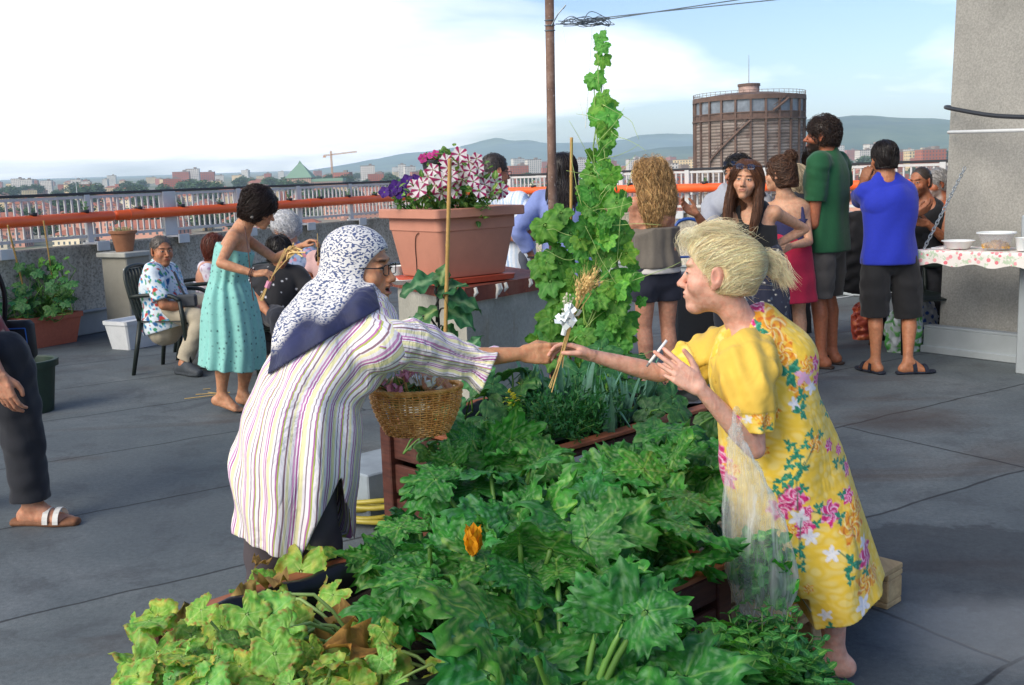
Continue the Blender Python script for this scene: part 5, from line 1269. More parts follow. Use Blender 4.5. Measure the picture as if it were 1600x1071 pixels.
def planter_box(s0, s1, t0, t1, z0, z1, label, faces=True, rim_back=True):
    root = empty('raised_bed', st((s0+s1)/2, (t0+t1)/2, z0), label, 'raised bed')
    nb = 3; hh = (z1-z0)/nb
    for (p, q, ax, L) in [(st(s0, (t0+t1)/2), -E1, E2, t1-t0), (st(s1, (t0+t1)/2), E1, E2, t1-t0), (st((s0+s1)/2, t0), -E2, E1, s1-s0), (st((s0+s1)/2, t1), E2, E1, s1-s0)]:
        for k in range(nb):
            m = MB(); m.box(p+q*.011+UZ*(z0+hh*(k+.5)), (L-.02, .02, hh-.022), np.array([ax, np.cross(UZ, ax), UZ]), .004); m.build('board', M_wood, root)
        m = MB(); m.box(p+q*.012+UZ*(z1+.008), (L+.04 if ax is E1 else L-.05, .05, .016), np.array([ax, np.cross(UZ, ax), UZ]), .003); m.build('rim', M_rim, root)
    for a in (s0, s1):
        for b in (t0, t1): m = MB(); m.box(st(a, b, (z0+z1)/2)+E1*(.012 if a == s1 else -.012)+E2*(.012 if b == t1 else -.012)*0, (.06, .06, z1-z0-.002), AX, .004); m.build('post', M_wood, root)
    m = MB(); n = 30; ring = []
    for (a, b, c, d) in [(s0, t0, s1, t0), (s1, t0, s1, t1), (s1, t1, s0, t1), (s0, t1, s0, t0)]:
        for k in range(n): ring.append((a+(c-a)*k/n, b+(d-b)*k/n))
    P = []; cs, ct = (s0+s1)/2, (t0+t1)/2
    for (e, z) in [(.018, z1+.022), (.045, z1+.024), (.052, z1-.04), (.058, z1-.12)]:
        for i, (a, b) in enumerate(ring): P.append(st(a-np.sign(a-cs)*e*(abs(a-cs) > (s1-s0)/2-.03), b-np.sign(b-ct)*e*(abs(b-ct) > (t1-t0)/2-.03), z+.005*math.sin(i*1.7)+.004*math.sin(i*.6)))
    N = len(ring); F = [(i*N+k, i*N+(k+1) % N, (i+1)*N+(k+1) % N, (i+1)*N+k) for i in range(3) for k in range(N)]
    meshobj('liner', P, np.array(F), M_liner, root)
    g_ = 26; nz_ = Noise(int(s0*10)+3); P = []
    for i in range(g_+1):
        for j in range(g_+1): P.append(st(s0+.05+(s1-s0-.1)*i/g_, t0+.05+(t1-t0-.1)*j/g_, z1-.06))
    P = np.array(P); P[:, 2] += nz_(P, .12)*.012; F = [(i*(g_+1)+j, (i+1)*(g_+1)+j, (i+1)*(g_+1)+j+1, i*(g_+1)+j+1) for i in range(g_) for j in range(g_)]
    meshobj('soil', P, np.array(F), M_soil, root); return root
def pallet(s0, s1, t0, t1, z0, label, nd=7):
    root = empty('pallet', st((s0+s1)/2, (t0+t1)/2, z0), label, 'pallet'); w_ = .095
    for k in range(nd): 
        b = t0+w_/2+(t1-t0-w_)*k/(nd-1); m = MB(); m.box(st((s0+s1)/2, b, z0+.133), (s1-s0, w_, .02), AX, .003); m.build('deck_board', M_pal, root)
    for a in (s0+.05, (s0+s1)/2, s1-.05):
        m = MB(); m.box(st(a, (t0+t1)/2, z0+.112), (.1, t1-t0, .02), AX, .003); m.build('stringer', M_pal, root)
        for b in (t0+.07, (t0+t1)/2, t1-.07): m = MB(); m.box(st(a, b, z0+.061), (.098, .138, .078), AX, .004); m.build('block', M_pal, root)
        m = MB(); m.box(st(a, (t0+t1)/2, z0+.011), (.1, t1-t0-.004, .02), AX, .003); m.build('bottom_board', M_pal, root)
    return root
pallet(1.0, 2.2, 1.60, 2.42, 0.0, 'weathered wooden pallet carrying the front raised bed'); pallet(2.25, 3.3, 1.62, 2.42, 0.0, 'pale wooden pallet on the floor behind the woman in yellow'); pallet(2.3, 3.5, 2.46, 3.26, 0.0, 'wooden pallet under the back raised bed with the leeks')
bed1 = planter_box(1.03, 2.22, 1.62, 2.37, .15, .44, 'front raised bed with reddish rim and black liner, full of zucchini')
bed0 = planter_box(.86, 1.60, .80, 1.55, .0, .42, 'low raised bed at the very front, almost hidden under leaves')
bed2 = planter_box(2.36, 3.5, 2.46, 3.22, .15, .56, 'back raised bed of dark brown boards with paper labels, holding the leeks')
def text(body, size, mat, parent, p, xdir, ydir, name='lettering', ext=.0008):
    cu = bpy.data.curves.new(name, 'FONT'); cu.body = body; cu.size = size; cu.extrude = ext; cu.align_x = 'CENTER'; cu.align_y = 'CENTER'
    o = bpy.data.objects.new('tmp', cu); COL.objects.link(o); dg = bpy.context.evaluated_depsgraph_get(); me = bpy.data.meshes.new_from_object(o.evaluated_get(dg)); bpy.data.objects.remove(o)
    x = unit(xdir); z = unit(np.cross(x, ydir)); y = np.cross(z, x); vs = np.array([list(q.co) for q in me.vertices]); W_ = V(p)+vs[:, :1]*x+vs[:, 1:2]*y+vs[:, 2:3]*z
    return meshobj(name, W_, [tuple(q.vertices) for q in me.polygons], mat, parent, smooth=False)
M_ink = plain('black_ink', hexc('1b1b1b'), .6, .05)
for (tt, zz, bd, L, txt, vert) in [(2.885, .425, -E1, .125, 'Coltiva', False), (2.80, .36, -E1, .07, 'rba', True)]:
    sg = empty('paper_label', st(2.335, tt, zz), 'white paper strip reading Coltiva on the brown boards' if not vert else 'small white paper label with upright letters on the brown boards', 'label')
    m = MB(); m.box(st(2.3345, tt, zz), (.002, L, .045 if not vert else .06), AX); m.build('paper', M_pap, sg); text(txt, .038 if not vert else .03, M_ink, sg, st(2.333, tt, zz), -E2 if not vert else UZ, UZ if not vert else E2)
sg = empty('paper_label', st(2.62, 2.43, .50), 'white paper label with black letters under the liner of the back bed', 'label')
m = MB(); m.box(st(2.64, 2.4345, .505), (.2, .002, .05), AX); m.build('paper', M_pap, sg); text('orto', .04, M_ink, sg, st(2.70, 2.433, .505), E1, UZ)

# ------------------------------------------------------------------ zucchini
def zucchini(s_, t_, label, nl=16, seed=0, size=.15, z0=SOIL, spread=1.0, flower=None, tpl=None, up=0.0, bright=1.0, group='zucchini plants of the front bed'):
    r_ = np.random.RandomState(seed); c = st(s_, t_, z0); root = empty('zucchini_plant', c, label, 'plant', group); fo = Foliage(); m = MB()
    for i in range(int(nl*1.7)):
        az = i*2.399+r_.uniform(-.3, .3); el = R(r_.uniform(32, 74)+up); L = r_.uniform(.13, .36)*spread*(1.25-.5*math.sin(el)*.6)
        d = V(math.cos(az)*math.cos(el), math.sin(az)*math.cos(el), math.sin(el)); a = c+V(math.cos(az), math.sin(az), 0)*.02; b = a+d*L
        if b[0] > .47 and 2.42 < b[1] < 3.0: continue   # kept clear of the bag and the dress
        stem(m, a, b, .009, .006, V(0, 0, .03), 6, G1*r_.uniform(.8, 1.25)); h_ = V(d[0], d[1], 0); h_ = unit(h_+V(0, 0, r_.uniform(-.1, .5)+up*.012)); nr = unit(UZ*r_.uniform(.7, 1.1)-V(d[0], d[1], 0)*r_.uniform(-.45, .6)+V(0, -.38, 0)+r_.normal(size=3)*.36)
        fo.add((tpl or ZT)[r_.randint(len(tpl or ZT))], b, h_, nr, size*.74*r_.uniform(.62, 1.2), tint(r_, .14)*bright)
    fo.build('foliage', M_leaf, root); meshobj('stems', m.v, m.f, M_stem, root, col=np.array(m.c))
    for (p, d) in (flower or []):
        f = Foliage(); m2 = MB(); p = V(p); d = unit(d)
        for k in range(5):
            a = k*1.2566; o = unit(np.cross(d, V(.3, .8, .1))); o2 = np.cross(d, o); rd = o*math.cos(a)+o2*math.sin(a)
            f.add(oval_tpl(k, 'e08a12', 'f4b52a', 'c9781a', .28, 6, -.05, .05, .2), p+rd*.006, unit(d+rd*.22), -rd, .075)
        fb = f.build('flower', leaf_mat('petal_orange', .3, .5), root); stem(m2, p-d*.10, p+d*.006, .004, .007, None, 4); meshobj('flower_stalk', m2.v, m2.f, M_stem, fb, col=np.array(m2.c))
    return root
ZL = ['zucchini plant at the left of the front bed, beside the yellowing squash', 'zucchini plant with an orange flower bud in the middle of the front bed', 'zucchini plant with silver mottled leaves at the right end of the front bed', 'zucchini plant at the front edge of the bed, nearest the camera', 'zucchini plant with upright lobed leaves between the two beds', 'zucchini plant with big mottled leaves in front of the woman in yellow', 'bright zucchini plant by the hose, in front of the striped tunic', 'zucchini plant with broad leaves below the paper labels']
zucchini(1.56, 2.00, ZL[0], 14, 1, .15, spread=.85); zucchini(1.86, 2.06, ZL[1], 17, 2, .165, flower=[(at(739, 868, 2.30), V(.05, -.1, 1))]); zucchini(2.02, 1.76, ZL[2], 19, 3, .165); zucchini(1.62, 1.72, ZL[3], 15, 4, .165); zucchini(1.38, 1.36, 'zucchini plant with huge dark leaves at the bottom edge of the picture', 14, 14, .17, .36)
zucchini(2.22, 2.46, ZL[4], 13, 5, .14, .38, .85, up=14, bright=1.1); zucchini(2.48, 2.05, ZL[5], 16, 6, .165, .32, 1.1); zucchini(2.00, 2.44, ZL[6], 8, 7, .13, .20, .75, up=6, bright=1.3); zucchini(2.10, 2.30, ZL[7], 14, 8, .15, .36, .9)
# bud-topped mustard plant, pale squash, trailing squash
r_ = np.random.RandomState(12); root = empty('flowering_greens', st(2.50, 2.72, .5), 'tall bright green plant topped with small yellow flowers', 'plant'); fo = Foliage(); m = MB(); base = at(800, 700, 3.72); top = at(801, 622, 3.66); pts = stem(m, base, top, .007, .003, None, 8)
OV = [oval_tpl(i, '4b8f35', '74b048', '9cc76a', .34, 7, .25, .09, .15, .12) for i in range(3)]
for k in range(46):
    u_ = r_.uniform(0, .92); p = base+(top-base)*u_; az = r_.uniform(0, 6.28); d = V(math.cos(az), math.sin(az), r_.uniform(.2, .9)); fo.add(OV[k % 3], p, d, UZ+r_.normal(size=3)*.3, (.03+.09*(1-u_))*r_.uniform(.7, 1.2), tint(r_))
fo.build('foliage', M_grape, root); meshobj('stem', m.v, m.f, M_stem, root, col=np.array(m.c)); fo = Foliage(); PTL = oval_tpl(3, 'e3d02a', 'f1e35a', 'd8c820', .5, 4, .1, 0, .1)
for k in range(40): fo.add(PTL, top+r_.normal(size=3)*V(.014, .014, .016), r_.normal(size=3), UZ, .013)
fo.build('flowers', leaf_mat('petal_yellow', .3), root)
def trailing(name, label, spots, tpls, base, seed, mat=M_leaf, cat='plant', bright=1.0, stemcol=None, ups=.8):
    r_ = np.random.RandomState(seed); root = empty(name, base, label, cat); fo = Foliage(); m = MB()
    for (px, py, Y, sz) in spots:
        p = at(px, py, Y); b = V(p[0]+r_.normal()*.04, p[1]+.06+r_.normal()*.03, max(base[2], p[2]-r_.uniform(.08, .16))); az = r_.uniform(0, 6.28)
        d = unit(p-b+r_.normal(size=3)*.03); tip = unit(V(math.cos(az)*.8, -.35, math.sin(az)*.4-.25)); nr = unit(UZ*ups+V(r_.normal()*.45, -.65+r_.normal()*.3, .1)); 
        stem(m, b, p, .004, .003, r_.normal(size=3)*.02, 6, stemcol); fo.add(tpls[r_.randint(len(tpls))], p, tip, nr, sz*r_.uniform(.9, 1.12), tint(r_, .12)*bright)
        pr = V(base)+(b-V(base))*.5; stem(m, base, b, .005, .004, r_.normal(size=3)*.05+V(0, 0, .02), 8, stemcol)
    fo.build('foliage', mat, root); meshobj('stems', m.v, m.f, M_stem, root, col=np.array(m.c)); return root
rr = np.random.RandomState(5)
sp = [(1022, 672, 3.55, .085), (1085, 690, 3.5, .10), (1068, 742, 3.4, .09), (1088, 770, 3.35, .085), (1060, 640, 3.6, .07), (1100, 735, 3.4, .08), (1040, 700, 3.5, .07), (1075, 800, 3.3, .09), (1112, 790, 3.3, .08), (1118, 650, 3.5, .08), (1030, 640, 3.7, .06), (1000, 720, 3.45, .05), (1090, 830, 3.2, .085), (1058, 822, 3.2, .08), (1105, 700, 3.5, .075), (1125, 840, 3.2, .08), (1080, 880, 3.1, .09), (1045, 870, 3.1, .08), (1110, 905, 3.05, .085), (1060, 915, 3.0, .09)]
trailing('squash_plant', 'dark green trailing squash beside the woman in yellow, hanging over the bed', sp, SQ, st(2.95, 2.36, .30), 3)
sp = [(700, 640, 3.75, .08), (735, 622, 3.8, .09), (760, 655, 3.65, .085), (720, 665, 3.65, .08), (770, 600, 3.9, .09), (690, 690, 3.5, .07), (745, 590, 3.95, .08), (785, 640, 3.75, .08), (815, 600, 4.0, .10), (850, 605, 4.0, .09), (655, 690, 3.6, .06), (670, 705, 3.5, .06), (840, 660, 3.8, .08), (800, 580, 4.05, .08), (715, 700, 3.5, .07)]
trailing('squash_plant', 'dark green squash growing below the wicker basket in the back bed', sp, SQ, st(2.46, 2.95, .52), 4)
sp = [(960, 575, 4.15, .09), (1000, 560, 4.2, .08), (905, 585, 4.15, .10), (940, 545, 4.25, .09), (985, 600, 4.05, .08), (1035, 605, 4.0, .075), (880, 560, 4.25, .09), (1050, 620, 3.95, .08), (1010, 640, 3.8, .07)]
trailing('squash_plant', 'squash foliage in shade at the back of the bed, behind the leeks', sp, SQ, st(3.2, 2.95, .52), 6, bright=.8)  # same squash leaves, their colour dimmed to paint in the shade
# yellowing squash at the left end of the front bed
sp = []
rr = np.random.RandomState(9)
hand = [(228, 1030, 2.28, .085), (205, 1052, 2.22, .05), (300, 985, 2.45, .06), (285, 1022, 2.32, .07), (345, 1030, 2.3, .085), (372, 942, 2.62, .065), (395, 1000, 2.4, .06), (372, 1015, 2.3, .075), (438, 955, 2.55, .07), (470, 893, 2.72, .085), (455, 975, 2.42, .07), (500, 985, 2.4, .06), (520, 930, 2.55, .055), (505, 855, 2.8, .05), (430, 1045, 2.25, .07), (480, 1055, 2.2, .07), (540, 1045, 2.2, .08), (265, 1060, 2.2, .07), (590, 1050, 2.15, .09), (320, 1062, 2.15, .075), (390, 1065, 2.15, .07), (620, 985, 2.35, .06), (560, 1000, 2.35, .065), (415, 910, 2.66, .05), (250, 1000, 2.4, .05), (750, 1045, 2.1, .07), (690, 1060, 2.1, .08)]
for k in range(16): hand.append((rr.uniform(215, 430), rr.uniform(950, 1010), 2.30+rr.uniform(-.07, .05), rr.uniform(.045, .07)))
for k in range(34): x_ = rr.uniform(185, 640); y_ = rr.uniform(1012, 1080) if x_ < 330 else rr.uniform(985, 1080); hand.append((x_, y_, 2.0+(1071-y_)*.002+rr.uniform(-.06, .06), rr.uniform(.03, .062)))
trailing('yellowing_squash', 'pale yellowing squash with dried brown leaf edges at the left of the bed', hand, PT, st(1.35, 2.0, SOIL), 8, bright=.95, stemcol=hexc('8fae62'), ups=.95)
fo = Foliage(); r_ = np.random.RandomState(15); DRY = [oval_tpl(40+i, '8a6a3a', 'b39456', '7a5a30', .5, 8, .5, .22, .35) for i in range(3)]
root = bpy.data.objects['yellowing_squash']
for (px, py, Y, sz) in [(420, 915, 2.62, .09), (405, 930, 2.58, .08), (430, 985, 2.4, .08), (280, 985, 2.42, .07), (240, 985, 2.45, .06), (480, 1010, 2.32, .09), (585, 1025, 2.2, .13), (395, 1030, 2.25, .08), (690, 880, 2.65, .05), (900, 1030, 2.2, .12), (410, 880, 2.7, .05), (520, 960, 2.45, .07)]:
    fo.add(DRY[r_.randint(3)], at(px, py, Y), V(r_.normal(), -.5, r_.normal()*.5), UZ+V(0, -.5, 0)+r_.normal(size=3)*.4, sz, tint(r_, .1))
fo.build('dry_leaves', leaf_mat('dry_leaf', .2, .8), root)
# ------------------------------------------------------------------ basil, leeks, carrots
BT = [oval_tpl(60+i, '34762b', '5fa53c', '86bd5a', .36, 8, .35, .03, .3) for i in range(4)]
M_terra = plain('terracotta', hexc('b0603f'), .75, .15, 8, .2, 120, .002)
def pot(c, r0, r1, h, label, mat, rim=.012, soil=True, name='plant_pot', cat='pot', group=None):
    root = empty(name, c, label, cat, group); m = MB(); m.lathe(c, [(r0*.96, 0), (r0, .004), (r1*.97, h*.86), (r1*.97+rim*.3, h*.862), (r1+rim, h*.868), (r1+rim*1.2, h*.985), (r1+rim, h), (r1-.008, h), (r1-.014, h*.98), (r1-.02, h*.82)], 40); o = m.build('shell', mat, root); smooth_by_angle(o, 30)
    if soil: m = MB(); m.lathe(c, [(r1-.016, h*.84), (r1*.5, h*.86), (0, h*.87)], 24); m.build('soil', M_soil, root, smooth=True)
    return root
def herb(c, R0, H0, n, label, seed, size=.042, name='basil_plant', tpl=BT, mat=M_grape, br=1.0):
    r_ = np.random.RandomState(seed); root = empty(name, c, label, 'plant'); fo = Foliage(); m = MB(); c = V(c)
    for k in range(n):
        v_ = r_.normal(size=3); v_[2] = abs(v_[2])*.9+.1; v_ /= np.linalg.norm(v_); d = v_*V(R0, R0, H0)*r_.uniform(.75, 1.05); tip = c+d; stem(m, c+V(d[0]*.25, d[1]*.25, 0), tip, .0022, .0014, V(d[0], d[1], 0)*.1+UZ*.015, 5)
        for lv in range(4):
            p = tip-d*(.0+.13*lv); a0 = r_.uniform(0, 3.14)+lv*1.57
            for k2 in range(2):
                a = a0+k2*math.pi; dr = unit(V(math.cos(a), math.sin(a), .25)+unit(d)*.35); fo.add(tpl[r_.randint(len(tpl))], p, dr, unit(d)+UZ*.6, size*(.55+.22*lv)*r_.uniform(.8, 1.2), tint(r_, .13)*br*(1.12-.05*lv))
    fo.build('foliage', mat, root); meshobj('stems', m.v, m.f, M_stem, root, col=np.array(m.c)); return root
pc = at(1082, 1071, 2.08); pc[2] = 0; pot(pc, .13, .19, .34, 'terracotta pot under the basil at the bottom of the picture', M_terra); herb((pc[0], pc[1], .31), .24, .24, 200, 'bright green bushy basil filling the bottom right corner of the planting', 21, .062)
pc = at(905, 1071, 2.30); pc[2] = 0; pot(pc, .12, .16, .40, 'brown pot half hidden between the zucchini and the basil', plain('brown_pot', hexc('6d3524'), .55))
pc = at(1195, 1071, 2.36); pc[2] = 0; pot(pc, .10, .14, .26, 'small terracotta pot of mint beside the bare leg of the woman in yellow', M_terra); MT = [oval_tpl(70+i, '2f6d33', '4f9a45', '79b566', .30, 8, .2, .03, .25, .10) for i in range(3)]
herb((pc[0], pc[1], .25), .20, .20, 95, 'small leaved mint growing to the right of the basil', 22, .045, 'mint_plant', MT)
def leek(px, py, Y, n, H, label, seed):
    r_ = np.random.RandomState(seed); base = at(px, py, Y); base[2] = .5; root = empty('leek_plant', base, label, 'plant', 'leeks of the back bed'); Vv = []; F = []; C = []
    for k in range(n):
        az = r_.uniform(0, 6.28); L = H*r_.uniform(.7, 1.15); wd = r_.uniform(.010, .017); lean = r_.uniform(.05, .45); bend = r_.uniform(0, 1) < .35; o = base+V(r_.normal()*.02, r_.normal()*.02, 0); hd = V(math.cos(az), math.sin(az), 0); nn_ = 12; sd_ = V(-hd[1], hd[0], 0)
        n0 = len(Vv)
        for i in range(nn_):
            u_ = i/(nn_-1); x = lean*u_**1.6*L; z = L*u_*(1-.18*u_)
            if bend and u_ > .6: z -= (u_-.6)*L*1.3; x += (u_-.6)*L*.5
            p = o+hd*x+UZ*z; w_ = wd*(1-u_**3)*(.7+.5*math.sin(math.pi*min(1, u_*1.3)))+.0008
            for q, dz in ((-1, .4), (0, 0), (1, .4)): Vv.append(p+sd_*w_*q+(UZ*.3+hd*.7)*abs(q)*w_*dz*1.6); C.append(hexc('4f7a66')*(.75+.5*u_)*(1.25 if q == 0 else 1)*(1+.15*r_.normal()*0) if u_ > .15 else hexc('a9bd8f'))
            if i: a = n0+(i-1)*3; F += [(a, a+1, a+4, a+3), (a+1, a+2, a+5, a+4)]
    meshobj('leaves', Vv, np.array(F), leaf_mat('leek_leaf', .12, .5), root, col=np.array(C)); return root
for i, (px, py, Y, n, H) in enumerate([(945, 690, 3.85, 9, .34), (975, 682, 3.9, 10, .36), (1000, 672, 3.95, 9, .36), (1022, 655, 4.0, 8, .32), (872, 670, 3.95, 8, .36), (828, 640, 4.1, 8, .38), (900, 655, 4.0, 8, .33), (955, 715, 3.7, 6, .26), (850, 655, 4.0, 7, .36)]):
    leek(px, py, Y, n, H, 'blue green leek with strap leaves, one of the clump in the back bed', 30+i)
def carrot(px, py, Y, n, label, seed):
    r_ = np.random.RandomState(seed); b = at(px, py, Y); b[2] = .5; root = empty('carrot_plant', b, label, 'plant', 'carrots of the back bed'); m = MB(); Vv = []; F = []; C = []
    for k in range(n):
        az = r_.uniform(0, 6.28); d = unit(V(math.cos(az), math.sin(az), r_.uniform(.6, 2))); L = r_.uniform(.14, .26); pts = stem(m, b+V(r_.normal()*.03, r_.normal()*.03, 0), b+d*L, .002, .001, UZ*.03, 7)
        for i in range(2, 7):
            for s_ in range(9):
                o = pts[i]+r_.normal(size=3)*.016; e = unit(r_.normal(size=3)+d); w_ = unit(np.cross(e, r_.normal(size=3)))*.003; n0 = len(Vv); Vv += [o-w_, o+e*.016+w_*1.5, o+e*.030, o+e*.016-w_*1.5]; F.append((n0, n0+1, n0+2, n0+3)); C += [hexc('2e6a35')*r_.uniform(.7, 1.35)]*4
    meshobj('foliage', Vv, np.array(F), M_leaf, root, col=np.array(C)); meshobj('stems', m.v, m.f, M_stem, root, col=np.array(m.c))
for i, (px, py, Y) in enumerate([(895, 700, 3.7), (920, 690, 3.75), (870, 705, 3.65), (905, 680, 3.85)]): carrot(px, py, Y, 16, 'feathery carrot tops among the leeks in the back bed', 50+i)
# ------------------------------------------------------------------ vine on its strings
r_ = np.random.RandomState(77); vb = V(.36, 4.62, 0); pot(vb, .17, .2, .32, 'dark pot at the foot of the climbing vine', plain('dark_pot', hexc('25302b'), .5))
root = empty('grape_vine', vb+UZ*.3, 'tall climbing vine with light green lobed leaves, tapering up to the wires', 'vine'); fo = Foliage(); m = MB(); VC = hexc('7da04a')
def vw(y):   # centre and half width (px) of the vine at photo row y
    Yk = [45, 70, 120, 170, 220, 300, 360, 430, 520, 600, 640]; return np.interp(y, Yk, [938, 940, 934, 940, 940, 938, 935, 945, 940, 935, 935]), np.interp(y, Yk, [6, 7, 9, 14, 18, 31, 45, 52, 56, 60, 56])
for k in range(7):
    pts = []
    for y in np.linspace(640, 60 if k < 2 else r_.uniform(200, 420), 18): c_, h_ = vw(y); pts.append(at(c_+h_*.55*math.sin(y*.02+k*1.3)+r_.normal()*2, y, 4.55+.06*math.sin(k+y*.01)))
    m.tube(pts, np.linspace(.006, .0018, 18), 6, col=VC*r_.uniform(.7, 1.2))
ys = [(58, 1), (72, 1), (92, 1.1), (122, 1.3), (126, 1.2), (150, 1.0), (165, 1.8), (172, 1.5), (180, 1.6), (188, 1.0), (200, 1.2), (215, 1.1), (205, 1.2)]
for y, k_ in ys: c_, h_ = vw(y); fo.add(GT[r_.randint(5)], at(c_+r_.uniform(-1, 1)*h_*.8, y, 4.55+r_.uniform(-.05, .05)), V(r_.normal()*.6, -.2, -1), V(r_.normal()*.5, -1, .35), .042*k_, tint(r_, .1)*1.15)
for k in range(230):
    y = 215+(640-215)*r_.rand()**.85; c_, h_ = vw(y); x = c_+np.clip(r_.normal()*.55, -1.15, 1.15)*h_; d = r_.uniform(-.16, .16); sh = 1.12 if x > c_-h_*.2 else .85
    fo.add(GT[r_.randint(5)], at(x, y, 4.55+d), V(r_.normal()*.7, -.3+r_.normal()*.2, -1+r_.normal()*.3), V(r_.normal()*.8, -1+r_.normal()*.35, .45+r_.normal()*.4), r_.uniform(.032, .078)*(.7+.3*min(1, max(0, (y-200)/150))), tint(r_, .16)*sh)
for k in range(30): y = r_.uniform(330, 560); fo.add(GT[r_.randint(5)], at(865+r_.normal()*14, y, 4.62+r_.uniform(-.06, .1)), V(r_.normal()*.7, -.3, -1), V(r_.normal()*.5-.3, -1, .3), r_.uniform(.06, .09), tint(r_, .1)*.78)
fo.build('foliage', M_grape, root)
for k in range(34):
    y = r_.uniform(130, 560); c_, h_ = vw(y); p = at(c_+r_.uniform(-1, 1)*h_, y, 4.44); q = [p]; d = r_.normal(size=3)*V(.05, .02, .05)
    for i in range(5): q.append(q[-1]+d*.4+UZ*.012); d = d+r_.normal(size=3)*.018
    m.tube(crom(q, 12), np.linspace(.0016, .0007, 12), 4, col=hexc('b7cf7c'))
meshobj('stems', m.v, m.f, M_stem, root, col=np.array(m.c))
# ------------------------------------------------------------------ eggplant in its pot with a cane
eb = at(684, 640, 4.05); eb[2] = 0; pot(eb, .13, .16, .30, 'dark plastic pot of the eggplant, behind the wicker basket', plain('dark_pot', hexc('25302b'), .5)); ET = [oval_tpl(80+i, '2c5c38', '4b8350', '8aa878', .40, 9, .35, .12, .12) for i in range(3)]
root = empty('eggplant_plant', eb+UZ*.28, 'eggplant with broad drooping dark green leaves beside a cane', 'plant'); m = MB(); fo = Foliage(); tp = at(683, 455, 4.05); stem(m, eb+UZ*.26, tp, .009, .005, V(.01, 0, 0), 8, hexc('3b3a3a'))
for (px, py, ang, sz, pit) in [(655, 440, 165, .155, -.25), (700, 448, 40, .12, .1), (722, 468, 8, .145, -.2), (720, 492, -12, .14, -.25), (660, 495, 190, .13, -.3), (690, 430, 80, .09, .3), (645, 505, 205, .09, -.3), (735, 540, 60, .10, .4), (705, 520, -30, .09, -.3)]:
    p = at(px, py, 4.0); a = tp*.6+eb*.4; a[2] = min(tp[2], p[2]-.03); mid = a*.45+p*.55; d = V(math.cos(R(ang)), -.25, math.sin(R(ang))*.7+pit); q = p-unit(d)*sz*.5; stem(m, a, q, .005, .003, UZ*.02, 6, hexc('4b4a48')); fo.add(ET[r_.randint(3)], q, d, UZ+V(0, -.55, 0), sz, tint(r_, .1))
fo.build('foliage', M_leaf, root); meshobj('stem', m.v, m.f, M_stem, root, col=np.array(m.c))
M_cane = plain('bamboo', hexc('b58f4e'), .55, .2, 30)
def cane(a, b, r, label):
    a, b = V(a), V(b); m = MB(); L = np.linalg.norm(b-a); n = max(3, int(L/.16)); P = []; Rr = []
    for k in range(n):
        for (u_, f_) in ((0, 1.18), (.06, 1.0), (.94, 1.0)): P.append(a+(b-a)*(k+u_)/n); Rr.append(r*f_)
    P.append(b); Rr.append(r); m.tube(P, Rr, 8); tag(m.build('bamboo_cane', M_cane, None, a, smooth=True), label, 'cane')
cane(at(678, 520, 3.98)*V(1, 1, 0)+UZ*.28, at(703, 248, 3.98), .0075, 'bamboo cane standing in front of the terracotta planter'); cane(V(.25, 4.72, .3), at(893, 215, 4.7), .007, 'bamboo cane beside the vine, right of the rusty pole'); cane(V(.27, 4.66, .3), at(912, 285, 4.6), .006, 'thin grey cane deep in the vine leaves')
def quadpoly(*p): return [(float(q[0]), float(q[1])) for q in p]
# ------------------------------------------------------------------ concrete block with rusty plate
zt = .955; c0, cL, cR = at(726, 452, 5.12), at(608, 424, 6.1), at(866, 428, 5.72)
A0 = c0[:2]; AL = cL[:2]; AR = cR[:2]; AB = AL+AR-A0
def inset(poly, d):
    c = np.mean(poly, 0); return [c+(p-c)*(1-d/np.linalg.norm(p-c)) for p in [np.array(q) for q in poly]]
root = empty('chimney_block', (*A0, 0), 'low concrete block with a rusty sheet metal top in the middle of the roof', 'block')
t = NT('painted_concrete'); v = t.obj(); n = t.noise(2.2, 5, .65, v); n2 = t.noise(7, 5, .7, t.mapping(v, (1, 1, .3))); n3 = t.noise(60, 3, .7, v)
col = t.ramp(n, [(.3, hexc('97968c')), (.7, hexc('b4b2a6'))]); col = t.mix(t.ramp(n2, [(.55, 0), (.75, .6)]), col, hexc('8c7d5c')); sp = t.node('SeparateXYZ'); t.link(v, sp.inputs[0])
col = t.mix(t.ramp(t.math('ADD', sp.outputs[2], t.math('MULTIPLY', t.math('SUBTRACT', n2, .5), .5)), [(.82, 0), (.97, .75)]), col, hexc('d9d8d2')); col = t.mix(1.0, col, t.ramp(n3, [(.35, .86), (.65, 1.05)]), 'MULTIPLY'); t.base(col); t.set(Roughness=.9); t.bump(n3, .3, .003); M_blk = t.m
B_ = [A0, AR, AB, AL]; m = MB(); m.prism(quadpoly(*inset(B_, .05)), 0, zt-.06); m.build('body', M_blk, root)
t = NT('rust_sheet'); v = t.obj(); n = t.noise(5, 6, .7, v); n2 = t.noise(14, 5, .7, v); n3 = t.noise(2.6, 4, .6, v)
col = t.ramp(n, [(.3, hexc('5c2a20')), (.5, hexc('7d3b2b')), (.72, hexc('8d5a46'))]); col = t.mix(t.ramp(n2, [(.6, 0), (.72, .75)]), col, hexc('c8703a')); col = t.mix(t.ramp(n3, [(.62, 0), (.68, .7)]), col, hexc('b9aca0')); t.base(col); t.set(Roughness=.6, Metallic=.15); t.bump(n2, .4, .004); M_rust = t.m
m = MB(); m.prism(quadpoly(*B_), zt-.075, zt); m.build('metal_top', M_rust, root)
tv = np.array([.5*(A0+AR)[0], .5*(A0+AR)[1]])
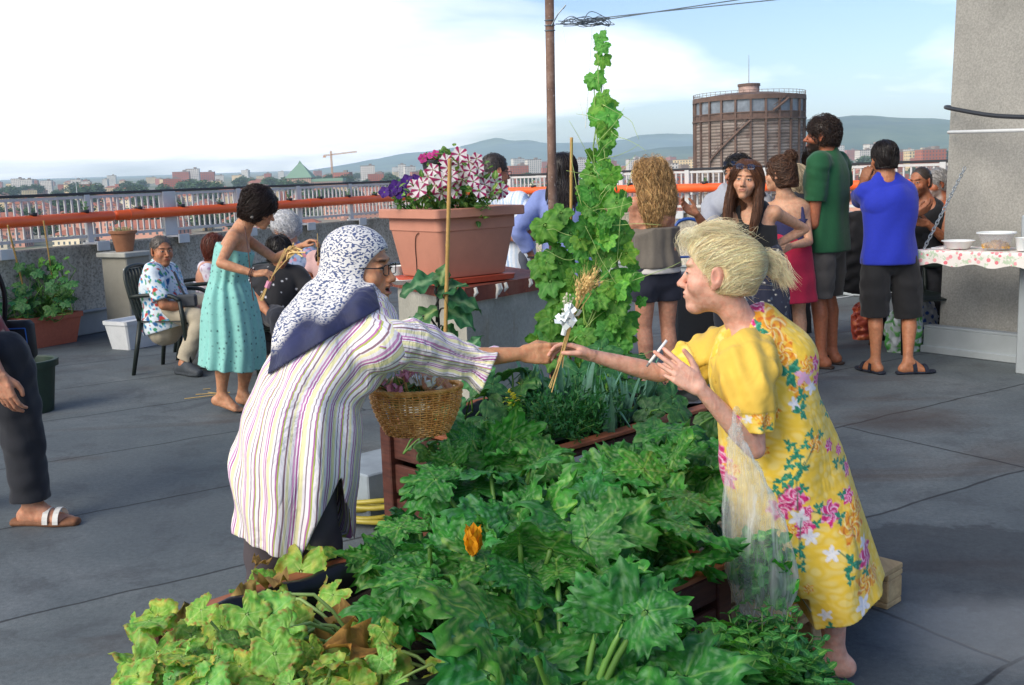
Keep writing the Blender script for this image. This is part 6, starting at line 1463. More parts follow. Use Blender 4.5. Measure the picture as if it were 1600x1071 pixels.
# white drips of paint on the sheet edge
m = MB(); e = AR-A0; nrm = np.array([e[1], -e[0]])/np.linalg.norm(e); r_ = np.random.RandomState(2)
for u_, L in [(.33, .05), (.36, .03), (.42, .02), (.10, .02), (.7, .02)]:
    q = A0+e*u_+nrm*.003; m = MB(); m.tube([(q[0], q[1], zt-.005), (q[0]+.006, q[1], zt-.03), (q[0]-.008, q[1], zt-.03-L)], [.010, .012, .006], 6); m.build('paint_drip', plain('drip_white', hexc('dcdad2'), .6), root)
qs = A0+e*.34-nrm*.045
m = MB(); q = A0+e*.38-nrm*.036*(-1)
# ------------------------------------------------------------------ planter with petunias on the block
M_pink = plain('planter_plastic', hexc('bf836d'), .6, .10, 5, .12, 60, .002)
pc = at(704, 395, 5.35); th = R(38); px_ = V(math.cos(th), math.sin(th), 0); py_ = V(-math.sin(th), math.cos(th), 0); z0 = zt+.004
LR, LL = .54, .50; k0 = at(706, 412, 5.2); near = V(k0[0], k0[1], 0); ctr = near+px_*LR*.40+py_*LL*.40+V(-.055, .0, 0)
root = empty('flower_planter', V(ctr[0], ctr[1], z0), 'large cracked terracotta coloured planter full of petunias on the rusty block', 'planter')
def rect(w, d, ccx=ctr): return [tuple((ccx+px_*a*w/2+py_*b*d/2)[:2]) for a, b in ((-1, -1), (1, -1), (1, 1), (-1, 1))]
def rrect(w, d, r=.03, n=4):
    out = []
    for (a, b, s0) in ((1, 1, 0), (-1, 1, 90), (-1, -1, 180), (1, -1, 270)):
        for k in range(n+1):
            an = R(s0+90*k/n); q = ctr+px_*(a*(w/2-r)+r*math.cos(an))+py_*(b*(d/2-r)+r*math.sin(an)); out.append(tuple(q[:2]))
    return out
def stack(name, prof, mat, par, closed=True):
    P = []; F = []; n = len(rrect(1, 1))
    for (w, d, z) in prof: P += [(*q, z) for q in rrect(w, d)]
    for i in range(len(prof)-1): F += [(i*n+k, i*n+(k+1) % n, (i+1)*n+(k+1) % n, (i+1)*n+k) for k in range(n)]
    F.append(tuple(range(n))[::-1]); F.append(tuple(range((len(prof)-1)*n, len(prof)*n))); return smooth_by_angle(meshobj(name, P, F, mat, par), 25)
w0, w1 = .405, .505; zz0 = z0+.035; H_ = .345
stack('shell', [(w0-.01, w0-.03, zz0), (w0, w0-.02, zz0+.008), (w0+(w1-w0)*.72, w0-.02+(w1-w0)*.72, zz0+H_*.68), (w0+(w1-w0)*.72+.012, w0-.008+(w1-w0)*.72, zz0+H_*.685), (w1-.015, w1-.035, zz0+H_*.86), (w1+.05, w1+.03, zz0+H_*.862), (w1+.06, w1+.04, zz0+H_*.875), (w1+.06, w1+.04, zz0+H_*.985), (w1+.05, w1+.03, zz0+H_), (w1-.02, w1-.04, zz0+H_), (w1-.03, w1-.05, zz0+H_*.93)], M_pink, root)
stack('saucer', [(.44, .42, z0), (.47, .45, z0+.004), (.48, .46, z0+.03), (.45, .43, z0+.031)], plain('planter_saucer', hexc('b04a30'), .5), root)
stack('soil', [(w1-.03, w1-.05, zz0+H_*.925), (w1-.04, w1-.06, zz0+H_*.94)], M_soil, root)
m = MB(); f0 = ctr-px_*.0
pts = []
for (sx, sz) in [(.62, .66), (.55, .60), (.50, .45), (.47, .28), (.43, .10), (.41, .02)]:
    wv = w0+(w1-w0)*sz/.85; dv = wv-.02; q = ctr-px_*(wv/2+.0012)+py_*(sx-.5)*dv*-1.0; pts.append(V(q[0], q[1], zz0+H_*sz))
m.tube(crom(pts, 16), .0022, 5); m.build('crack', plain('crack_dark', hexc('2a1712'), .9), root)
# petunias
def petunia_tpl(kind, seed):
    r_ = np.random.RandomState(seed); th = np.linspace(0, 2*math.pi, 41)[:-1]; P = [[0, 0, -.25]]; C = [hexc('d8c050')]
    for rr in (.18, .4, .65, .85, 1.0):
        ro = rr*(1+.10*np.cos(5*th)*rr); z = .18*math.sqrt(rr)-.30+.06*rr*np.sin(5*th+1)+.05*rr*rr*np.sin(13*th+seed); P += list(np.stack([ro*np.sin(th), ro*np.cos(th), z], 1))
        st_ = np.cos(5*th) if kind == 's' else 0*th
        if kind == 's': a = np.clip((st_-.15-(.3*rr))*5, 0, 1)[:, None]; c = hexc('f0e8ee')*(1-a)+hexc('a3185e')*a
        elif kind == 'p': c = np.repeat((hexc('4b1a86')*(1.2-.5*rr))[None], 40, 0)
        else: c = np.repeat((hexc('d6429a')*(.8+.3*rr))[None], 40, 0)
        C += list(c)
    F = [(0, 1+(k+1) % 40, 1+k) for k in range(40)]; Q = [(1+i*40+k, 1+i*40+(k+1) % 40, 1+(i+1)*40+(k+1) % 40, 1+(i+1)*40+k) for i in range(4) for k in range(40)]
    Q += [(0, 1+(k+2) % 40, 1+(k+1) % 40, 1+k) for k in range(0, 40, 2)]
    return np.array(P), np.array(Q), np.array(C)
PE = {k: [petunia_tpl(k, i) for i in range(3)] for k in 'spm'}
M_pet = leaf_mat('petal', .25, .5)
def petunia(c, flowers, label, n_leaf, seed, spread, hgt, green='5f8a3f'):
    r_ = np.random.RandomState(seed); root = empty('petunia', c, label, 'flowers'); fo = Foliage(); fl = Foliage(); m = MB(); OT = [oval_tpl(90+i, '4a7433', '6d9a48', '9aba70', .38, 6, .3, .03, .15) for i in range(3)]
    tp = []
    for (p, k, sz) in flowers:
        p = V(p); b = V(c)+(p-V(c))*V(.35, .35, 0); stem(m, b, p, .003, .002, r_.normal(size=3)*.02, 6); d = unit((p-V(c))*.8+V(0, -.30, .05)+r_.normal(size=3)*.04); fl.add(PE[k][r_.randint(3)], p, np.cross(d, V(.9, .1, .3)), d, sz*r_.uniform(.85, 1.15), V(1, 1, 1)*r_.uniform(.85, 1.05)); tp.append((b, p))
    for k in range(n_leaf):
        b, p = tp[r_.randint(len(tp))]; q = b+(p-b)*r_.uniform(.05, .98)+r_.normal(size=3)*spread; fo.add(OT[r_.randint(3)], q, r_.normal(size=3)+V(0, 0, .4), UZ+r_.normal(size=3)*.5+V(0, -.4, 0), r_.uniform(.025, .05), tint(r_))
    fo.build('foliage', M_grape, root); meshobj('stems', m.v, m.f, M_stem, root, col=np.array(m.c)); fl.build('flowers', M_pet, root); return root
zs = zz0+H_*.93; r_ = np.random.RandomState(31)
F1 = [(at(x, y, 5.25+r_.uniform(-.12, .1)), 's', .034) for x, y in [(718, 240), (733, 252), (745, 247), (716, 256), (700, 262), (676, 265), (668, 275), (690, 280), (706, 275), (722, 280), (740, 283), (758, 288), (775, 285), (768, 300), (750, 298), (785, 297), (660, 285), (655, 296), (645, 290), (672, 295), (705, 292), (712, 300), (688, 302), (775, 278), (757, 278), (735, 266), (725, 268), (765, 290), (782, 302), (650, 302), (697, 250), (748, 262), (680, 290)]]
petunia((ctr[0]+.02, ctr[1], zs), F1, 'white and magenta striped petunias spilling over the terracotta planter', 420, 32, .035, .3)
F2 = [(at(x, y, 5.28), 'p', .032) for x, y in [(650, 283), (640, 288), (645, 296), (612, 298), (618, 292), (600, 300), (625, 300), (636, 282)]]
petunia((ctr[0]-.16, ctr[1]+.1, zs), F2, 'dark purple petunias at the left corner of the terracotta planter', 60, 33, .02, .1)
bp = at(682, 284, 5.55); root = pot(V(bp[0], bp[1], bp[2]-.02), .052, .072, .13, 'black plastic pot of pink flowers standing inside the terracotta planter', M_dark, .006)
F3 = [(at(x, y, 5.52+r_.uniform(-.05, .05)), 'm', .020) for x, y in [(665, 246), (672, 243), (680, 240), (688, 241), (696, 244), (701, 247), (660, 248), (683, 246), (676, 248), (692, 249), (705, 250), (669, 250)]]
petunia((bp[0], bp[1], bp[2]+.10), F3, 'small pink flowers in the black pot behind the petunias', 40, 34, .012, .05)
def dish(c, prof, label, mat, name, cat, n=36): 
    m = MB(); m.lathe(c, prof, n); o = m.build(name, mat, None, c, smooth=True); return tag(smooth_by_angle(o, 50), label, cat)
M_pl = plain('white_plastic', hexc('e6e6e4'), .4, .03, 10, 0, Subsurface_Weight=.1)
q = at(631, 417, 5.42); q[2] = zt+.001; dish(q, [(.05, 0), (.055, .002), (.080, .022), (.092, .026), (.092, .029), (.078, .026), (.05, .008), (0, .007)], 'white plastic plate on the rusty block beside the planter', M_pl, 'plate', 'plate')
q2 = at(620, 404, 5.62); q2[2] = zt+.001; dish(q2, [(.026, 0), (.027, .001), (.036, .075), (.039, .077), (.037, .079), (.034, .074), (.025, .006), (0, .005)], 'white plastic cup on the rusty block behind the plate', M_pl, 'cup', 'cup')
# ------------------------------------------------------------------ rusty pole, wires
pb = V(AR[0]-.01, AR[1]+.12, 0); pt = at(858, -25, pb[1]); t = NT('rusty_pole'); v = t.obj(); n = t.noise(9, 5, .7, v); n2 = t.noise(40, 3, .7, v)
t.base(t.mix(t.ramp(n2, [(.62, 0), (.7, .7)]), t.ramp(n, [(.3, hexc('5a443a')), (.55, hexc('7d6355')), (.75, hexc('98897f'))]), hexc('c3b9b0'))); t.set(Roughness=.75, Metallic=.2); t.bump(n, .3, .003)
root = empty('pole', pb, 'rusty metal pole rising between the planter and the vine', 'pole'); m = MB(); m.tube([pb, pb*.5+pt*.5, pt], .0245, 16); m.build('shaft', t.m, root, smooth=True); m = MB(); m.lathe(pb, [(.08, 0), (.08, .01), (.03, .012), (.03, .05)], 16); m.build('foot', M_rust, root)
Mw = plain('steel_wire', hexc('77828a'), .4, .2, 20, 0, metal=.5); hk = at(868, 35, pb[1]); 
for k, y in enumerate((32, 40, 48)):
    q = pb+(pt-pb)*((at(860, y, pb[1])[2]-pb[2])/(pt[2]-pb[2])); m = MB(); m.tube([q+V(math.cos(a)*.027, math.sin(a)*.027, .002*math.sin(a)) for a in np.linspace(0, 6.283, 17)], .003, 5); m.build('wire_wrap', Mw, root)
m = MB(); m.tube([at(862, 40, pb[1]-.03), at(872, 22, pb[1]-.05), at(884, 8, pb[1]-.05), at(880, 14, pb[1]-.04)], .0035, 5); m.build('wire_end', Mw, root)
for k, (x1, y1) in enumerate([(1250, -4), (1180, -4)]):
    a = at(868, 38, pb[1]-.01); b = at(952, 27+3*k, 5.6); c = at(x1, y1, 5.3); d_ = c+(c-b)*1.4; m = MB(); m.tube(crom([a, b*.5+a*.5-UZ*.012, b, c, d_], 24), .0028, 5); tag(m.build('overhead_wire', Mw, None, a), ['lower thin overhead wire running from the pole to the upper right', 'upper thin overhead wire running from the pole to the upper right'][k], 'wire')
r_ = np.random.RandomState(6); m = MB()
for k in range(9):
    a = at(870+r_.uniform(0, 12), 36+r_.normal()*3, 5.66); pts = [a]
    for x in (892, 915, 938, 950, 930, 905): pts.append(at(x+r_.normal()*5, 33+r_.normal()*6, 5.63+r_.normal()*.02))
    m.tube(crom(pts, 30), .0022, 4)
tag(m.build('wire_bundle', Mw, None, at(905, 34, 5.63)), 'tangled bundle of wire and string tied beside the top of the pole', 'wire'); Ms = plain('string', hexc('cfd0c4'), .8, .1, 20, 0)
for k, (x0, y0, x1, y1) in enumerate([(925, 40, 915, 200), (946, 42, 940, 210), (878, 42, 912, 185)]):
    m = MB(); a, b = at(x0, y0, 5.6), at(x1, y1, 4.6); m.tube([a, (a+b)/2-UZ*.01, b], .0016, 4); tag(m.build('string', Ms, None, b), ['string hanging straight down into the left side of the vine top', 'string that the highest vine shoot climbs', 'slanting string from the pole down to the vine'][k], 'string')
m = MB(); pts = [at(1003, 575, 4.4), at(1015, 640, 3.9), at(1034, 720, 3.5)]; m.tube(crom(pts, 10), .0016, 4); tag(m.build('string', Ms, None, pts[-1]), 'pale string hanging below the vine over the squash leaves', 'string')
# ------------------------------------------------------------------ wicker basket with wheat bunches
t = NT('wicker'); v = t.obj(); n = t.noise(30, 4, .6, v); t.base(t.ramp(n, [(.3, hexc('bb7c36')), (.55, hexc('e0a75c')), (.75, hexc('f0c98c'))])); t.set(Roughness=.45); t.bump(t.noise(220, 3, .6, v), .2, .001); M_wick = t.m
bc = at(651, 640, 3.26); bz0 = at(651, 676, 3.26)[2]; bz1 = at(651, 607, 3.26)[2]; root = empty('basket', V(bc[0], bc[1], bz0), 'oval wicker basket of wheat bunches hanging from the arm of the headscarf woman', 'basket')
def brad(u_): return .082+.062*math.sin(min(1, u_*.85+.15)*math.pi/2)
NSK = 42; NR = 19; sq = (1.0, .78)
m = MB()
for i in range(NR):
    u_ = (i+.5)/NR; z = bz0+(bz1-bz0)*u_; pts = []
    for k in range(NSK*4): a = 2*math.pi*k/(NSK*4); r = brad(u_)+.0030*math.sin(a*NSK/2+math.pi*(i % 2)); pts.append((bc[0]+math.cos(a)*r*sq[0], bc[1]+math.sin(a)*r*sq[1], z+.0006*math.sin(a*7+i)))
    pts.append(pts[0]); m.tube(pts, .0027, 5, caps=False)
m.build('weave', M_wick, root, smooth=True)
m = MB()
for k in range(NSK): a = 2*math.pi*(k+.5)/NSK*1.0; m.tube([(bc[0]+math.cos(a)*brad(u_)*sq[0], bc[1]+math.sin(a)*brad(u_)*sq[1], bz0+(bz1-bz0)*u_) for u_ in np.linspace(0, 1.0, 6)], .0026, 5)
m.build('stakes', M_wick, root, smooth=True)
m = MB()
for j in range(3): m.tube([(bc[0]+math.cos(a)*(brad(1)+.004*math.sin(a*20+j*2.09))*sq[0], bc[1]+math.sin(a)*(brad(1)+.004*math.sin(a*20+j*2.09))*sq[1], bz1+.005+.004*math.cos(a*20+j*2.09)) for a in np.linspace(0, 6.283, 161)], .0042, 6, caps=False)
m.build('rim', M_wick, root, smooth=True)
m = MB(); m.lathe((bc[0], bc[1], bz0), [(brad(0)*1.0, 0), (brad(0), .004), (0, .005)], 36, squash=sq); m.build('bottom', M_wick, root)
m = MB(); hp = [V(bc[0]+math.cos(R(100))*brad(1)*sq[0], bc[1]+math.sin(R(100))*brad(1)*sq[1], bz1-.02), V(bc[0]-.01, bc[1]+.03, bz1+.13), V(bc[0]-.02, bc[1]-.02, bz1+.14), V(bc[0]-.02, bc[1]-brad(1)*sq[1], bz1-.02)]
m.tube(crom([hp[0], hp[0]+UZ*.09, hp[0]*.5+hp[3]*.5+UZ*.15, hp[3]+UZ*.09, hp[3]], 20), .006, 8) if False else None
M_straw = plain('straw', hexc('c9a868'), .65, .2, 40); M_ear = plain('wheat_ear', hexc('dcbb7a'), .7, .25, 60)
M_ribp = plain('ribbon_pink', hexc('d98fa8'), .5, .1); M_ribw = plain('ribbon_white', hexc('e3eaec'), .5, .05)
def ear(m, a, d, L, r_):
    d = unit(d); s_ = unit(np.cross(d, V(.2, 1, .3)))
    for k in range(int(L/.0055)):
        p = a+d*k*.0055; an = k*2.4; o = s_*math.cos(an)+np.cross(d, s_)*math.sin(an); q = p+o*.0035; m.tube([q, q+d*.006+o*.0022, q+d*.0125+o*.0012], [.0016, .0036, .0008], 5); m.tube([q+d*.011+o*.0015, q+d*.045+o*.012+r_.normal(size=3)*.003], [.0004, .0002], 3)
def bow(m, p, sz, r_, n=5):
    for k in range(n):
        a = r_.normal(size=3)*.6+V(0, -.2, .7); a = unit(a); b = unit(np.cross(a, r_.normal(size=3))); w_ = sz*.16; pts = [p, p+a*sz*.5+b*sz*.22, p+a*sz*.9+b*sz*.05, p+a*sz*.6-b*sz*.25]
        for i in range(3): q0, q1 = pts[i], pts[i+1]; c_ = unit(np.cross(q1-q0, a+b*.3))*w_; m.raw([q0-c_, q0+c_, q1+c_, q1-c_], [(0, 1, 2, 3)])
r_ = np.random.RandomState(13)
WL_ = ['pink ribbon', 'white ribbon']
for k in range(9):
    a0 = r_.uniform(0, 6.28); o = V(bc[0]+math.cos(a0)*.045, bc[1]+math.sin(a0)*.035, bz1-.05); d = unit(V(r_.normal()*.8, r_.normal()*.5-.1, .75)); pk = k % 3 != 0
    wb = empty('wheat_bunch', o, f'small bunch of wheat stalks tied with {"pink" if pk else "white"} ribbon, lying in the wicker basket', 'wheat bunch', f'wheat bunches with {"pink" if pk else "white"} ribbon in the basket'); m = MB()
    for j in range(6): q = o+r_.normal(size=3)*.006; e = q+d*.125+r_.normal(size=3)*.012; m.tube([q, e], .0013, 4)
    m.build('stalks', M_straw, wb); m = MB(); bow(m, o+d*.085, .045, r_, 7); m.build('ribbon', M_ribp if pk else M_ribw, wb)
fo = Foliage(); LV = oval_tpl(5, '3d6b34', '6b944d', '9bb678', .22, 6, .3)
for k in range(70): a0 = r_.uniform(0, 6.28); rr = r_.uniform(.02, .11); fo.add(LV, V(bc[0]+math.cos(a0)*rr, bc[1]+math.sin(a0)*rr*.78, bz1-.03+r_.uniform(0, .04)), r_.normal(size=3)+V(0, 0, .6), r_.normal(size=3)+UZ, r_.uniform(.03, .06), tint(r_))
lb = empty('herb_bunch', V(bc[0], bc[1], bz1-.03), 'green sprigs between the wheat bunches in the wicker basket', 'herbs'); fo.build('foliage', M_leaf, lb)
# wheat passed from hand to hand
wr_ = at(881, 552, 3.12); wb = empty('wheat_bunch', wr_, 'long wheat bunch with white ribbon held between the hands of the two women', 'wheat bunch'); m = MB(); m2 = MB(); rr_ = np.random.RandomState(3)
for k in range(9):
    a = at(857+rr_.uniform(0, 6), 614-rr_.uniform(0, 10), 3.10+rr_.normal()*.006) if k < 5 else at(879, 575, 3.12); b = at(881+rr_.normal()*1.5, 545, 3.12); c = at(908+rr_.normal()*5, 462+rr_.normal()*6, 3.13+rr_.normal()*.01); m.tube(crom([a, b, at(892+rr_.normal()*1.5, 505, 3.12), c], 10), .0014, 5)
    d = unit(at(928+rr_.normal()*14, 432+rr_.normal()*8, 3.13+rr_.normal()*.03)-c); ear(m2, c, d, rr_.uniform(.055, .085), rr_)
m.build('stalks', M_straw, wb); m2.build('ears', M_ear, wb); m = MB(); bow(m, at(884, 510, 3.09), .05, rr_, 9); bow(m, at(892, 495, 3.09), .045, rr_, 8); m.tube([at(880, 524, 3.12), at(884, 508, 3.12)], .008, 8); m.build('ribbon', M_ribw, wb)
m = MB()
for k in range(24): q = at(887+rr_.normal()*4, 478+rr_.normal()*14, 3.11+rr_.normal()*.01); m.tube([at(884, 500, 3.12), q], .0006, 3); m.lathe(q, [(.0022, -.002), (.003, 0), (.0018, .003)], 6)
m.build('dried_flowers', plain('dry_white', hexc('cfcbb4'), .8), wb)
# ------------------------------------------------------------------ plastic bag of greens
S = Sdf(); bt = [at(1149, 668, 2.650), at(1152, 700, 2.640), at(1165, 760, 2.630), at(1180, 840, 2.630), at(1192, 905, 2.630), at(1196, 944, 2.630)]
S.loft(bt, V(.013, .026, .055, .086, .090, .070), V(.010, .020, .040, .062, .070, .055), V(1, .15, 0), .01, fold=(8, .004, .002, .7), noise=(.05, .0035, 61, np.diag([1, 1, .35])), res=26)
v_, f_ = polygonise(S, .005); t = NT('bag_film'); t.base((.92, .95, .95)); t.set(Roughness=.22, Specular_IOR_Level=.6); nvn = t.noise(18, 4, .6, t.mapping(t.obj(), (1, 1, .3)), 1.2); t.bump(nvn, .6, .012)
tr = t.node('BsdfTransparent'); tr.inputs[0].default_value = (.97, .99, .98, 1); ms = t.node('MixShader'); t.link(t.ramp(t.noise(16, 4, .6, t.mapping(t.obj(), (2.2, 2.2, .22)), 1.0), [(.36, .17), (.52, .28), (.68, .66)]), ms.inputs[0]); t.link(tr.outputs[0], ms.inputs[1]); tl = t.node('BsdfTranslucent'); tl.inputs[0].default_value = (.95, .97, .97, 1); m2_ = t.node('MixShader'); m2_.inputs[0].default_value = .45; t.link(t.b.outputs[0], m2_.inputs[1]); t.link(tl.outputs[0], m2_.inputs[2]); t.link(m2_.outputs[0], ms.inputs[2]); t.link(ms.outputs[0], t.n['Material Output'].inputs['Surface'])
bag = empty('plastic_bag', bt[-1]-UZ*.05, 'clear plastic bag of green leaves hanging from the forearm of the woman in yellow', 'bag'); meshobj('film', v_, f_, t.m, bag)
m = MB(); hb = at(1150, 672, 2.655); m.tube(crom([hb+V(-.006, -.02, -.01), at(1147, 655, 2.620), at(1153, 640, 2.660)+V(.0, .02, 0), at(1158, 655, 2.710), hb+V(.012, .03, -.01)], 20), [.006]*20, 6); m.build('handle', t.m, bag, smooth=True)
fo = Foliage(); LT = [oval_tpl(100+i, '2a8a26', '4fae38', '8cc86a', .5, 8, .5, .10, .3, .08) for i in range(4)]; r_ = np.random.RandomState(19)
for k in range(300):
    c_ = at(1193+r_.normal()*20, 838+min(1.0, r_.rand()**.75)*98, 2.630+r_.normal()*.022); 
    if S(c_[None])[0] > -.010: continue

    fo.add(LT[r_.randint(4)], c_, r_.normal(size=3), r_.normal(size=3)+V(0, -.8, .3), r_.uniform(.022, .045), tint(r_))

gl = empty('leafy_greens', at(1195, 930, 2.630), 'bunch of leafy greens inside the clear plastic bag', 'greens'); fo.build('foliage', M_leaf, gl)
# ------------------------------------------------------------------ right column with shelf
t = NT('column_concrete'); v = t.pos(); n = t.noise(1.6, 6, .65, v); n2 = t.noise(70, 3, .7, v); n3 = t.noise(9, 5, .7, v); col = t.ramp(n, [(.3, hexc('8c8b85')), (.7, hexc('a5a39c'))]); col = t.mix(t.ramp(n3, [(.66, 0), (.72, .5)]), col, hexc('b5b3ac')); t.base(t.mix(1.0, col, t.ramp(n2, [(.35, .78), (.65, 1.1)]), 'MULTIPLY')); t.set(Roughness=.92); t.bump(n2, .35, .004)
cl = at(1456, 545, 8.2)
base_l = V(cl[0], cl[1], 0); top_l = at(1493, -60, cl[1]); cdir = unit(V(.60, -.80, 0)); cper = V(-cdir[1], cdir[0], 0); tw = top_l[0]-base_l[0]
root = empty('concrete_column', base_l+cdir*1.0, 'massive grey concrete pillar at the right edge', 'column'); m = MB()
b0 = base_l+V(.05, 0, 0); P0 = [b0, b0+cdir*1.5, b0+cdir*1.5+cper*1.2, b0+cper*1.2]; zt_ = top_l[2]+.4; tt = tw-.02
m.raw([(*q[:2], 0) for q in P0]+[(*(P0[0]+V(tt, 0, 0))[:2], zt_), (*(P0[1]-V(tt, 0, 0))[:2], zt_), (*(P0[2]-V(tt, 0, 0))[:2], zt_), (*(P0[3]+V(tt, 0, 0))[:2], zt_)], [(3, 2, 1, 0), (4, 5, 6, 7), (0, 1, 5, 4), (1, 2, 6, 5), (2, 3, 7, 6), (3, 0, 4, 7)]); m.build('shaft', t.m, root)
axc = np.array([cdir, cper, UZ]); m = MB(); q = base_l+cdir*.40-cper*.05; m.box(q+UZ*.10, (.86, .05, .19), axc, .005); m.box(q+cper*.02+UZ*.205, (.86, .09, .02), axc, .004); m.box(q-cper*.035+UZ*.03, (.88, .03, .055), axc, .004); m.build('base_flashing', M_metal, root)
m = MB(); q = base_l+cdir*1.0; 
a = at(1482, 169, 8.02); b = at(1625, 184, 7.16); m.tube(crom([a+V(.05, .1, .01), a, a*.5+b*.5-UZ*.02, b], 14), .016, 8); tag(m.build('cable', M_dark, None, a, smooth=True), 'thick black cable sagging across the concrete pillar', 'cable')
m = MB(); a = at(1482, 207, 8.02); b = at(1625, 203, 7.16); m.tube([a+V(.05, .1, 0), a, b], .013, 8); tag(m.build('conduit', M_bar, None, a, smooth=True), 'pale grey pipe across the pillar below the black cable', 'pipe')
m = MB(); q = at(1598, 600, 7.2); q[2] = 0; m.box(q+UZ*.55, (.08, .08, 1.1), axc, .01); tag(m.build('post', M_metal, None, q), 'grey metal post at the right edge, in front of the pillar base', 'post')
# shelf hung from a chain
sh0 = at(1432, 392, 7.5); zS = sh0[2]; s_l = V(sh0[0]+.01, sh0[1], 0); sx = unit(V(.66, -.75, 0)); sy = V(-sx[1], sx[0], 0); axs = np.array([sx, sy, UZ]); SW, SD = .86, .42
root = empty('pallet_shelf', s_l+sx*SW/2+sy*SD/2+UZ*zS, 'shelf of pallet wood under a flowered cloth, hung on the pillar', 'shelf'); m = MB(); 
for k in range(4): m = MB(); m.box(s_l+sx*SW/2+sy*(SD*(k+.5)/4)+UZ*(zS-.012), (SW, SD/4-.012, .02), axs, .003); m.build('deck_board', M_pal, root)
for (a_, w_) in ((.03, .05), (SW-.03, .05), (SW/2, .05)): m = MB(); m.box(s_l+sx*a_+sy*SD/2+UZ*(zS-.056), (w_, SD, .064), axs, .003); m.build('batten', M_pal, root)
m = MB(); m.box(s_l+sx*SW*.62+sy*.004+UZ*(zS-.05), (SW*.75, .02, .03), axs, .002); m.build('front_rail', M_pal, root)
t = NT('flowered_cloth'); v = t.obj(); vo = t.node('TexVoronoi'); vo.inputs['Scale'].default_value = 26; t.link(v, vo.inputs['Vector']); n = t.noise(22, 3, .6, v); sp = t.node('SeparateColor'); t.link(vo.outputs['Color'], sp.inputs[0])
dm = t.math('MULTIPLY', t.math('LESS_THAN', vo.outputs['Distance'], .36), t.math('GREATER_THAN', sp.outputs[0], .35)); t.base(t.mix(dm, t.mix(t.ramp(n, [(.56, 0), (.62, .8)]), hexc('e2ddd6'), hexc('a9c4a0')), t.mix(sp.outputs[1], hexc('d96a76'), hexc('ecb2b4')))); t.set(Roughness=.85)
g_ = 40; P = []; nz_ = Noise(3)
for j in range(15):
    for i in range(g_+1):
        x = -.012+(SW-.02)*i/g_; 
        if j < 9: p = s_l+sx*x+sy*(SD-.0)*(1-j/8)*1.0-sy*.018*(j/8)+UZ*(zS+.006+.002*math.sin(i*.9+j))
        else: dz = (j-8)*.016; p = s_l+sx*x-sy*(.022+.006*math.sin(i*.8)*(j-8)/6+.004*math.sin(i*2.1))+UZ*(zS+.004-dz*(1+.12*math.sin(i*.5+1)))
        P.append(p)
F = [(j*(g_+1)+i, (j+1)*(g_+1)+i, (j+1)*(g_+1)+i+1, j*(g_+1)+i+1) for j in range(14) for i in range(g_)]
tag(meshobj('tablecloth', P, np.array(F), t.m, None, s_l+sx*SW/2+sy*SD/2+UZ*zS), 'white tablecloth with red flowers hanging over the shelf edge', 'tablecloth')
def onshelf(px, fy): 
    for _ in range(1): q = s_l+sx*0+UZ*(zS+.011)
    u_ = np.linspace(-.1, .9, 400); pp = [(s_l+sx*x+sy*SD*fy) for x in u_]; best = min(pp, key=lambda p_: abs(800+F_PX*(lambda c: c[0]/-c[2])(CRn.T@(V(p_[0], p_[1], zS)-V(0, 0, EYE)))-px)); return V(best[0], best[1], zS+.012)
q = onshelf(1497, .35); dish(q, [(.07, 0), (.075, .002), (.095, .045), (.112, .052), (.112, .056), (.092, .05), (.07, .01), (0, .008)], 'white bowl with a wide rim on the flowered cloth', M_pl, 'bowl', 'bowl')
q = onshelf(1556, .35); t = NT('clear_plastic'); t.base((.93, .93, .95)); t.set(Roughness=.15); tr = t.node('BsdfTransparent'); ms = t.node('MixShader'); ms.inputs[0].default_value = .22; t.link(tr.outputs[0], ms.inputs[1]); t.link(t.b.outputs[0], ms.inputs[2]); t.link(ms.outputs[0], t.n['Material Output'].inputs['Surface']); M_clear = t.m
dish(q, [(.075, 0), (.08, .002), (.118, .108), (.126, .112), (.126, .118), (.114, .112), (.076, .008), (0, .006)], 'clear plastic bowl of crisps with a pale rim on the flowered cloth', M_clear, 'bowl', 'bowl')
m = MB(); m.lathe(q, [(.127, .110), (.129, .114), (.127, .120), (.121, .118), (.121, .112)], 36); o = m.build('rim', M_pl, None, q, smooth=True); o.parent = [x for x in bpy.data.objects if x.get('label', '').startswith('clear plastic bowl')][0]; o.location = (0, 0, 0)
m = MB(); r_ = np.random.RandomState(2)
for k in range(240):
    rr = .085*math.sqrt(r_.rand()); a = r_.uniform(0, 6.28); p = q+V(rr*math.cos(a), rr*math.sin(a), .012+r_.rand()*.06*(1-rr/.13)); d = unit(r_.normal(size=3)); e = unit(np.cross(d, r_.normal(size=3))); m.raw([p-d*.014, p+e*.012+UZ*.004, p+d*.014, p-e*.012+UZ*.004], [(0, 1, 2, 3)])
tag(m.build('crisps', plain('crisp_yellow', hexc('d9a94c'), .6, .25, 60), None, q), 'heap of yellow crisps inside the clear bowl', 'crisps')
q = onshelf(1596, .25); dish(q, [(.030, 0), (.031, .001), (.042, .085), (.045, .087), (.041, .089), (.029, .006), (0, .005)], 'white plastic cup at the right end of the flowered cloth', M_pl, 'cup', 'cup')
m = MB(); a = onshelf(1455, .15); m.tube([a+UZ*.004, a+sx*.05+UZ*.004, a+sx*.09+UZ*.005], [.004, .003, .006], 6); tag(m.build('plastic_spoon', M_pl, None, a), 'pale plastic spoon lying left of the white bowl', 'spoon')
ca, cb = at(1508, 262, 7.9), V(*(s_l+sx*.03+sy*.03)[:2], zS+.012); m = MB(); L = np.linalg.norm(ca-cb); n = int(L/.034); d = (ca-cb)/L; u1_ = unit(np.cross(d, V(.1, 1, .2))); u2_ = np.cross(d, u1_)
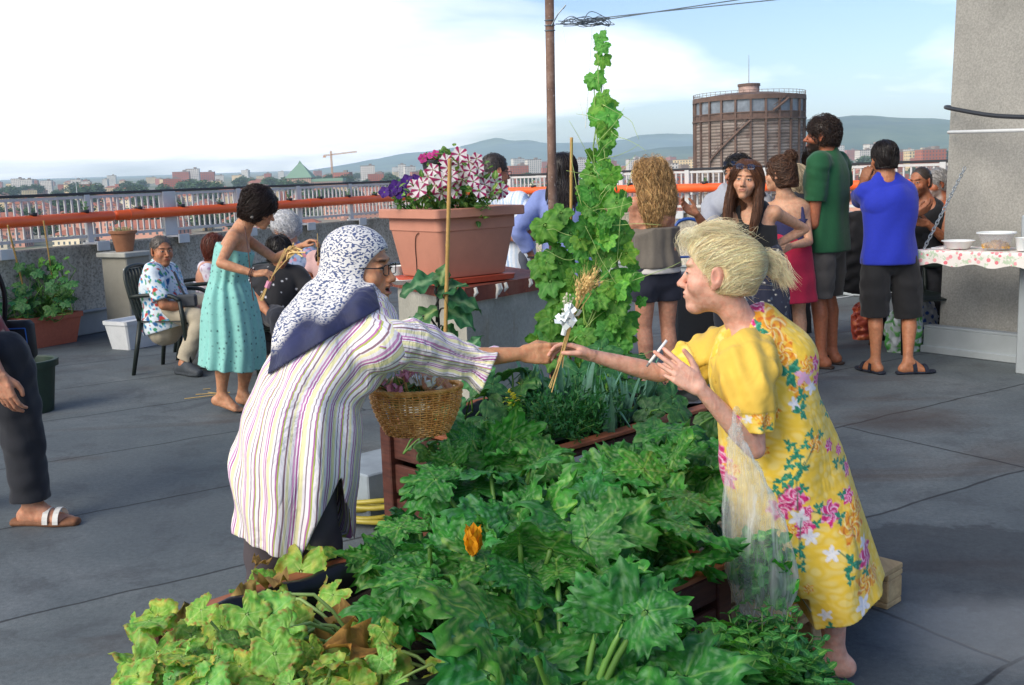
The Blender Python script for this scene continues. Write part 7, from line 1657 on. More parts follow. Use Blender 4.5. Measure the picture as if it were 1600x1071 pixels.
for k in range(n):
    c_ = cb+d*(k+.5)*L/n; w_ = u1_ if k % 2 else u2_; m.tube([c_+d*math.cos(a)*.024+w_*math.sin(a)*.011 for a in np.linspace(0, 6.283, 13)], .0038, 5, caps=False)
tag(m.build('chain', plain('chain_steel', hexc('a9b0b4'), .35, .15, 30, 0, metal=.6), None, cb, smooth=True), 'steel chain slanting from the pillar down to the shelf corner', 'chain')
# ------------------------------------------------------------------ chairs
M_ch = plain('green_black_plastic', hexc('1c2622'), .45, .12, 10, .05)
def chair(label, x, y, yaw, group='dark green plastic garden chairs', sc=1.0):
    c = V(x, y, 0); f = yawdir(yaw); r = np.cross(f, UZ); root = empty('plastic_chair', c, label, 'chair', group); A_ = np.array([r, f, UZ])
    def w_(a, b, z): return c+(r*a+f*b+UZ*z)*sc
    P = []; 
    for i in range(9):
        for j in range(9): a, b = -.22+.44*i/8, -.2+.42*j/8; P.append(w_(a, b, .44-.02*math.cos(a*6)*math.cos(b*6)-(.02 if j == 8 else 0)))
    n = len(P); P += [p-UZ*.012 for p in P]; F = [(i*9+j, (i+1)*9+j, (i+1)*9+j+1, i*9+j+1) for i in range(8) for j in range(8)]; F += [tuple(q+n for q in f_[::-1]) for f_ in F]
    bd = [i*9 for i in range(9)]+[72+j for j in range(1, 9)]+[(8-i)*9+8 for i in range(1, 9)]+[8-j for j in range(1, 8)]; F += [(bd[k], bd[(k+1) % len(bd)], bd[(k+1) % len(bd)]+n, bd[k]+n) for k in range(len(bd))]
    meshobj('seat', P, F, M_ch, root)
    m = MB(); m.tube(crom([w_(-.2, -.2, .43), w_(-.215, -.25, .62), w_(-.20, -.29, .80), w_(-.10, -.305, .86), w_(.10, -.305, .86), w_(.20, -.29, .80), w_(.215, -.25, .62), w_(.2, -.2, .43)], 28), .016, 8)
    for k in range(7):
        a = -.15+.05*k; m.tube(crom([w_(a, -.205, .44), w_(a*1.02, -.262, .64), w_(a, -.298, .845)], 7), [.013]*7, 6)
    m.build('backrest', M_ch, root, smooth=True)
    for sx_ in (-1, 1):
        m = MB(); m.tube(crom([w_(sx_*.215, -.255, .63), w_(sx_*.25, -.08, .645), w_(sx_*.255, .10, .64), w_(sx_*.25, .19, .60)], 12), .017, 8); m.build('armrest', M_ch, root, smooth=True)
        m = MB(); m.tube([w_(sx_*.25, .185, .60), w_(sx_*.225, .19, .44), w_(sx_*.245, .235, .0)], [.016, .022, .016], 8); m.build('leg', M_ch, root, smooth=True)
        m = MB(); m.tube([w_(sx_*.205, -.19, .43), w_(sx_*.24, -.27, .0)], [.022, .016], 8); m.build('leg', M_ch, root, smooth=True)
    return root
# ------------------------------------------------------------------ left side
t_ = plain('pier_concrete', hexc('8f8c80'), .9, .14, 3, .3, 40, .004)
q0 = at(207, 525, 10.75); dL = along(0, 0)[1]; nL = inward(0); axw = np.array([dL, np.cross(UZ, dL), UZ]); pz = at(207, 392, 10.75)[2]; pcn = V(q0[0], q0[1], 0)
root = empty('concrete_pier', pcn, 'short concrete pier against the left wall, carrying a clay pot', 'pier'); m = MB(); m.box(pcn+UZ*(pz-.05)/2, (.30, .36, pz-.05), axw, .01); m.build('body', t_, root); m = MB(); m.box(pcn+UZ*(pz-.03), (.37, .42, .05), axw, .008); m.build('cap', plain('cap_stone', hexc('a8a89f'), .85, .15, 6, .2, 30), root)
m = MB(); m.lathe(pcn-nL*-.26+UZ*.60-dL*-.22, [(0, 0), (.035, 0), (.035, .1), (0, .1)], 14); m.build('junction_box', M_white, root)
pot(pcn+UZ*(pz-.004), .085, .125, .21, 'weathered clay pot of dry plants on the concrete pier', plain('old_clay', hexc('9c6a4c'), .85, .25, 6), .012); r_ = np.random.RandomState(4); rt = empty('dry_plant', pcn+UZ*(pz+.17), 'dry straw coloured sprigs in the clay pot on the pier', 'plant'); m = MB()
for k in range(60): a = r_.uniform(0, 6.28); q = pcn+V(math.cos(a)*r_.uniform(0, .1), math.sin(a)*r_.uniform(0, .1), pz+.17); e = q+V(r_.normal()*.02, r_.normal()*.02, r_.uniform(.03, .07)); m.tube([q, e], .002, 4); m.lathe(e, [(.003, -.004), (.006, .003), (.001, .010)], 5)
m.build('sprigs', plain('dry_sprig', hexc('a39b6c'), .8, .3), rt)
def trough(c, w0, d0, w1, d1, h, ax, label, mat, rim=.02, lip=.035):
    c = V(c); root = empty('planter_trough', c, label, 'planter'); P = []; prof = [(w0, d0, 0), (w1, d1, h-lip), (w1+rim, d1+rim, h-lip), (w1+rim*1.15, d1+rim*1.15, h), (w1-.02, d1-.02, h), (w1-.03, d1-.03, h-.03)]
    for (w_, d_, z) in prof:
        for a, b in ((-1, -1), (1, -1), (1, 1), (-1, 1)):
            for (p_, q_) in (((a, b*.9), (a*.96, b)) if a*b > 0 else ((a*.96, b), (a, b*.9))): P.append(c+ax[0]*p_*w_/2+ax[1]*q_*d_/2+UZ*z)
    n = 8; F = [(i*n+k, i*n+(k+1) % n, (i+1)*n+(k+1) % n, (i+1)*n+k) for i in range(len(prof)-1) for k in range(n)]+[tuple(range(n))[::-1], tuple(range(len(prof)*n-n, len(prof)*n))]
    smooth_by_angle(meshobj('shell', P, F, mat, root), 30); return root
q = ground(242, 540); trough(V(q[0]-.10, q[1]+.10, 0), .66, .24, .74, .30, .27, axw, 'empty white plastic trough on the floor beside the seated man', M_white)
q = ground(75, 543); tc_ = V(q[0]-.12, q[1]+.2, 0); trough(tc_, .50, .34, .60, .42, .30, axw, 'terracotta coloured trough with climbing cucumber plants by the left wall', plain('trough_terra', hexc('b1614a'), .6, .1), .03, .05)
r_ = np.random.RandomState(55); sp = []
for k in range(62): sp.append((r_.uniform(-15, 112)*1.0, 412+r_.rand()**.8*92, 10.1+r_.uniform(-.25, .35), r_.uniform(.05, .10)))
trailing('cucumber_plant', 'dark green leafy plant filling the terracotta trough by the left wall', sp, SQ, tc_+UZ*.27, 56, bright=.95); trailing('tomato_plant', 'thin feathery green plant climbing a cane in front of the left wall', [(r_.uniform(60, 112), r_.uniform(400, 500), 10.3, .04) for k in range(40)], GT, tc_+UZ*.27+dL*-.1, 57)
cane(V(tc_[0]-.1, tc_[1], .25), at(12, 352, 10.0), .009, 'leftmost bamboo cane in the terracotta trough by the wall'); cane(V(tc_[0]+.12, tc_[1]+.1, .25), at(68, 345, 10.35), .008, 'bamboo cane right of the other one in the terracotta trough')
q = ground(32, 652); pot(V(q[0], q[1]+.17, 0), .145, .185, .36, 'big dark green plastic pot behind the legs at the left edge', plain('green_plastic', hexc('23382c'), .5, .12), .016)
m = MB(); r_ = np.random.RandomState(8)
# yellow hose coil
hc = ground(590, 800); hc = V(hc[0]+.03, hc[1]-.02, 0); pts = []
for k in range(260): a = k*.15; rr = .20+.05*math.sin(k*.037)+.012*math.sin(k*.31); pts.append(hc+V(math.cos(a)*rr+.01*math.sin(k*.05), math.sin(a)*rr*.9, .016+.008*k/20+.006*math.sin(k*.5)))
m.tube(pts, .0115, 8); tag(m.build('garden_hose', plain('hose_yellow', hexc('a89a3a'), .4, .12, 30), None, hc, smooth=True), 'coiled yellow garden hose on the floor behind the striped tunic', 'hose')
q = at(607, 700, 4.55); m = MB(); m.box(V(q[0]-.02, q[1]+.2, .11), (.5, .34, .22), AX, .006); tag(m.build('stone_slab', plain('blue_stone', hexc('8d98a0'), .8, .2, 5, .3, 30), None, V(q[0], q[1]+.2, 0)), 'pale stone block on the floor behind the wicker basket', 'block')
m = MB(); 
for k in range(6): q = ground(332+r_.normal()*8, 612+r_.normal()*4); d = V(r_.normal(), r_.normal()*.3, 0)*.06; m.tube([q+UZ*.004-d, q+UZ*.008+d], .003, 4)
tag(m.build('straw_litter', M_straw, None, ground(332, 612)), 'few straws lying on the floor beside the barefoot woman', 'straw')
# ------------------------------------------------------------------ the crowd
def X_(px, Y): return float(at(px, 300, Y)[0])
def Z_(px, py, Y): return float(at(px, py, Y)[2])
def sit(x, y, H, yaw, female=False, seat=.45):
    J = stand(x, y, H, yaw, female); k = J['k']; f, r = J['f'], J['r']; b = V(x, y, 0)
    def p_(rr, ff, z): return b+r*rr*k+f*ff*k+UZ*z
    dz = seat+.085*k-.93*k
    for q in ('pelvis', 'waist', 'chest', 'neck', 'head', 'sh_r', 'sh_l'): J[q] = J[q]+UZ*dz
    J['waist'] = J['waist']-f*.03*k; J['chest'] = J['chest']-f*.05*k
    for n in ('neck', 'head', 'sh_r', 'sh_l'): J[n] = J[n]-f*.05*k
    for sd, n in ((1, 'r'), (-1, 'l')):
        J['hip_'+n] = p_(sd*.095, .02, seat+.07*k); J['kn_'+n] = p_(sd*.11, .44, seat+.065*k); J['an_'+n] = p_(sd*.11, .40, .085*k); J['el_'+n] = J['sh_'+n]+f*.08*k-UZ*.27*k+r*sd*.05*k; J['wr_'+n] = p_(sd*.10, .32, seat+.17*k)
    return J
def H_from(px, py, Y): return Z_(px, py, Y)
def arm_to(J, n, wr, hint, d=None, pal=None, **kw):
    J['wr_'+n] = V(wr); k = J['k']*.97; J['el_'+n] = ik(J['sh_'+n], wr, .29*k, .25*k, hint)
    if d is not None: J.setdefault('hands', {})[n] = dict(d=V(d), pal=V(pal), **kw)
def solid(h): return lambda v: np.repeat(hexc(h)[None], len(v), 0)
def dots(base, dot, sp, rad, seed=1, jit=.3):
    def fn(v):
        q = v/sp; c = np.floor(q); C = np.repeat(hexc(base)[None], len(v), 0); r2 = np.full(len(v), 9.0)
        for dx in (-1, 0, 1):
            for dy in (-1, 0, 1):
                for dz in (-1, 0, 1):
                    cc = c+V(dx, dy, dz); hsh = np.sin(cc@np.array([[12.9, 78.2, 37.7], [39.3, 11.1, 91.7], [54.1, 63.7, 21.3]]))*437.5; j = hsh-np.floor(hsh); r2 = np.minimum(r2, np.linalg.norm(q-(cc+.5+(j-.5)*jit*2), axis=1))
        m_ = np.clip((rad/sp-r2)*sp/.004+.5, 0, 1)[:, None]; return C*(1-m_)+hexc(dot)*m_
    return fn
def blobs(base, cols, sc, seed, th=.25):
    def fn(v):
        C = np.repeat(hexc(base)[None], len(v), 0)
        for i, c in enumerate(cols): n = Noise(seed+i*7)(v, sc*(1+.2*(i % 3))); m_ = np.clip((n-th)*7, 0, 1)[:, None]; C = C*(1-m_)+hexc(c)*m_
        return C
    return fn
def short_hair(J, col, thick=.014, n=700, rad=.0018, front=.062, low=-.05, step=.010, seed=1, jit=.5, steps=5, lift=.006, bulge=None, side=0, wave=(0, 1)):
    S, w_ = hair_cap(J, thick, front, low, side=side, bulge=bulge, fr=(.072, .075, .108))
    for sg in (-1, 1): S.ell(w_(sg*.084, .0, -.02), V(.025, .030, .045)*J['hs'], J['A'], .004, 's')
    return hair_obj(J, S, col, n, flow_down(J), steps, step, rad, lift, wave, .2, seed, .008, jit, .3)
GRP = None
HS_ = .0042
# --- woman in the turquoise dress, bending forward
Y = 6.9; J = stand(X_(368, Y), Y, 1.56, 90, True)
for q, p_ in dict(pelvis=(362, 480, Y), waist=(358, 440, Y), chest=(366, 400, Y), neck=(380, 352, Y), head=(405, 326, Y), sh_r=(364, 372, Y-.15), sh_l=(376, 368, Y+.15), hip_r=(362, 490, Y-.08), hip_l=(366, 490, Y+.08), kn_r=(352, 566, Y-.08), kn_l=(388, 570, Y+.12)).items(): J[q] = at(*p_)
J['an_r'] = at(347, 626, Y-.05); J['an_l'] = at(380, 632, Y+.15); J['an_l'][2] = .085; J['an_r'][2] = .115; J['ft_r'] = V(1, -.25, -.28); J['fdn_r'] = unit(V(-.25, 0, -1)); J['ft_l'] = V(.75, -.7, 0); J['hf'] = unit(V(.92, -.05, -.42)); J['hu'] = V(.42, 0, .92)
J['el_r'] = at(345, 412, Y-.30); J['wr_r'] = at(398, 428, Y-.32); J['el_l'] = at(430, 405, Y+.15); J['wr_l'] = at(472, 384, Y+.05)
J['hands'] = dict(r=dict(d=V(1, 0, .02), pal=V(0, .5, -1), curl='hold', thumb=.8), l=dict(d=V(.8, -.1, .35), pal=V(.2, -.2, -1), curl='hold', thumb=.7))
person('barefoot woman in a turquoise dotted strapless dress, bending with straw in her hand', J, h=.008, hf=HS_, skin='c9936f', face=dict(brow='2a1a14'))
S = Sdf(); S.loft([at(362, 573, Y), at(364, 530, Y), at(360, 480, Y), at(357, 440, Y), at(366, 398, Y), at(369, 387, Y)], V(.215, .20, .175, .118, .140, .140), V(.20, .19, .165, .11, .125, .12), J['r'], .02, cut=(True, True), fold=(8, .016, .001, .5), noise=(.13, .005, 14, np.diag([1, 1, .5])), res=26); S.shell(.016)
garment(J, 'dress', S, dots('8acbc1', '26474a', .034, .0062, 1), None, .0065)
S, w_ = hair_cap(J, .026, .040, -.085, bulge=[((0, -.04, .07), (.085, .09, .06), .03), ((.07, 0, -.02), (.03, .05, .05), .02), ((-.07, 0, -.02), (.03, .05, .05), .02)], fr=(.062, .07, .10)); hair_obj(J, S, '2b1d17', 1300, flow_down(J, back=.9), 8, .012, .0017, .008, (.004, .04), .3, 2, .007, .6, .3)
m = MB(); e = J['head']+J['A'].T@V(.084, -.004, -.055); m.lathe(e, [(0, -.016), (.010, -.012), (.014, 0), (.010, .010), (0, .013)], 12); m.build('earring', plain('earring_white', hexc('e9e4da'), .3, .05), J['o'], smooth=True)
for j in range(2):
    m = MB(); q = J['wr_r']*(.94-.06*j)+J['el_r']*(.06+.06*j); d = unit(J['wr_r']-J['el_r']); u_ = unit(np.cross(d, UZ)); m.tube([q+(u_*math.cos(a)+np.cross(d, u_)*math.sin(a))*.029 for a in np.linspace(0, 6.283, 19)], .003, 5); m.build('bracelet', plain('bracelet_dark', hexc('4b2a2a')), J['o'])
m = MB(); m.tube(crom([J['neck']+V(.02, -.05, .0), at(388, 395, Y-.16), at(392, 440, Y-.19), at(396, 470, Y-.19)], 14), .004, 5); m.build('bag_strap', plain('strap_brown', hexc('5a3a30')), J['o'])
wb = empty('wheat_bunch', J['wr_r'], 'bunch of straw with pink tie in the hand of the turquoise dress woman', 'wheat bunch'); m = MB(); m2 = MB(); r_ = np.random.RandomState(9)
for k in range(8): a = at(408+r_.normal()*2, 470, Y-.36); b = at(425, 433, Y-.36); c = at(447+r_.normal()*4, 398+r_.normal()*4, Y-.36); m.tube(crom([a, b, c], 7), .0026, 4); m2.tube(crom([c, c+V(.03, 0, .04)+r_.normal(size=3)*.02, c+V(.075, 0, .03)+r_.normal(size=3)*.02], 6), .006, 4)
m.build('stalks', M_straw, wb); m2.build('ears', M_ear, wb); m = MB(); m.tube([at(421, 440, Y-.36), at(417, 450, Y-.36)], .016, 8); m.build('ribbon', M_ribp, wb)
m = MB(); m.tube([at(496, 365, Y), at(497, 412, Y)], .0022, 5); tag(m.build('straw_stalk', M_straw, None, at(496, 385, Y)), 'single straw stalk hanging from the raised hand of the turquoise dress woman', 'straw')
# --- seated man in the hawaiian shirt
Y = 8.55; cx = X_(256, Y); chair('dark plastic garden chair under the man in the tropical shirt', cx, Y, 100)
J = sit(cx, Y, 1.70, 100); J['g'] = 1.08; J['belly'] = .10; J['hf'] = unit(V(.62, -.75, -.03)); J['hs'] = .98
for q, p_ in dict(head=(253, 392, Y-.03), neck=(246, 415, Y), chest=(248, 448, Y), waist=(252, 478, Y), pelvis=(256, 500, Y), sh_r=(238, 426, Y-.19), sh_l=(266, 425, Y+.17)).items(): J[q] = at(*p_)

for n, s_ in (('r', -1), ('l', 1)): J['kn_'+n] = J['kn_'+n]+V(.0, s_*.05, 0)
J['an_r'] = at(285, 556, Y-.25); J['an_r'][2] = .09; J['kn_r'] = at(312, 502, Y-.2); J['an_l'] = at(318, 562, Y+.0); J['an_l'][2] = .09; J['ft_r'] = V(.8, -.6, 0); J['ft_l'] = V(1, -.25, 0)
arm_to(J, 'r', at(304, 481, Y-.14), V(-.3, -.5, -.6), V(1, .1, -.1), V(0, .2, -1)); arm_to(J, 'l', at(312, 478, Y+.14), V(-.3, .5, -.6), V(1, -.3, -.1), V(0, .2, -1))
person('grey haired man in a blue tropical shirt and cream trousers, seated facing the camera', J, h=.009, hf=HS_, skin='b87f5c', face=dict(beard=.25, beardc='6b5a4e', brow='3a302a', jaw=1.12, nose=1.15))
garment(J, 'trousers', trousers(Sdf(), J, 1.92, .016), 'b7ac94'); S = torso_loft(Sdf(), J, .022, hem=.08)
for n in 'rl': sleeve(S, J, n, .85, .026)
garment(J, 'shirt', S, blobs('dbe6ec', ['2f8fc0', '5fb7d8', '1f5f96', 'c23b34', '3f9a68'], .055, 101, .62), None, .007)
short_hair(J, '6d665f', .004, 700, .0016, .085, -.06, .008, 3, .5, 4, .004)
for n in 'rl': sandal(J, n, '3c4248', closed=True)
m = MB(); m.tube(crom([at(272, 425, Y-.16), at(285, 455, Y-.2), at(296, 470, Y-.2)], 8), .010, 6); m.build('bag_strap', M_dark, J['o']); m = MB(); m.box(at(292, 470, Y-.2), (.16, .06, .10), bev=.02); tag(m.build('handbag', plain('bag_grey', hexc('3d4146'), .6), None, at(292, 475, Y-.2)), 'small dark bag on the lap of the man in the tropical shirt', 'bag')
# --- person seated behind the turquoise dress
Y = 9.35; cx = X_(322, Y); chair('dark plastic garden chair behind the man in the tropical shirt', cx-.1, Y, 70)
J = sit(cx, Y, 1.58, 70, True)
for q in ('head', 'neck', 'chest', 'waist', 'sh_r', 'sh_l', 'el_r', 'el_l'): J[q] = J[q]-UZ*.20+V(.07 if q in ('head', 'neck') else 0, 0, 0)
person('seated person in a white flowered top, mostly hidden behind the turquoise dress', J, h=.011, hf=.006, skin='cf9a80', face=dict(brow='5a3020'))
S = torso_loft(Sdf(), J, .016, hem=.06)
for n in 'rl': sleeve(S, J, n, .4, .016)
garment(J, 'top', S, blobs('d9d3dc', ['7d6f9a', 'b58fa8'], .05, 140, .55)); garment(J, 'trousers', trousers(Sdf(), J, 1.9, .012), 'd5d0c8')
S, w_ = hair_cap(J, .016, .05, -.09); hair_obj(J, S, '6b3524', 600, flow_down(J), 8, .014, .002, .006, (0, 1), .3, 4, .009, .4)
# --- white haired lady
Y = 8.8; cx = X_(462, Y); chair('dark plastic garden chair under the white haired lady', cx+.05, Y+.05, 240)
J = sit(cx, Y, 1.62, 240, True, seat=.47); J['g'] = 1.15
J['head'] = at(446, 357, Y-.1); J['neck'] = at(456, 383, Y-.02); J['hf'] = unit(V(-.75, -.55, -.42)); J['chest'] = at(462, 418, Y); J['waist'] = at(464, 446, Y); J['pelvis'] = at(465, 474, Y); J['sh_r'] = at(440, 398, Y+.1); J['sh_l'] = at(484, 398, Y-.12); J['rp'] = J['r']
arm_to(J, 'l', at(470, 437, Y-.3), V(.6, .2, -.4), V(-.9, -.1, .0), V(0, .3, -1)); arm_to(J, 'r', at(448, 438, Y-.25), V(-.5, .3, -.4), V(.4, -.5, 0), V(0, .3, -1))
person('white haired lady with glasses and a blue patterned blouse, seated behind the others', J, h=.009, hf=HS_, skin='d3a185', face=dict(brow='a8a09a', lip='b06a60', red=.4))
S = torso_loft(Sdf(), J, .02, hem=.1)
for n in 'rl': sleeve(S, J, n, .6, .022)
garment(J, 'blouse', S, blobs('8d9fbe', ['6f8ab0', 'b79ab4', 'b5717f', '4f6f92'], .05, 150, .55)); S = Sdf(); S.loft([J['neck']+V(.02, .02, -.01), J['neck']+V(0, 0, -.03)], [.075, .085], [.07, .08], J['r'], .02, cut=(True, True)); garment(J, 'collar', S, '4f7f96')
garment(J, 'trousers', trousers(Sdf(), J, 1.9, .014), '6b6f78')
S, w_ = hair_cap(J, .022, .055, -.07, bulge=[((.07, -.01, .0), (.03, .05, .05), .02), ((-.07, -.01, 0), (.03, .05, .05), .02)]); hair_obj(J, S, 'dfe0e2', 1200, flow_down(J, back=.3), 7, .011, .0017, .008, (.004, .03), .1, 6, .008, .7, .15, dark=.85)
spectacles(J, '7c6f66'); m = MB(); q = J['wr_l']; m.lathe(q+V(0, -.02, .012), [(0, 0), (.017, 0), (.017, .007), (0, .008)], 14, ax=frame(V(0, .2, 1), V(0, -1, .3))); m.tube([q+V(math.cos(a)*.0, math.cos(a)*.029, math.sin(a)*.029) for a in np.linspace(0, 6.283, 17)], .006, 5); m.build('watch', plain('watch_white', hexc('dfe3e6'), .3), J['o'])
# --- woman in the black dotted top
Y = 8.0; cx = X_(425, Y); chair('dark plastic garden chair under the woman in the black dotted top', cx, Y, 155)
J = sit(cx, Y, 1.60, 155, True); J['g'] = 1.28; J['belly'] = .1; J['head'] = at(436, 396, Y-.05)
for q, p_ in dict(neck=(433, 420, Y), chest=(432, 452, Y), waist=(430, 486, Y), pelvis=(428, 512, Y), sh_r=(404, 430, Y+.03), sh_l=(464, 430, Y-.03)).items(): J[q] = at(*p_)
J['hf'] = unit(V(.35, -.85, -.3)); J['arm'] = 1.2
arm_to(J, 'r', at(420, 490, Y-.35), V(-.6, -.2, -.4), V(.5, -.5, -.3), V(.4, .3, -1)); arm_to(J, 'l', at(462, 492, Y-.3), V(.6, 0, -.4), V(-.5, -.5, -.2), V(-.3, .3, -1))
person('seated woman with short black fringe and a black top with white dots', J, h=.009, hf=HS_, skin='b9805f', face=dict(brow='1c1512'))
S = torso_loft(Sdf(), J, .025, hem=.1)
for n in 'rl': sleeve(S, J, n, .75, .025)
garment(J, 'top', S, dots('17171c', 'd8d8de', .055, .0075, 3, .45)); garment(J, 'trousers', trousers(Sdf(), J, 1.92, .016), '1b1e2a')
S, w_ = hair_cap(J, .020, .025, -.06, bulge=[((0, .07, .055), (.06, .035, .035), .02)], fr=(.062, .06, .095)); hair_obj(J, S, '1d1613', 900, flow_down(J, back=-.3), 7, .012, .0019, .005, (0, 1), .2, 7, .008, .3)
for n in 'rl': sandal(J, n, '22242a', closed=True)
# --- small dark haired one behind the headscarf
Y = 8.5; cx = X_(502, Y); chair('dark green plastic chair half hidden behind the headscarf', cx+.02, Y, 200); J = sit(cx, Y, 1.35, 200, True); J['head'] = J['head']+UZ*(Z_(500, 408, Y)-J['head'][2])
person('seated child with dark hair, mostly hidden behind the headscarf', J, h=.011, hf=.006, skin='b9805f'); S = torso_loft(Sdf(), J, .016, hem=.06)
for n in 'rl': sleeve(S, J, n, .6, .018)
garment(J, 'shirt', S, 'c9a3a0'); garment(J, 'trousers', trousers(Sdf(), J, 1.9, .012), '34383f'); short_hair(J, '2a1f1b', .018, 700, .002, .05, -.07, .012, 8)
# --- man with glasses, seen from behind
Y = 7.6; J = stand(X_(795, Y), Y, H_from(776, 238, Y), 52); J['hf'] = yawdir(62, -8); J['head'] = at(774, 268, Y); J['neck'] = at(768, 297, Y); arm_to(J, 'r', at(789, 374, Y-.12), V(.55, -.5, -.1), V(-.7, .3, .35), V(-.3, .6, -.3))
for q, p_ in dict(sh_r=(812, 318, Y-.13), sh_l=(762, 312, Y+.22), chest=(786, 345, Y+.03)).items(): J[q] = at(*p_)
arm_to(J, 'r', at(787, 372, Y-.16), V(.9, -.5, -.2), V(-.7, .2, .3), V(-.2, .8, -.3)); J['belly'] = .05
person('man with glasses and cropped greying hair in a pale blue shirt, hand on hip', J, h=.009, hf=HS_, skin='bb7f60', face=dict(beard=.4, beardc='5b4c44', brow='3b2f28'))
S = torso_loft(Sdf(), J, .026, hem=.16, noise=(.12, .009, 12, np.diag([1, 1, .5]))); sleeve(S, J, 'r', .85, .030); sleeve(S, J, 'l', .85, .030)
def stripe(a, b, per, ax_, w_=.5, c3=None):
    def fn(v):
        u_ = v@unit(ax_)/per; m_ = ((u_ % 1) < w_)[:, None]; C = np.where(m_, hexc(a), hexc(b)); 
        if c3: C = np.where(((u_ % 3) < .5)[:, None], hexc(c3), C)
        return C
    return fn
garment(J, 'shirt', S, stripe('c5d6e8', 'dfe6ee', .028, V(.8, -.6, .1), .5, '9db8d8'), None, .007); garment(J, 'trousers', trousers(Sdf(), J, 1.95, .018), '5d6470'); short_hair(J, '4a433f', .006, 900, .0016, .080, -.07, .007, 9, .5, 4, .004); spectacles(J, '1d1d20')
for n in 'rl': sandal(J, n, '2d2a28', closed=True)
# --- person with long dark hair and a lilac blue shirt
Y = 7.3; J = stand(X_(880, Y), Y, H_from(880, 244, Y), 8, True); J['g'] = 1.1; arm_to(J, 'l', at(832, 402, Y-.02), V(-.6, -.3, -.2), V(.35, .1, -.9), V(.8, .3, 0))
person('person with long dark hair and a lilac blue shirt behind the rusty pole', J, h=.009, hf=.005, skin='b07a5c', face=dict(brow='1c1512')); S = torso_loft(Sdf(), J, .030, hem=.22)
for n in 'rl': sleeve(S, J, n, 1.75, .022)
garment(J, 'shirt', S, '7f8fc6'); garment(J, 'trousers', trousers(Sdf(), J, 1.95, .014), '33384a')
S, w_ = hair_cap(J, .020, .05, -.08); S.loft([w_(0, -.06, -.02), w_(0, -.115, -.14), w_(0, -.13, -.32), w_(0, -.12, -.50)], [.085, .095, .085, .05], [.05, .045, .04, .02], J['r'], .03); hair_obj(J, S, '221a18', 1100, flow_down(J, back=.1), 16, .02, .002, .005, (0, 1), 0, 10, .009, .15)
m = MB(); q = J['wr_l']; m.tube([q+V(math.cos(a)*.032, math.sin(a)*.032, 0) for a in np.linspace(0, 6.283, 17)], .008, 5); m.build('watch', M_dark, J['o']); sandal(J, 'r', '2d2a28'); sandal(J, 'l', '2d2a28')
# --- woman with curly blond hair, from behind
Y = 7.0; J = stand(X_(1024, Y), Y, H_from(1016, 250, Y), -18, True); J['head'] = at(1015, 278, Y); J['hf'] = yawdir(-30); J['el_r'] = at(1050, 390, Y-.05); J['wr_r'] = at(1036, 432, Y+.18); J['el_l'] = at(990, 390, Y+.1); J['wr_l'] = at(985, 430, Y+.25); J['sh_r'] = at(1040, 340, Y); J['leg'] = 1.06
person('woman with long curly blond hair in a grey top and dark shorts', J, h=.008, hf=.0045, skin='cf977a')
S = torso_loft(Sdf(), J, .034, top=0, hem=.0, cut=(True, True), fold=(9, .007, .002, 1.1)); S.plane(J['sh_r']-UZ*.06, UZ); garment(J, 'top', S, '6d665c'); 
S = torso_loft(Sdf(), J, .027, top=0, hem=.04, cut=(True, True)); S.plane(J['pelvis']+UZ*.03, UZ); garment(J, 'undershirt', S, 'd8d2ca'); S = Sdf(); tb = J['sh_r']-UZ*.065; S.loft([J['chest']+UZ*.035, J['chest']+UZ*.085], V(.155, .155)*J['k'], V(.118, .112)*J['k'], J['r'], .01, cut=(True, True)); garment(J, 'bandeau', S, 'cfc8c0')
garment(J, 'shorts', trousers(Sdf(), J, .52, .016), '1f2333')
S, w_ = hair_cap(J, .018, .05, -.09, bulge=[((0, -.05, .0), (.085, .075, .09), .03)]); S.loft([w_(0, -.06, -.02), w_(0, -.085, -.13), w_(0, -.085, -.22), w_(.01, -.08, -.29)], [.088, .094, .078, .04], [.06, .055, .045, .02], J['r'], .03)
hair_obj(J, S, 'cba26c', 2600, flow_down(J, back=.15), 20, .017, .0014, .016, (.016, .085), 0, 11, .008, .22, .45, dark=.55)
sandal(J, 'r', '4b3a30'); sandal(J, 'l', '4b3a30')
# --- man in the grey T-shirt, talking with his hands
Y = 7.95; J = stand(X_(1148, Y), Y, H_from(1160, 230, Y), 222); J['head'] = at(1152, 270, Y-.06); J['neck'] = at(1160, 300, Y); J['hf'] = yawdir(236, -3)
J['sh_r'] = at(1112, 318, Y+.05); J['sh_l'] = at(1192, 318, Y-.1); J['el_r'] = at(1108, 366, Y-.2); J['wr_r'] = at(1088, 334, Y-.32); J['el_l'] = at(1188, 376, Y-.2); J['wr_l'] = at(1150, 356, Y-.45)
J['hands'] = dict(r=dict(d=V(-.85, -.2, .5), pal=V(.3, -.8, .45), curl='relax', thumb=.1, spread=4), l=dict(d=V(-1, 0, .05), pal=V(0, .9, .2), curl='hold', thumb=.6))
person('man in a light grey T-shirt with sunglasses on his head, gesturing with an open hand', J, h=.009, hf=HS_, skin='b47c5b', face=dict(beard=.55, beardc='3a2d26', brow='1f1612', nose=1.15))
S = torso_loft(Sdf(), J, .024, hem=.1); sleeve(S, J, 'r', .8, .024); sleeve(S, J, 'l', .8, .024); garment(J, 'shirt', S, 'a3a7b0'); garment(J, 'trousers', trousers(Sdf(), J, 1.95, .018), '3a3e48')
short_hair(J, '1c1613', .018, 1100, .0019, .065, -.05, .010, 12, .9, 5, .010); spectacles(J, '1b2740', up=.078, dy=.085, fill=plain('sunglass', hexc('1c2a4a'), .12, .1, bump=0)); m = MB(); m.tube(crom([J['sh_l']+V(.0, -.05, .07), J['chest']+V(-.02, -.17, .02), at(1120, 350, Y-.05)], 10), .022, 6); m.build('bag_strap', M_dark, J['o'])
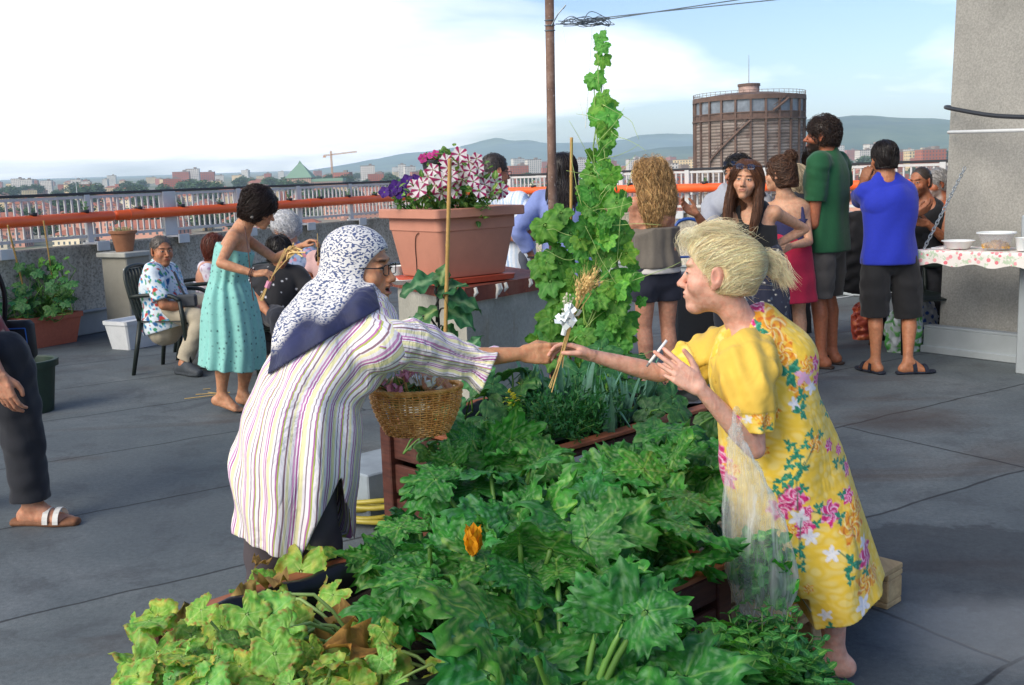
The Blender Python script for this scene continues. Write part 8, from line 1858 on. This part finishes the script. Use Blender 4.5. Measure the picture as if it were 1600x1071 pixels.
for n in 'rl': sandal(J, n, '2d2a28', closed=True)
q = J['wr_l']+V(-.10, -.02, -.03); dish(q, [(.026, 0), (.027, .001), (.036, .10), (.039, .103), (.036, .104), (.025, .004), (0, .003)], 'clear plastic cup in the hand of the man in grey', M_clear, 'cup', 'cup')
# --- frowning woman in the black vest
Y = 6.7; J = stand(X_(1186, Y), Y, H_from(1172, 252, Y), 205, True); J['head'] = at(1166, 282, Y-.05); J['neck'] = at(1174, 320, Y+.03); J['hf'] = yawdir(203, 4); J['hu'] = V(.10, 0, 1); J['hs'] = .98; J['sh_l'] = at(1210, 332, Y-.06); J['sh_r'] = at(1148, 340, Y+.06)
J['el_l'] = at(1258, 358, Y+.12); J['wr_l'] = at(1203, 388, Y+.0); J['hands'] = dict(l=dict(d=V(-.75, .3, -.55), pal=V(-.3, .8, .3), curl='hold')); J['chest'] = at(1178, 372, Y); 
person('frowning woman with long brown hair in a black sleeveless top, hand on her hip', J, h=.0075, hf=.0032, skin='d3a07f', face=dict(brow='3a2318', lip='b5705f', iris='2b1c14', nose=1.05, jaw=.94, red=.2))
S = torso_loft(Sdf(), J, .012, top=0, hem=.06, cut=(True, True)); S.loft([J['chest']+UZ*.02, J['sh_l']*.45+J['neck']*.55+UZ*.0], [.07, .05], [.12, .085], J['r'], .02); S.loft([J['chest']+UZ*.02, J['sh_r']*.45+J['neck']*.55], [.07, .05], [.12, .085], J['r'], .02)
S.ell(J['neck']+yawdir(205)*.09-UZ*.04, (.045, .09, .085), None, .01, 's'); garment(J, 'top', S, '141417')
S = Sdf(); skirt(S, J, [J['waist']-UZ*.03, J['pelvis'], J['pelvis']-UZ*.25, J['pelvis']-UZ*.42], V(.15, .175, .19, .20), V(.12, .14, .16, .17)); garment(J, 'skirt', S, blobs('22263a', ['d8d4c8', '55606f'], .04, 170, .9))
S, w_ = hair_cap(J, .014, .07, -.08, fr=(.070, .10, .118))
for sg in (-1, 1): S.loft([w_(sg*.070, -.01, .04), w_(sg*.085, -.005, -.06), w_(sg*.092, .015, -.17), w_(sg*.085, .035, -.27), w_(sg*.08, .04, -.33)], [.022, .024, .024, .020, .010], [.045, .045, .04, .03, .012], J['A'][0], .02)
S.loft([w_(0, -.06, -.0), w_(0, -.08, -.15), w_(0, -.08, -.26)], [.08, .075, .05], [.05, .04, .02], J['A'][0], .03); hair_obj(J, S, '6b4630', 2400, flow_down(J, 26, .0), 18, .018, .0010, .004, (.003, .08), 0, 13, .007, .12, .3)
spectacles(J, '2a3350', up=.085, dy=.080, fill=plain('sunglass', hexc('1c2a4a'), .12, .1, bump=0)); m = MB(); e = w_(-.086, .0, -.075); m.tube([e+V(math.cos(a)*.018, 0, math.sin(a)*.022-.01) for a in np.linspace(0, 6.283, 17)], .003, 5); m.build('earring', plain('earring_metal', hexc('b8a888'), .3, .1, metal=.6), J['o']); sandal(J, 'r', '2d2a28'); sandal(J, 'l', '2d2a28')
# --- woman with the bun, navy top and red skirt
Y = 7.6; J = stand(X_(1234, Y), Y, H_from(1218, 244, Y), -12, True); J['head'] = at(1218, 272, Y); J['neck'] = at(1226, 304, Y); J['hf'] = yawdir(-55); J['el_r'] = at(1264, 378, Y-.1); J['wr_r'] = at(1235, 385, Y-.25); J['sh_r'] = at(1256, 326, Y); J['sh_l'] = at(1203, 326, Y+.1)
person('woman with her brown hair in a bun, navy vest top and red skirt', J, h=.008, hf=.0045, skin='d0a080', face=dict(brow='3a2318')); S = torso_loft(Sdf(), J, .012, top=0, hem=.02, cut=(True, True)); S.plane(J['sh_r']-UZ*.07, UZ)
for n in 'rl': S.chain([J['sh_'+n]*.62+J['neck']*.38-UZ*.13-J['f']*.108, J['sh_'+n]*.6+J['neck']*.4-UZ*.04-J['f']*.085, J['sh_'+n]*.58+J['neck']*.42+UZ*.038, J['sh_'+n]*.6+J['neck']*.4-UZ*.10+J['f']*.11], [.016, .014, .014, .016], .005)
garment(J, 'top', S, '2b2d58', None, .007); S = Sdf(); skirt(S, J, [J['waist']-UZ*.04, J['pelvis']-UZ*.02, J['pelvis']-UZ*.20, J['pelvis']-UZ*.34], V(.150, .176, .195, .205), V(.11, .135, .15, .16), (6, .001, .006, .3)); garment(J, 'skirt', S, 'b3163f')
S, w_ = hair_cap(J, .014, .055, -.09, bulge=[((.012, -.080, .122), (.044, .042, .044), .003), ((0, -.07, -.06), (.07, .06, .07), .03)]); hair_obj(J, S, '5b3d2a', 1200, lambda P: (w_(.012, -.080, .115)-P)/(np.linalg.norm(w_(.012, -.080, .115)-P, axis=1)[:, None]+.01)+np.cross(P-w_(.012, -.080, .115), V(0, 1, 0))*6, 9, .012, .0018, .006, (.003, .05), .1, 14, .0075, .4, .4); sandal(J, 'r', '241f1e'); sandal(J, 'l', '241f1e')
# --- two more faces behind
Y = 8.7; J = stand(X_(1246, Y), Y, H_from(1246, 262, Y), -30, True); person('person with ash blond hair behind the woman with the bun', J, h=.012, hf=.007, skin='c99575'); S = torso_loft(Sdf(), J, .02, hem=.12); sleeve(S, J, 'r', .7, .02); sleeve(S, J, 'l', .7, .02); garment(J, 'shirt', S, '20242e', None, .011); garment(J, 'trousers', trousers(Sdf(), J, 1.95, .014), '1e2026', None, .011)
S, w_ = hair_cap(J, .018, .05, -.10); hair_obj(J, S, 'b5a488', 600, flow_down(J), 9, .014, .002, .005, (0, 1), .2, 15, .01, .3); sandal(J, 'r', '2d2a28'); sandal(J, 'l', '2d2a28')
Y = 9.2; J = stand(X_(1272, Y), Y, H_from(1271, 228, Y), 190, True); J['hf'] = yawdir(195); person('dark haired woman facing the camera, glimpsed beside the green shirt', J, h=.012, hf=.005, skin='c9957a', face=dict(brow='1f1512')); S = torso_loft(Sdf(), J, .02, hem=.12); sleeve(S, J, 'r', .7, .02); sleeve(S, J, 'l', .7, .02); garment(J, 'shirt', S, 'a8413a', None, .011); garment(J, 'trousers', trousers(Sdf(), J, 1.95, .014), '2a2e38', None, .011)
S, w_ = hair_cap(J, .016, .055, -.09); S.loft([w_(0, -.05, 0), w_(0, -.07, -.2)], [.09, .07], [.06, .03], J['A'][0], .03); hair_obj(J, S, '1f1714', 600, flow_down(J), 12, .016, .002, .005, (0, 1), .0, 16, .01, .2); sandal(J, 'r', '2d2a28'); sandal(J, 'l', '2d2a28')
# --- tall bearded man in green
Y = 7.75; J = stand(X_(1292, Y), Y, H_from(1285, 184, Y), -52); J['head'] = at(1284, 212, Y); J['hf'] = yawdir(-68, 2); arm_to(J, 'l', at(1258, 352, Y+.05), V(-.2, -.4, -.9), V(-.6, .8, .1), V(.5, .3, -.5)); arm_to(J, 'r', at(1285, 352, Y+.35), V(.6, .2, -.6), V(-.8, .5, .1), V(0, .3, -.9))
J['el_l'] = at(1271, 350, Y-.16); J['wr_l'] = at(1250, 322, Y+.02)
person('tall bearded man in a dark green T-shirt and grey shorts, seen from behind', J, h=.009, hf=HS_, skin='a9694a', face=dict(beard=1.0, beardc='2a1f1a', brow='2a1f1a'))
S = torso_loft(Sdf(), J, .034, hem=.13, noise=(.16, .010, 15, np.diag([1, 1, .5]))); sleeve(S, J, 'r', .62, .026); sleeve(S, J, 'l', .62, .026); garment(J, 'shirt', S, '11532f'); garment(J, 'shorts', trousers(Sdf(), J, 1.0, .026), '4a4744')
short_hair(J, '2f2018', .015, 1500, .0018, .060, -.06, .011, 17, 1.1, 6, .013, wave=(.005, .03)); 
for n in 'rl': sandal(J, n, '3b2a22')
# --- man in the blue T-shirt taking a picture
Y = 7.45; J = stand(X_(1392, Y), Y, H_from(1381, 222, Y), -6); J['head'] = at(1381, 248, Y+.03); J['neck'] = at(1385, 276, Y); J['sh_l'] = at(1354, 301, Y+.03); J['sh_r'] = at(1414, 301, Y+.03); J['el_l'] = at(1342, 312, Y+.27); J['wr_l'] = at(1349, 283, Y+.40); J['el_r'] = at(1420, 318, Y+.27); J['wr_r'] = at(1375, 290, Y+.42)
J['hands'] = dict(l=dict(d=V(.35, .2, .8), pal=V(.5, .7, 0), curl='hold', thumb=.5), r=dict(d=V(-.5, .2, .8), pal=V(-.5, .7, 0), curl='hold', thumb=.5)); J['hf'] = yawdir(-8, -4); J['g'] = .98
J['hip_l'] = J['hip_l']-J['r']*.02; J['hip_r'] = J['hip_r']+J['r']*.02; J['an_l'] = at(1368, 570, Y-.05); J['an_l'][2] = .085; J['an_r'] = at(1418, 572, Y-.12); J['an_r'][2] = .085; J['kn_l'] = at(1367, 490, Y); J['kn_r'] = at(1420, 492, Y); J['ft_l'] = V(-.35, .9, 0); J['ft_r'] = V(.95, .05, 0)
person('man in a bright blue T-shirt and black knee shorts holding up a camera', J, h=.009, hf=HS_, skin='b67a56'); S = torso_loft(Sdf(), J, .036, hem=.12, noise=(.17, .009, 16, np.diag([1, 1, .6]))); sleeve(S, J, 'r', .85, .026); sleeve(S, J, 'l', .85, .026); garment(J, 'shirt', S, '1b2fae')
garment(J, 'shorts', trousers(Sdf(), J, 1.06, .022), '131316'); short_hair(J, '1d1513', .010, 1000, .0016, .07, -.06, .012, 18, .25, 7, .004, bulge=[((0, -.085, .06), (.045, .04, .045), .015)])
for n in 'rl': sandal(J, n, '1d2230')
m = MB(); q = at(1361, 268, Y+.46); m.box(q, (.11, .035, .065), bev=.008); m.lathe(q+V(.0, .018, 0), [(.025, 0), (.025, .03), (.02, .03)], 16, ax=frame(V(0, 0, 1), V(0, 1, 0))); tag(m.build('camera', M_dark, None, q), 'compact black camera held up by the man in blue', 'camera')
# --- bald man in the black vest, grey haired man in orange
Y = 8.7; J = stand(X_(1446, Y), Y, 1.60, 200); J['head'] = at(1438, 284, Y); J['hf'] = yawdir(235, -5); J['neck'] = at(1446, 312, Y+.02); J['g'] = 1.1; J['sh_r'] = at(1424, 328, Y+.08); J['sh_l'] = at(1478, 330, Y-.08); J['chest'] = at(1450, 360, Y); arm_to(J, 'r', at(1432, 335, Y-.3), V(-.4, .2, -.8), V(.7, -.1, .4), V(0, .7, .4)); arm_to(J, 'l', at(1450, 350, Y-.25), V(.6, .1, -.7), V(-.9, 0, .2), V(0, .7, .3))
person('bald man in a black sleeveless vest beside the pillar, arms folded', J, h=.009, hf=.005, skin='aa6f50', face=dict(beard=.5, beardc='4a3a33', brow='2a1f1a')); S = torso_loft(Sdf(), J, .018, top=1, hem=.1); S.ell(J['neck']+yawdir(200)*.08, (.08, .1, .10), None, .01, 's'); garment(J, 'vest', S, '15161b'); garment(J, 'trousers', trousers(Sdf(), J, 1.95, .016), '24262d'); short_hair(J, '4a413b', .002, 500, .0014, .095, -.06, .006, 19, .5, 3, .003)
for n in 'rl': sandal(J, n, '2d2a28', closed=True)
Y = 9.3; J = stand(X_(1474, Y), Y, 1.57, 220); J['head'] = at(1463, 287, Y); J['neck'] = at(1472, 314, Y); J['sh_r'] = at(1448, 330, Y+.1); J['sh_l'] = at(1500, 332, Y-.1); J['chest'] = at(1474, 360, Y); J['hf'] = yawdir(258, -12); person('grey haired man in an orange shirt, half hidden behind the pillar', J, h=.010, hf=.005, skin='b3704f', face=dict(beard=.8, beardc='b5b2ae', brow='8d8a86')); S = torso_loft(Sdf(), J, .02, hem=.1); sleeve(S, J, 'r', .8, .02); sleeve(S, J, 'l', .8, .02); garment(J, 'shirt', S, 'b5562f'); garment(J, 'trousers', trousers(Sdf(), J, 1.95, .016), '3a3e48'); short_hair(J, 'a9a7a6', .012, 800, .0017, .07, -.06, .010, 20, .6, 5, .006)
for n in 'rl': sandal(J, n, '2d2a28', closed=True)
# --- man walking out of the picture at the left edge
Y = 4.7; J = stand(X_(-60, Y), Y, 1.74, 95); J['hf'] = yawdir(80, -6)
for q, p_ in dict(head=(-75, 300, Y), neck=(-88, 360, Y), chest=(-66, 450, Y), waist=(-50, 505, Y), pelvis=(-32, 556, Y), sh_r=(-62, 420, Y-.2), sh_l=(-62, 420, Y+.2), el_r=(-42, 520, Y-.24), wr_r=(0, 588, Y-.27), el_l=(-90, 520, Y+.2), wr_l=(-95, 600, Y+.2), hip_r=(4, 562, Y-.08), kn_r=(34, 668, Y-.08), an_r=(50, 800, Y-.08), hip_l=(-40, 560, Y+.1), kn_l=(-60, 680, Y+.1), an_l=(-120, 790, Y+.1)).items(): J[q] = at(*p_)
J['an_r'][2] = .09; J['an_l'][2] = .09; J['ft_r'] = V(1, -.12, 0); J['ft_l'] = V(1, 0, 0); J['hands'] = dict(r=dict(d=V(.22, 0, -.97), pal=V(.1, 1, 0), curl='relax', thumb=.4, h=.003))
person('man in dark trousers and brown sandals stepping in at the left edge', J, h=.0075, hf=.004, skin='c78f70'); garment(J, 'trousers', trousers(Sdf(), J, 1.92, .030, .085), '191c24', None, .0065); S = torso_loft(Sdf(), J, .026, hem=.06); sleeve(S, J, 'r', .85, .026); sleeve(S, J, 'l', .85, .026); garment(J, 'shirt', S, blobs('8c2c30', ['3a2a2c', 'b99a88'], .05, 190, .6)); short_hair(J, '2f241e', .014, 700, .0018, .06, -.06, .01, 21, .5); spectacles(J, '202024', fill=plain('sunglass', hexc('1c2a4a'), .12, .1, bump=0))
sandal(J, 'l', '6d4a36'); k = 1; an = J['an_r']; ff = unit(V(1, -.12, 0)); rt = np.cross(ff, UZ); b = V(an[0], an[1], 0); S = Sdf(); S.loft([b-ff*.085+UZ*.012, b+ff*.02+UZ*.012, b+ff*.12+UZ*.012, b+ff*.205+UZ*.014], [.038, .035, .050, .034], [.020]*4, rt, .01); so = garment(J, 'sandal', S, '7d5338', plain('cork_sole', hexc('7d5338'), .75, .25, 40), .004)
m = MB()
for x in (.135, .085): 
    m = MB(); P = []; F = []
    for i_, a in enumerate(np.linspace(0, math.pi, 13)):
        for dy in (-1, 1):
            for dz in (0, 1): P.append(b+ff*(x+dy*.013)+rt*math.cos(a)*(.050+dz*.003)+UZ*(.015+(.062+dz*.004)*math.sin(a)))
    for i_ in range(12): a_ = i_*4; F += [(a_+1, a_+5, a_+7, a_+3), (a_, a_+2, a_+6, a_+4), (a_, a_+4, a_+5, a_+1), (a_+2, a_+3, a_+7, a_+6)]
    m.raw(P, F); m.build('strap', plain('strap_white', hexc('c9c9c4'), .5), so)
cb_ = at(30, 532, 4.95); root = empty('camera_bag', cb_, 'black camera bag with blue piping at the left edge', 'bag'); m = MB(); m.box(cb_, (.14, .09, .19), bev=.025); smooth_by_angle(m.build('body', plain('bag_black', hexc('14161b'), .7, .2, 40, .3, 300, .001), root), 50); m = MB(); 
for z_ in (.062, -.055): m.tube([cb_+V(-.055, -.047, z_), cb_+V(.055, -.047, z_)], .0028, 5)
m.tube([cb_+V(.055, -.047, .062), cb_+V(.058, -.047, 0), cb_+V(.055, -.047, -.055)], .0028, 5); m.tube([cb_+V(-.055, -.047, .062), cb_+V(-.058, -.047, 0), cb_+V(-.055, -.047, -.055)], .0028, 5); m.build('piping', plain('piping_blue', hexc('2f6fc0'), .5), root); m = MB(); m.box(cb_+V(-.005, -.048, .01), (.035, .006, .07), bev=.002); m.build('patch', plain('patch_grey', hexc('7d8288'), .6), root)
m = MB(); m.tube(crom([cb_+V(-.06, 0, .085), at(5, 450, 4.85), at(-25, 385, 4.7)], 10), .012, 6); m.build('strap', M_dark, root); m = MB(); m.tube(crom([cb_+V(.02, -.03, -.095), cb_+V(.03, -.03, -.13), cb_+V(.025, -.03, -.15)], 6), .006, 5); m.build('buckle_strap', M_dark, root)
# --- odds and ends on the floor
Y = 9.1; c = V(X_(1340, Y), Y, 0); ch = chair('dark plastic chair with a black jacket behind the man in blue', c[0], c[1], 20); S = Sdf(); S.loft([c+V(0, -.28, .45), c+V(0, -.30, .8), c+V(0, -.29, 1.05)], [.20, .23, .20], [.05, .06, .05], V(1, 0, 0), .02, fold=(5, .01, .004, 1), noise=(.1, .008, 4)); v_, f_ = polygonise(S, .011); tag(meshobj('jacket', v_, f_, M_cloth(), None, c+V(0, -.3, .9), np.repeat(hexc('16161a')[None], len(v_), 0)), 'black jacket draped over a chair between green and blue shirts', 'jacket')
chair('dark green plastic chair under the end of the flowered shelf', X_(1440, 8.3), 8.35, 170)
def shopping(px, py, Y, w_, h_, cols, label, seed):
    c = at(px, py, Y); c = V(c[0], c[1], 0); S = Sdf(); S.loft([c+UZ*.01, c+UZ*h_*.4, c+UZ*h_*.85, c+UZ*h_], [w_*.45, w_*.5, w_*.42, w_*.2], [w_*.3, w_*.33, w_*.26, w_*.08], V(1, .2, 0), .01, fold=(6, .004, .012, 1), noise=(.06, .008, seed)); v_, f_ = polygonise(S, .008); tag(meshobj('shopping_bag', v_, f_, attr_mat('poly_bag', .35, .1, 20, 0), None, c, blobs(cols[0], cols[1:], .07, seed*3, .3)(v_)), label, 'bag')
shopping(1412, 545, 8.25, .30, .30, ['b9c4c0', '6fae5a', '4f9a48', 'd5dadb'], 'white and green plastic carrier bag on the floor behind the man in blue', 7); shopping(1440, 530, 8.6, .26, .34, ['b5bcc6', '2f58a8', 'd0d4da'], 'white and blue plastic carrier bag under the shelf', 8); shopping(1352, 535, 8.9, .24, .30, ['b9503a', 'd8764a', '8d3328'], 'orange red plastic bag behind the legs of the man in blue', 9)
# blue sack truck and black crate
Y = 8.9; c = V(X_(1077, Y), Y, 0); root = empty('sack_truck', c, 'blue tubular hand truck leaning by the wall behind the blond woman', 'hand truck'); Mb = plain('blue_steel', hexc('254f9a'), .4, .15); m = MB(); m.tube(crom([c+V(-.13, 0, .05), c+V(-.13, .05, .8), c+V(-.11, .06, 1.0), c+V(-.05, .065, 1.06), c+V(.05, .065, 1.06), c+V(.11, .06, 1.0), c+V(.13, .05, .8), c+V(.13, 0, .05)], 40), .014, 8); m.build('frame', Mb, root, smooth=True)
for z_ in (.25, .5, .75): m = MB(); m.tube([c+V(-.13, .02, z_), c+V(.13, .02, z_)], .010, 6); m.build('crossbar', Mb, root)
for sg in (-1, 1): m = MB(); m.lathe(c+V(sg*.17, .05, .1), [(0, -.02), (.09, -.02), (.1, 0), (.09, .02), (0, .02)], 20, ax=frame(V(0, 1, 0), V(1, 0, 0))); m.build('wheel', M_dark, root, smooth=True)
m = MB(); m.box(c+V(0, -.1, .03), (.3, .2, .012)); m.build('toe_plate', Mb, root)
q = V(c[0]-.02, c[1]-.32, 0); m = MB(); m.box(q+UZ*.36, (.34, .26, .58), bev=.015); tag(m.build('crate', M_dark, None, q), 'black box standing on the blue hand truck', 'box')
q = ground(1068, 505); m = MB(); m.box(V(q[0], q[1], .012), (.22, .10, .02), np.array([[.9, .3, 0], [-.3, .9, 0], [0, 0, 1]]), .004); tag(m.build('tarp', plain('blue_sheet', hexc('2377c4'), .4, .1), None, q), 'small folded blue sheet on the floor behind the bare legs', 'sheet')
m = MB(); pts = [ground(x, y)+UZ*.008 for x, y in [(1035, 496), (1080, 497), (1150, 490), (1220, 470), (1300, 468), (1340, 462)]]; m.tube(crom(pts, 30), .008, 6); tag(m.build('cable', M_bar, None, pts[0]), 'pale cable lying across the floor behind the group', 'cable')
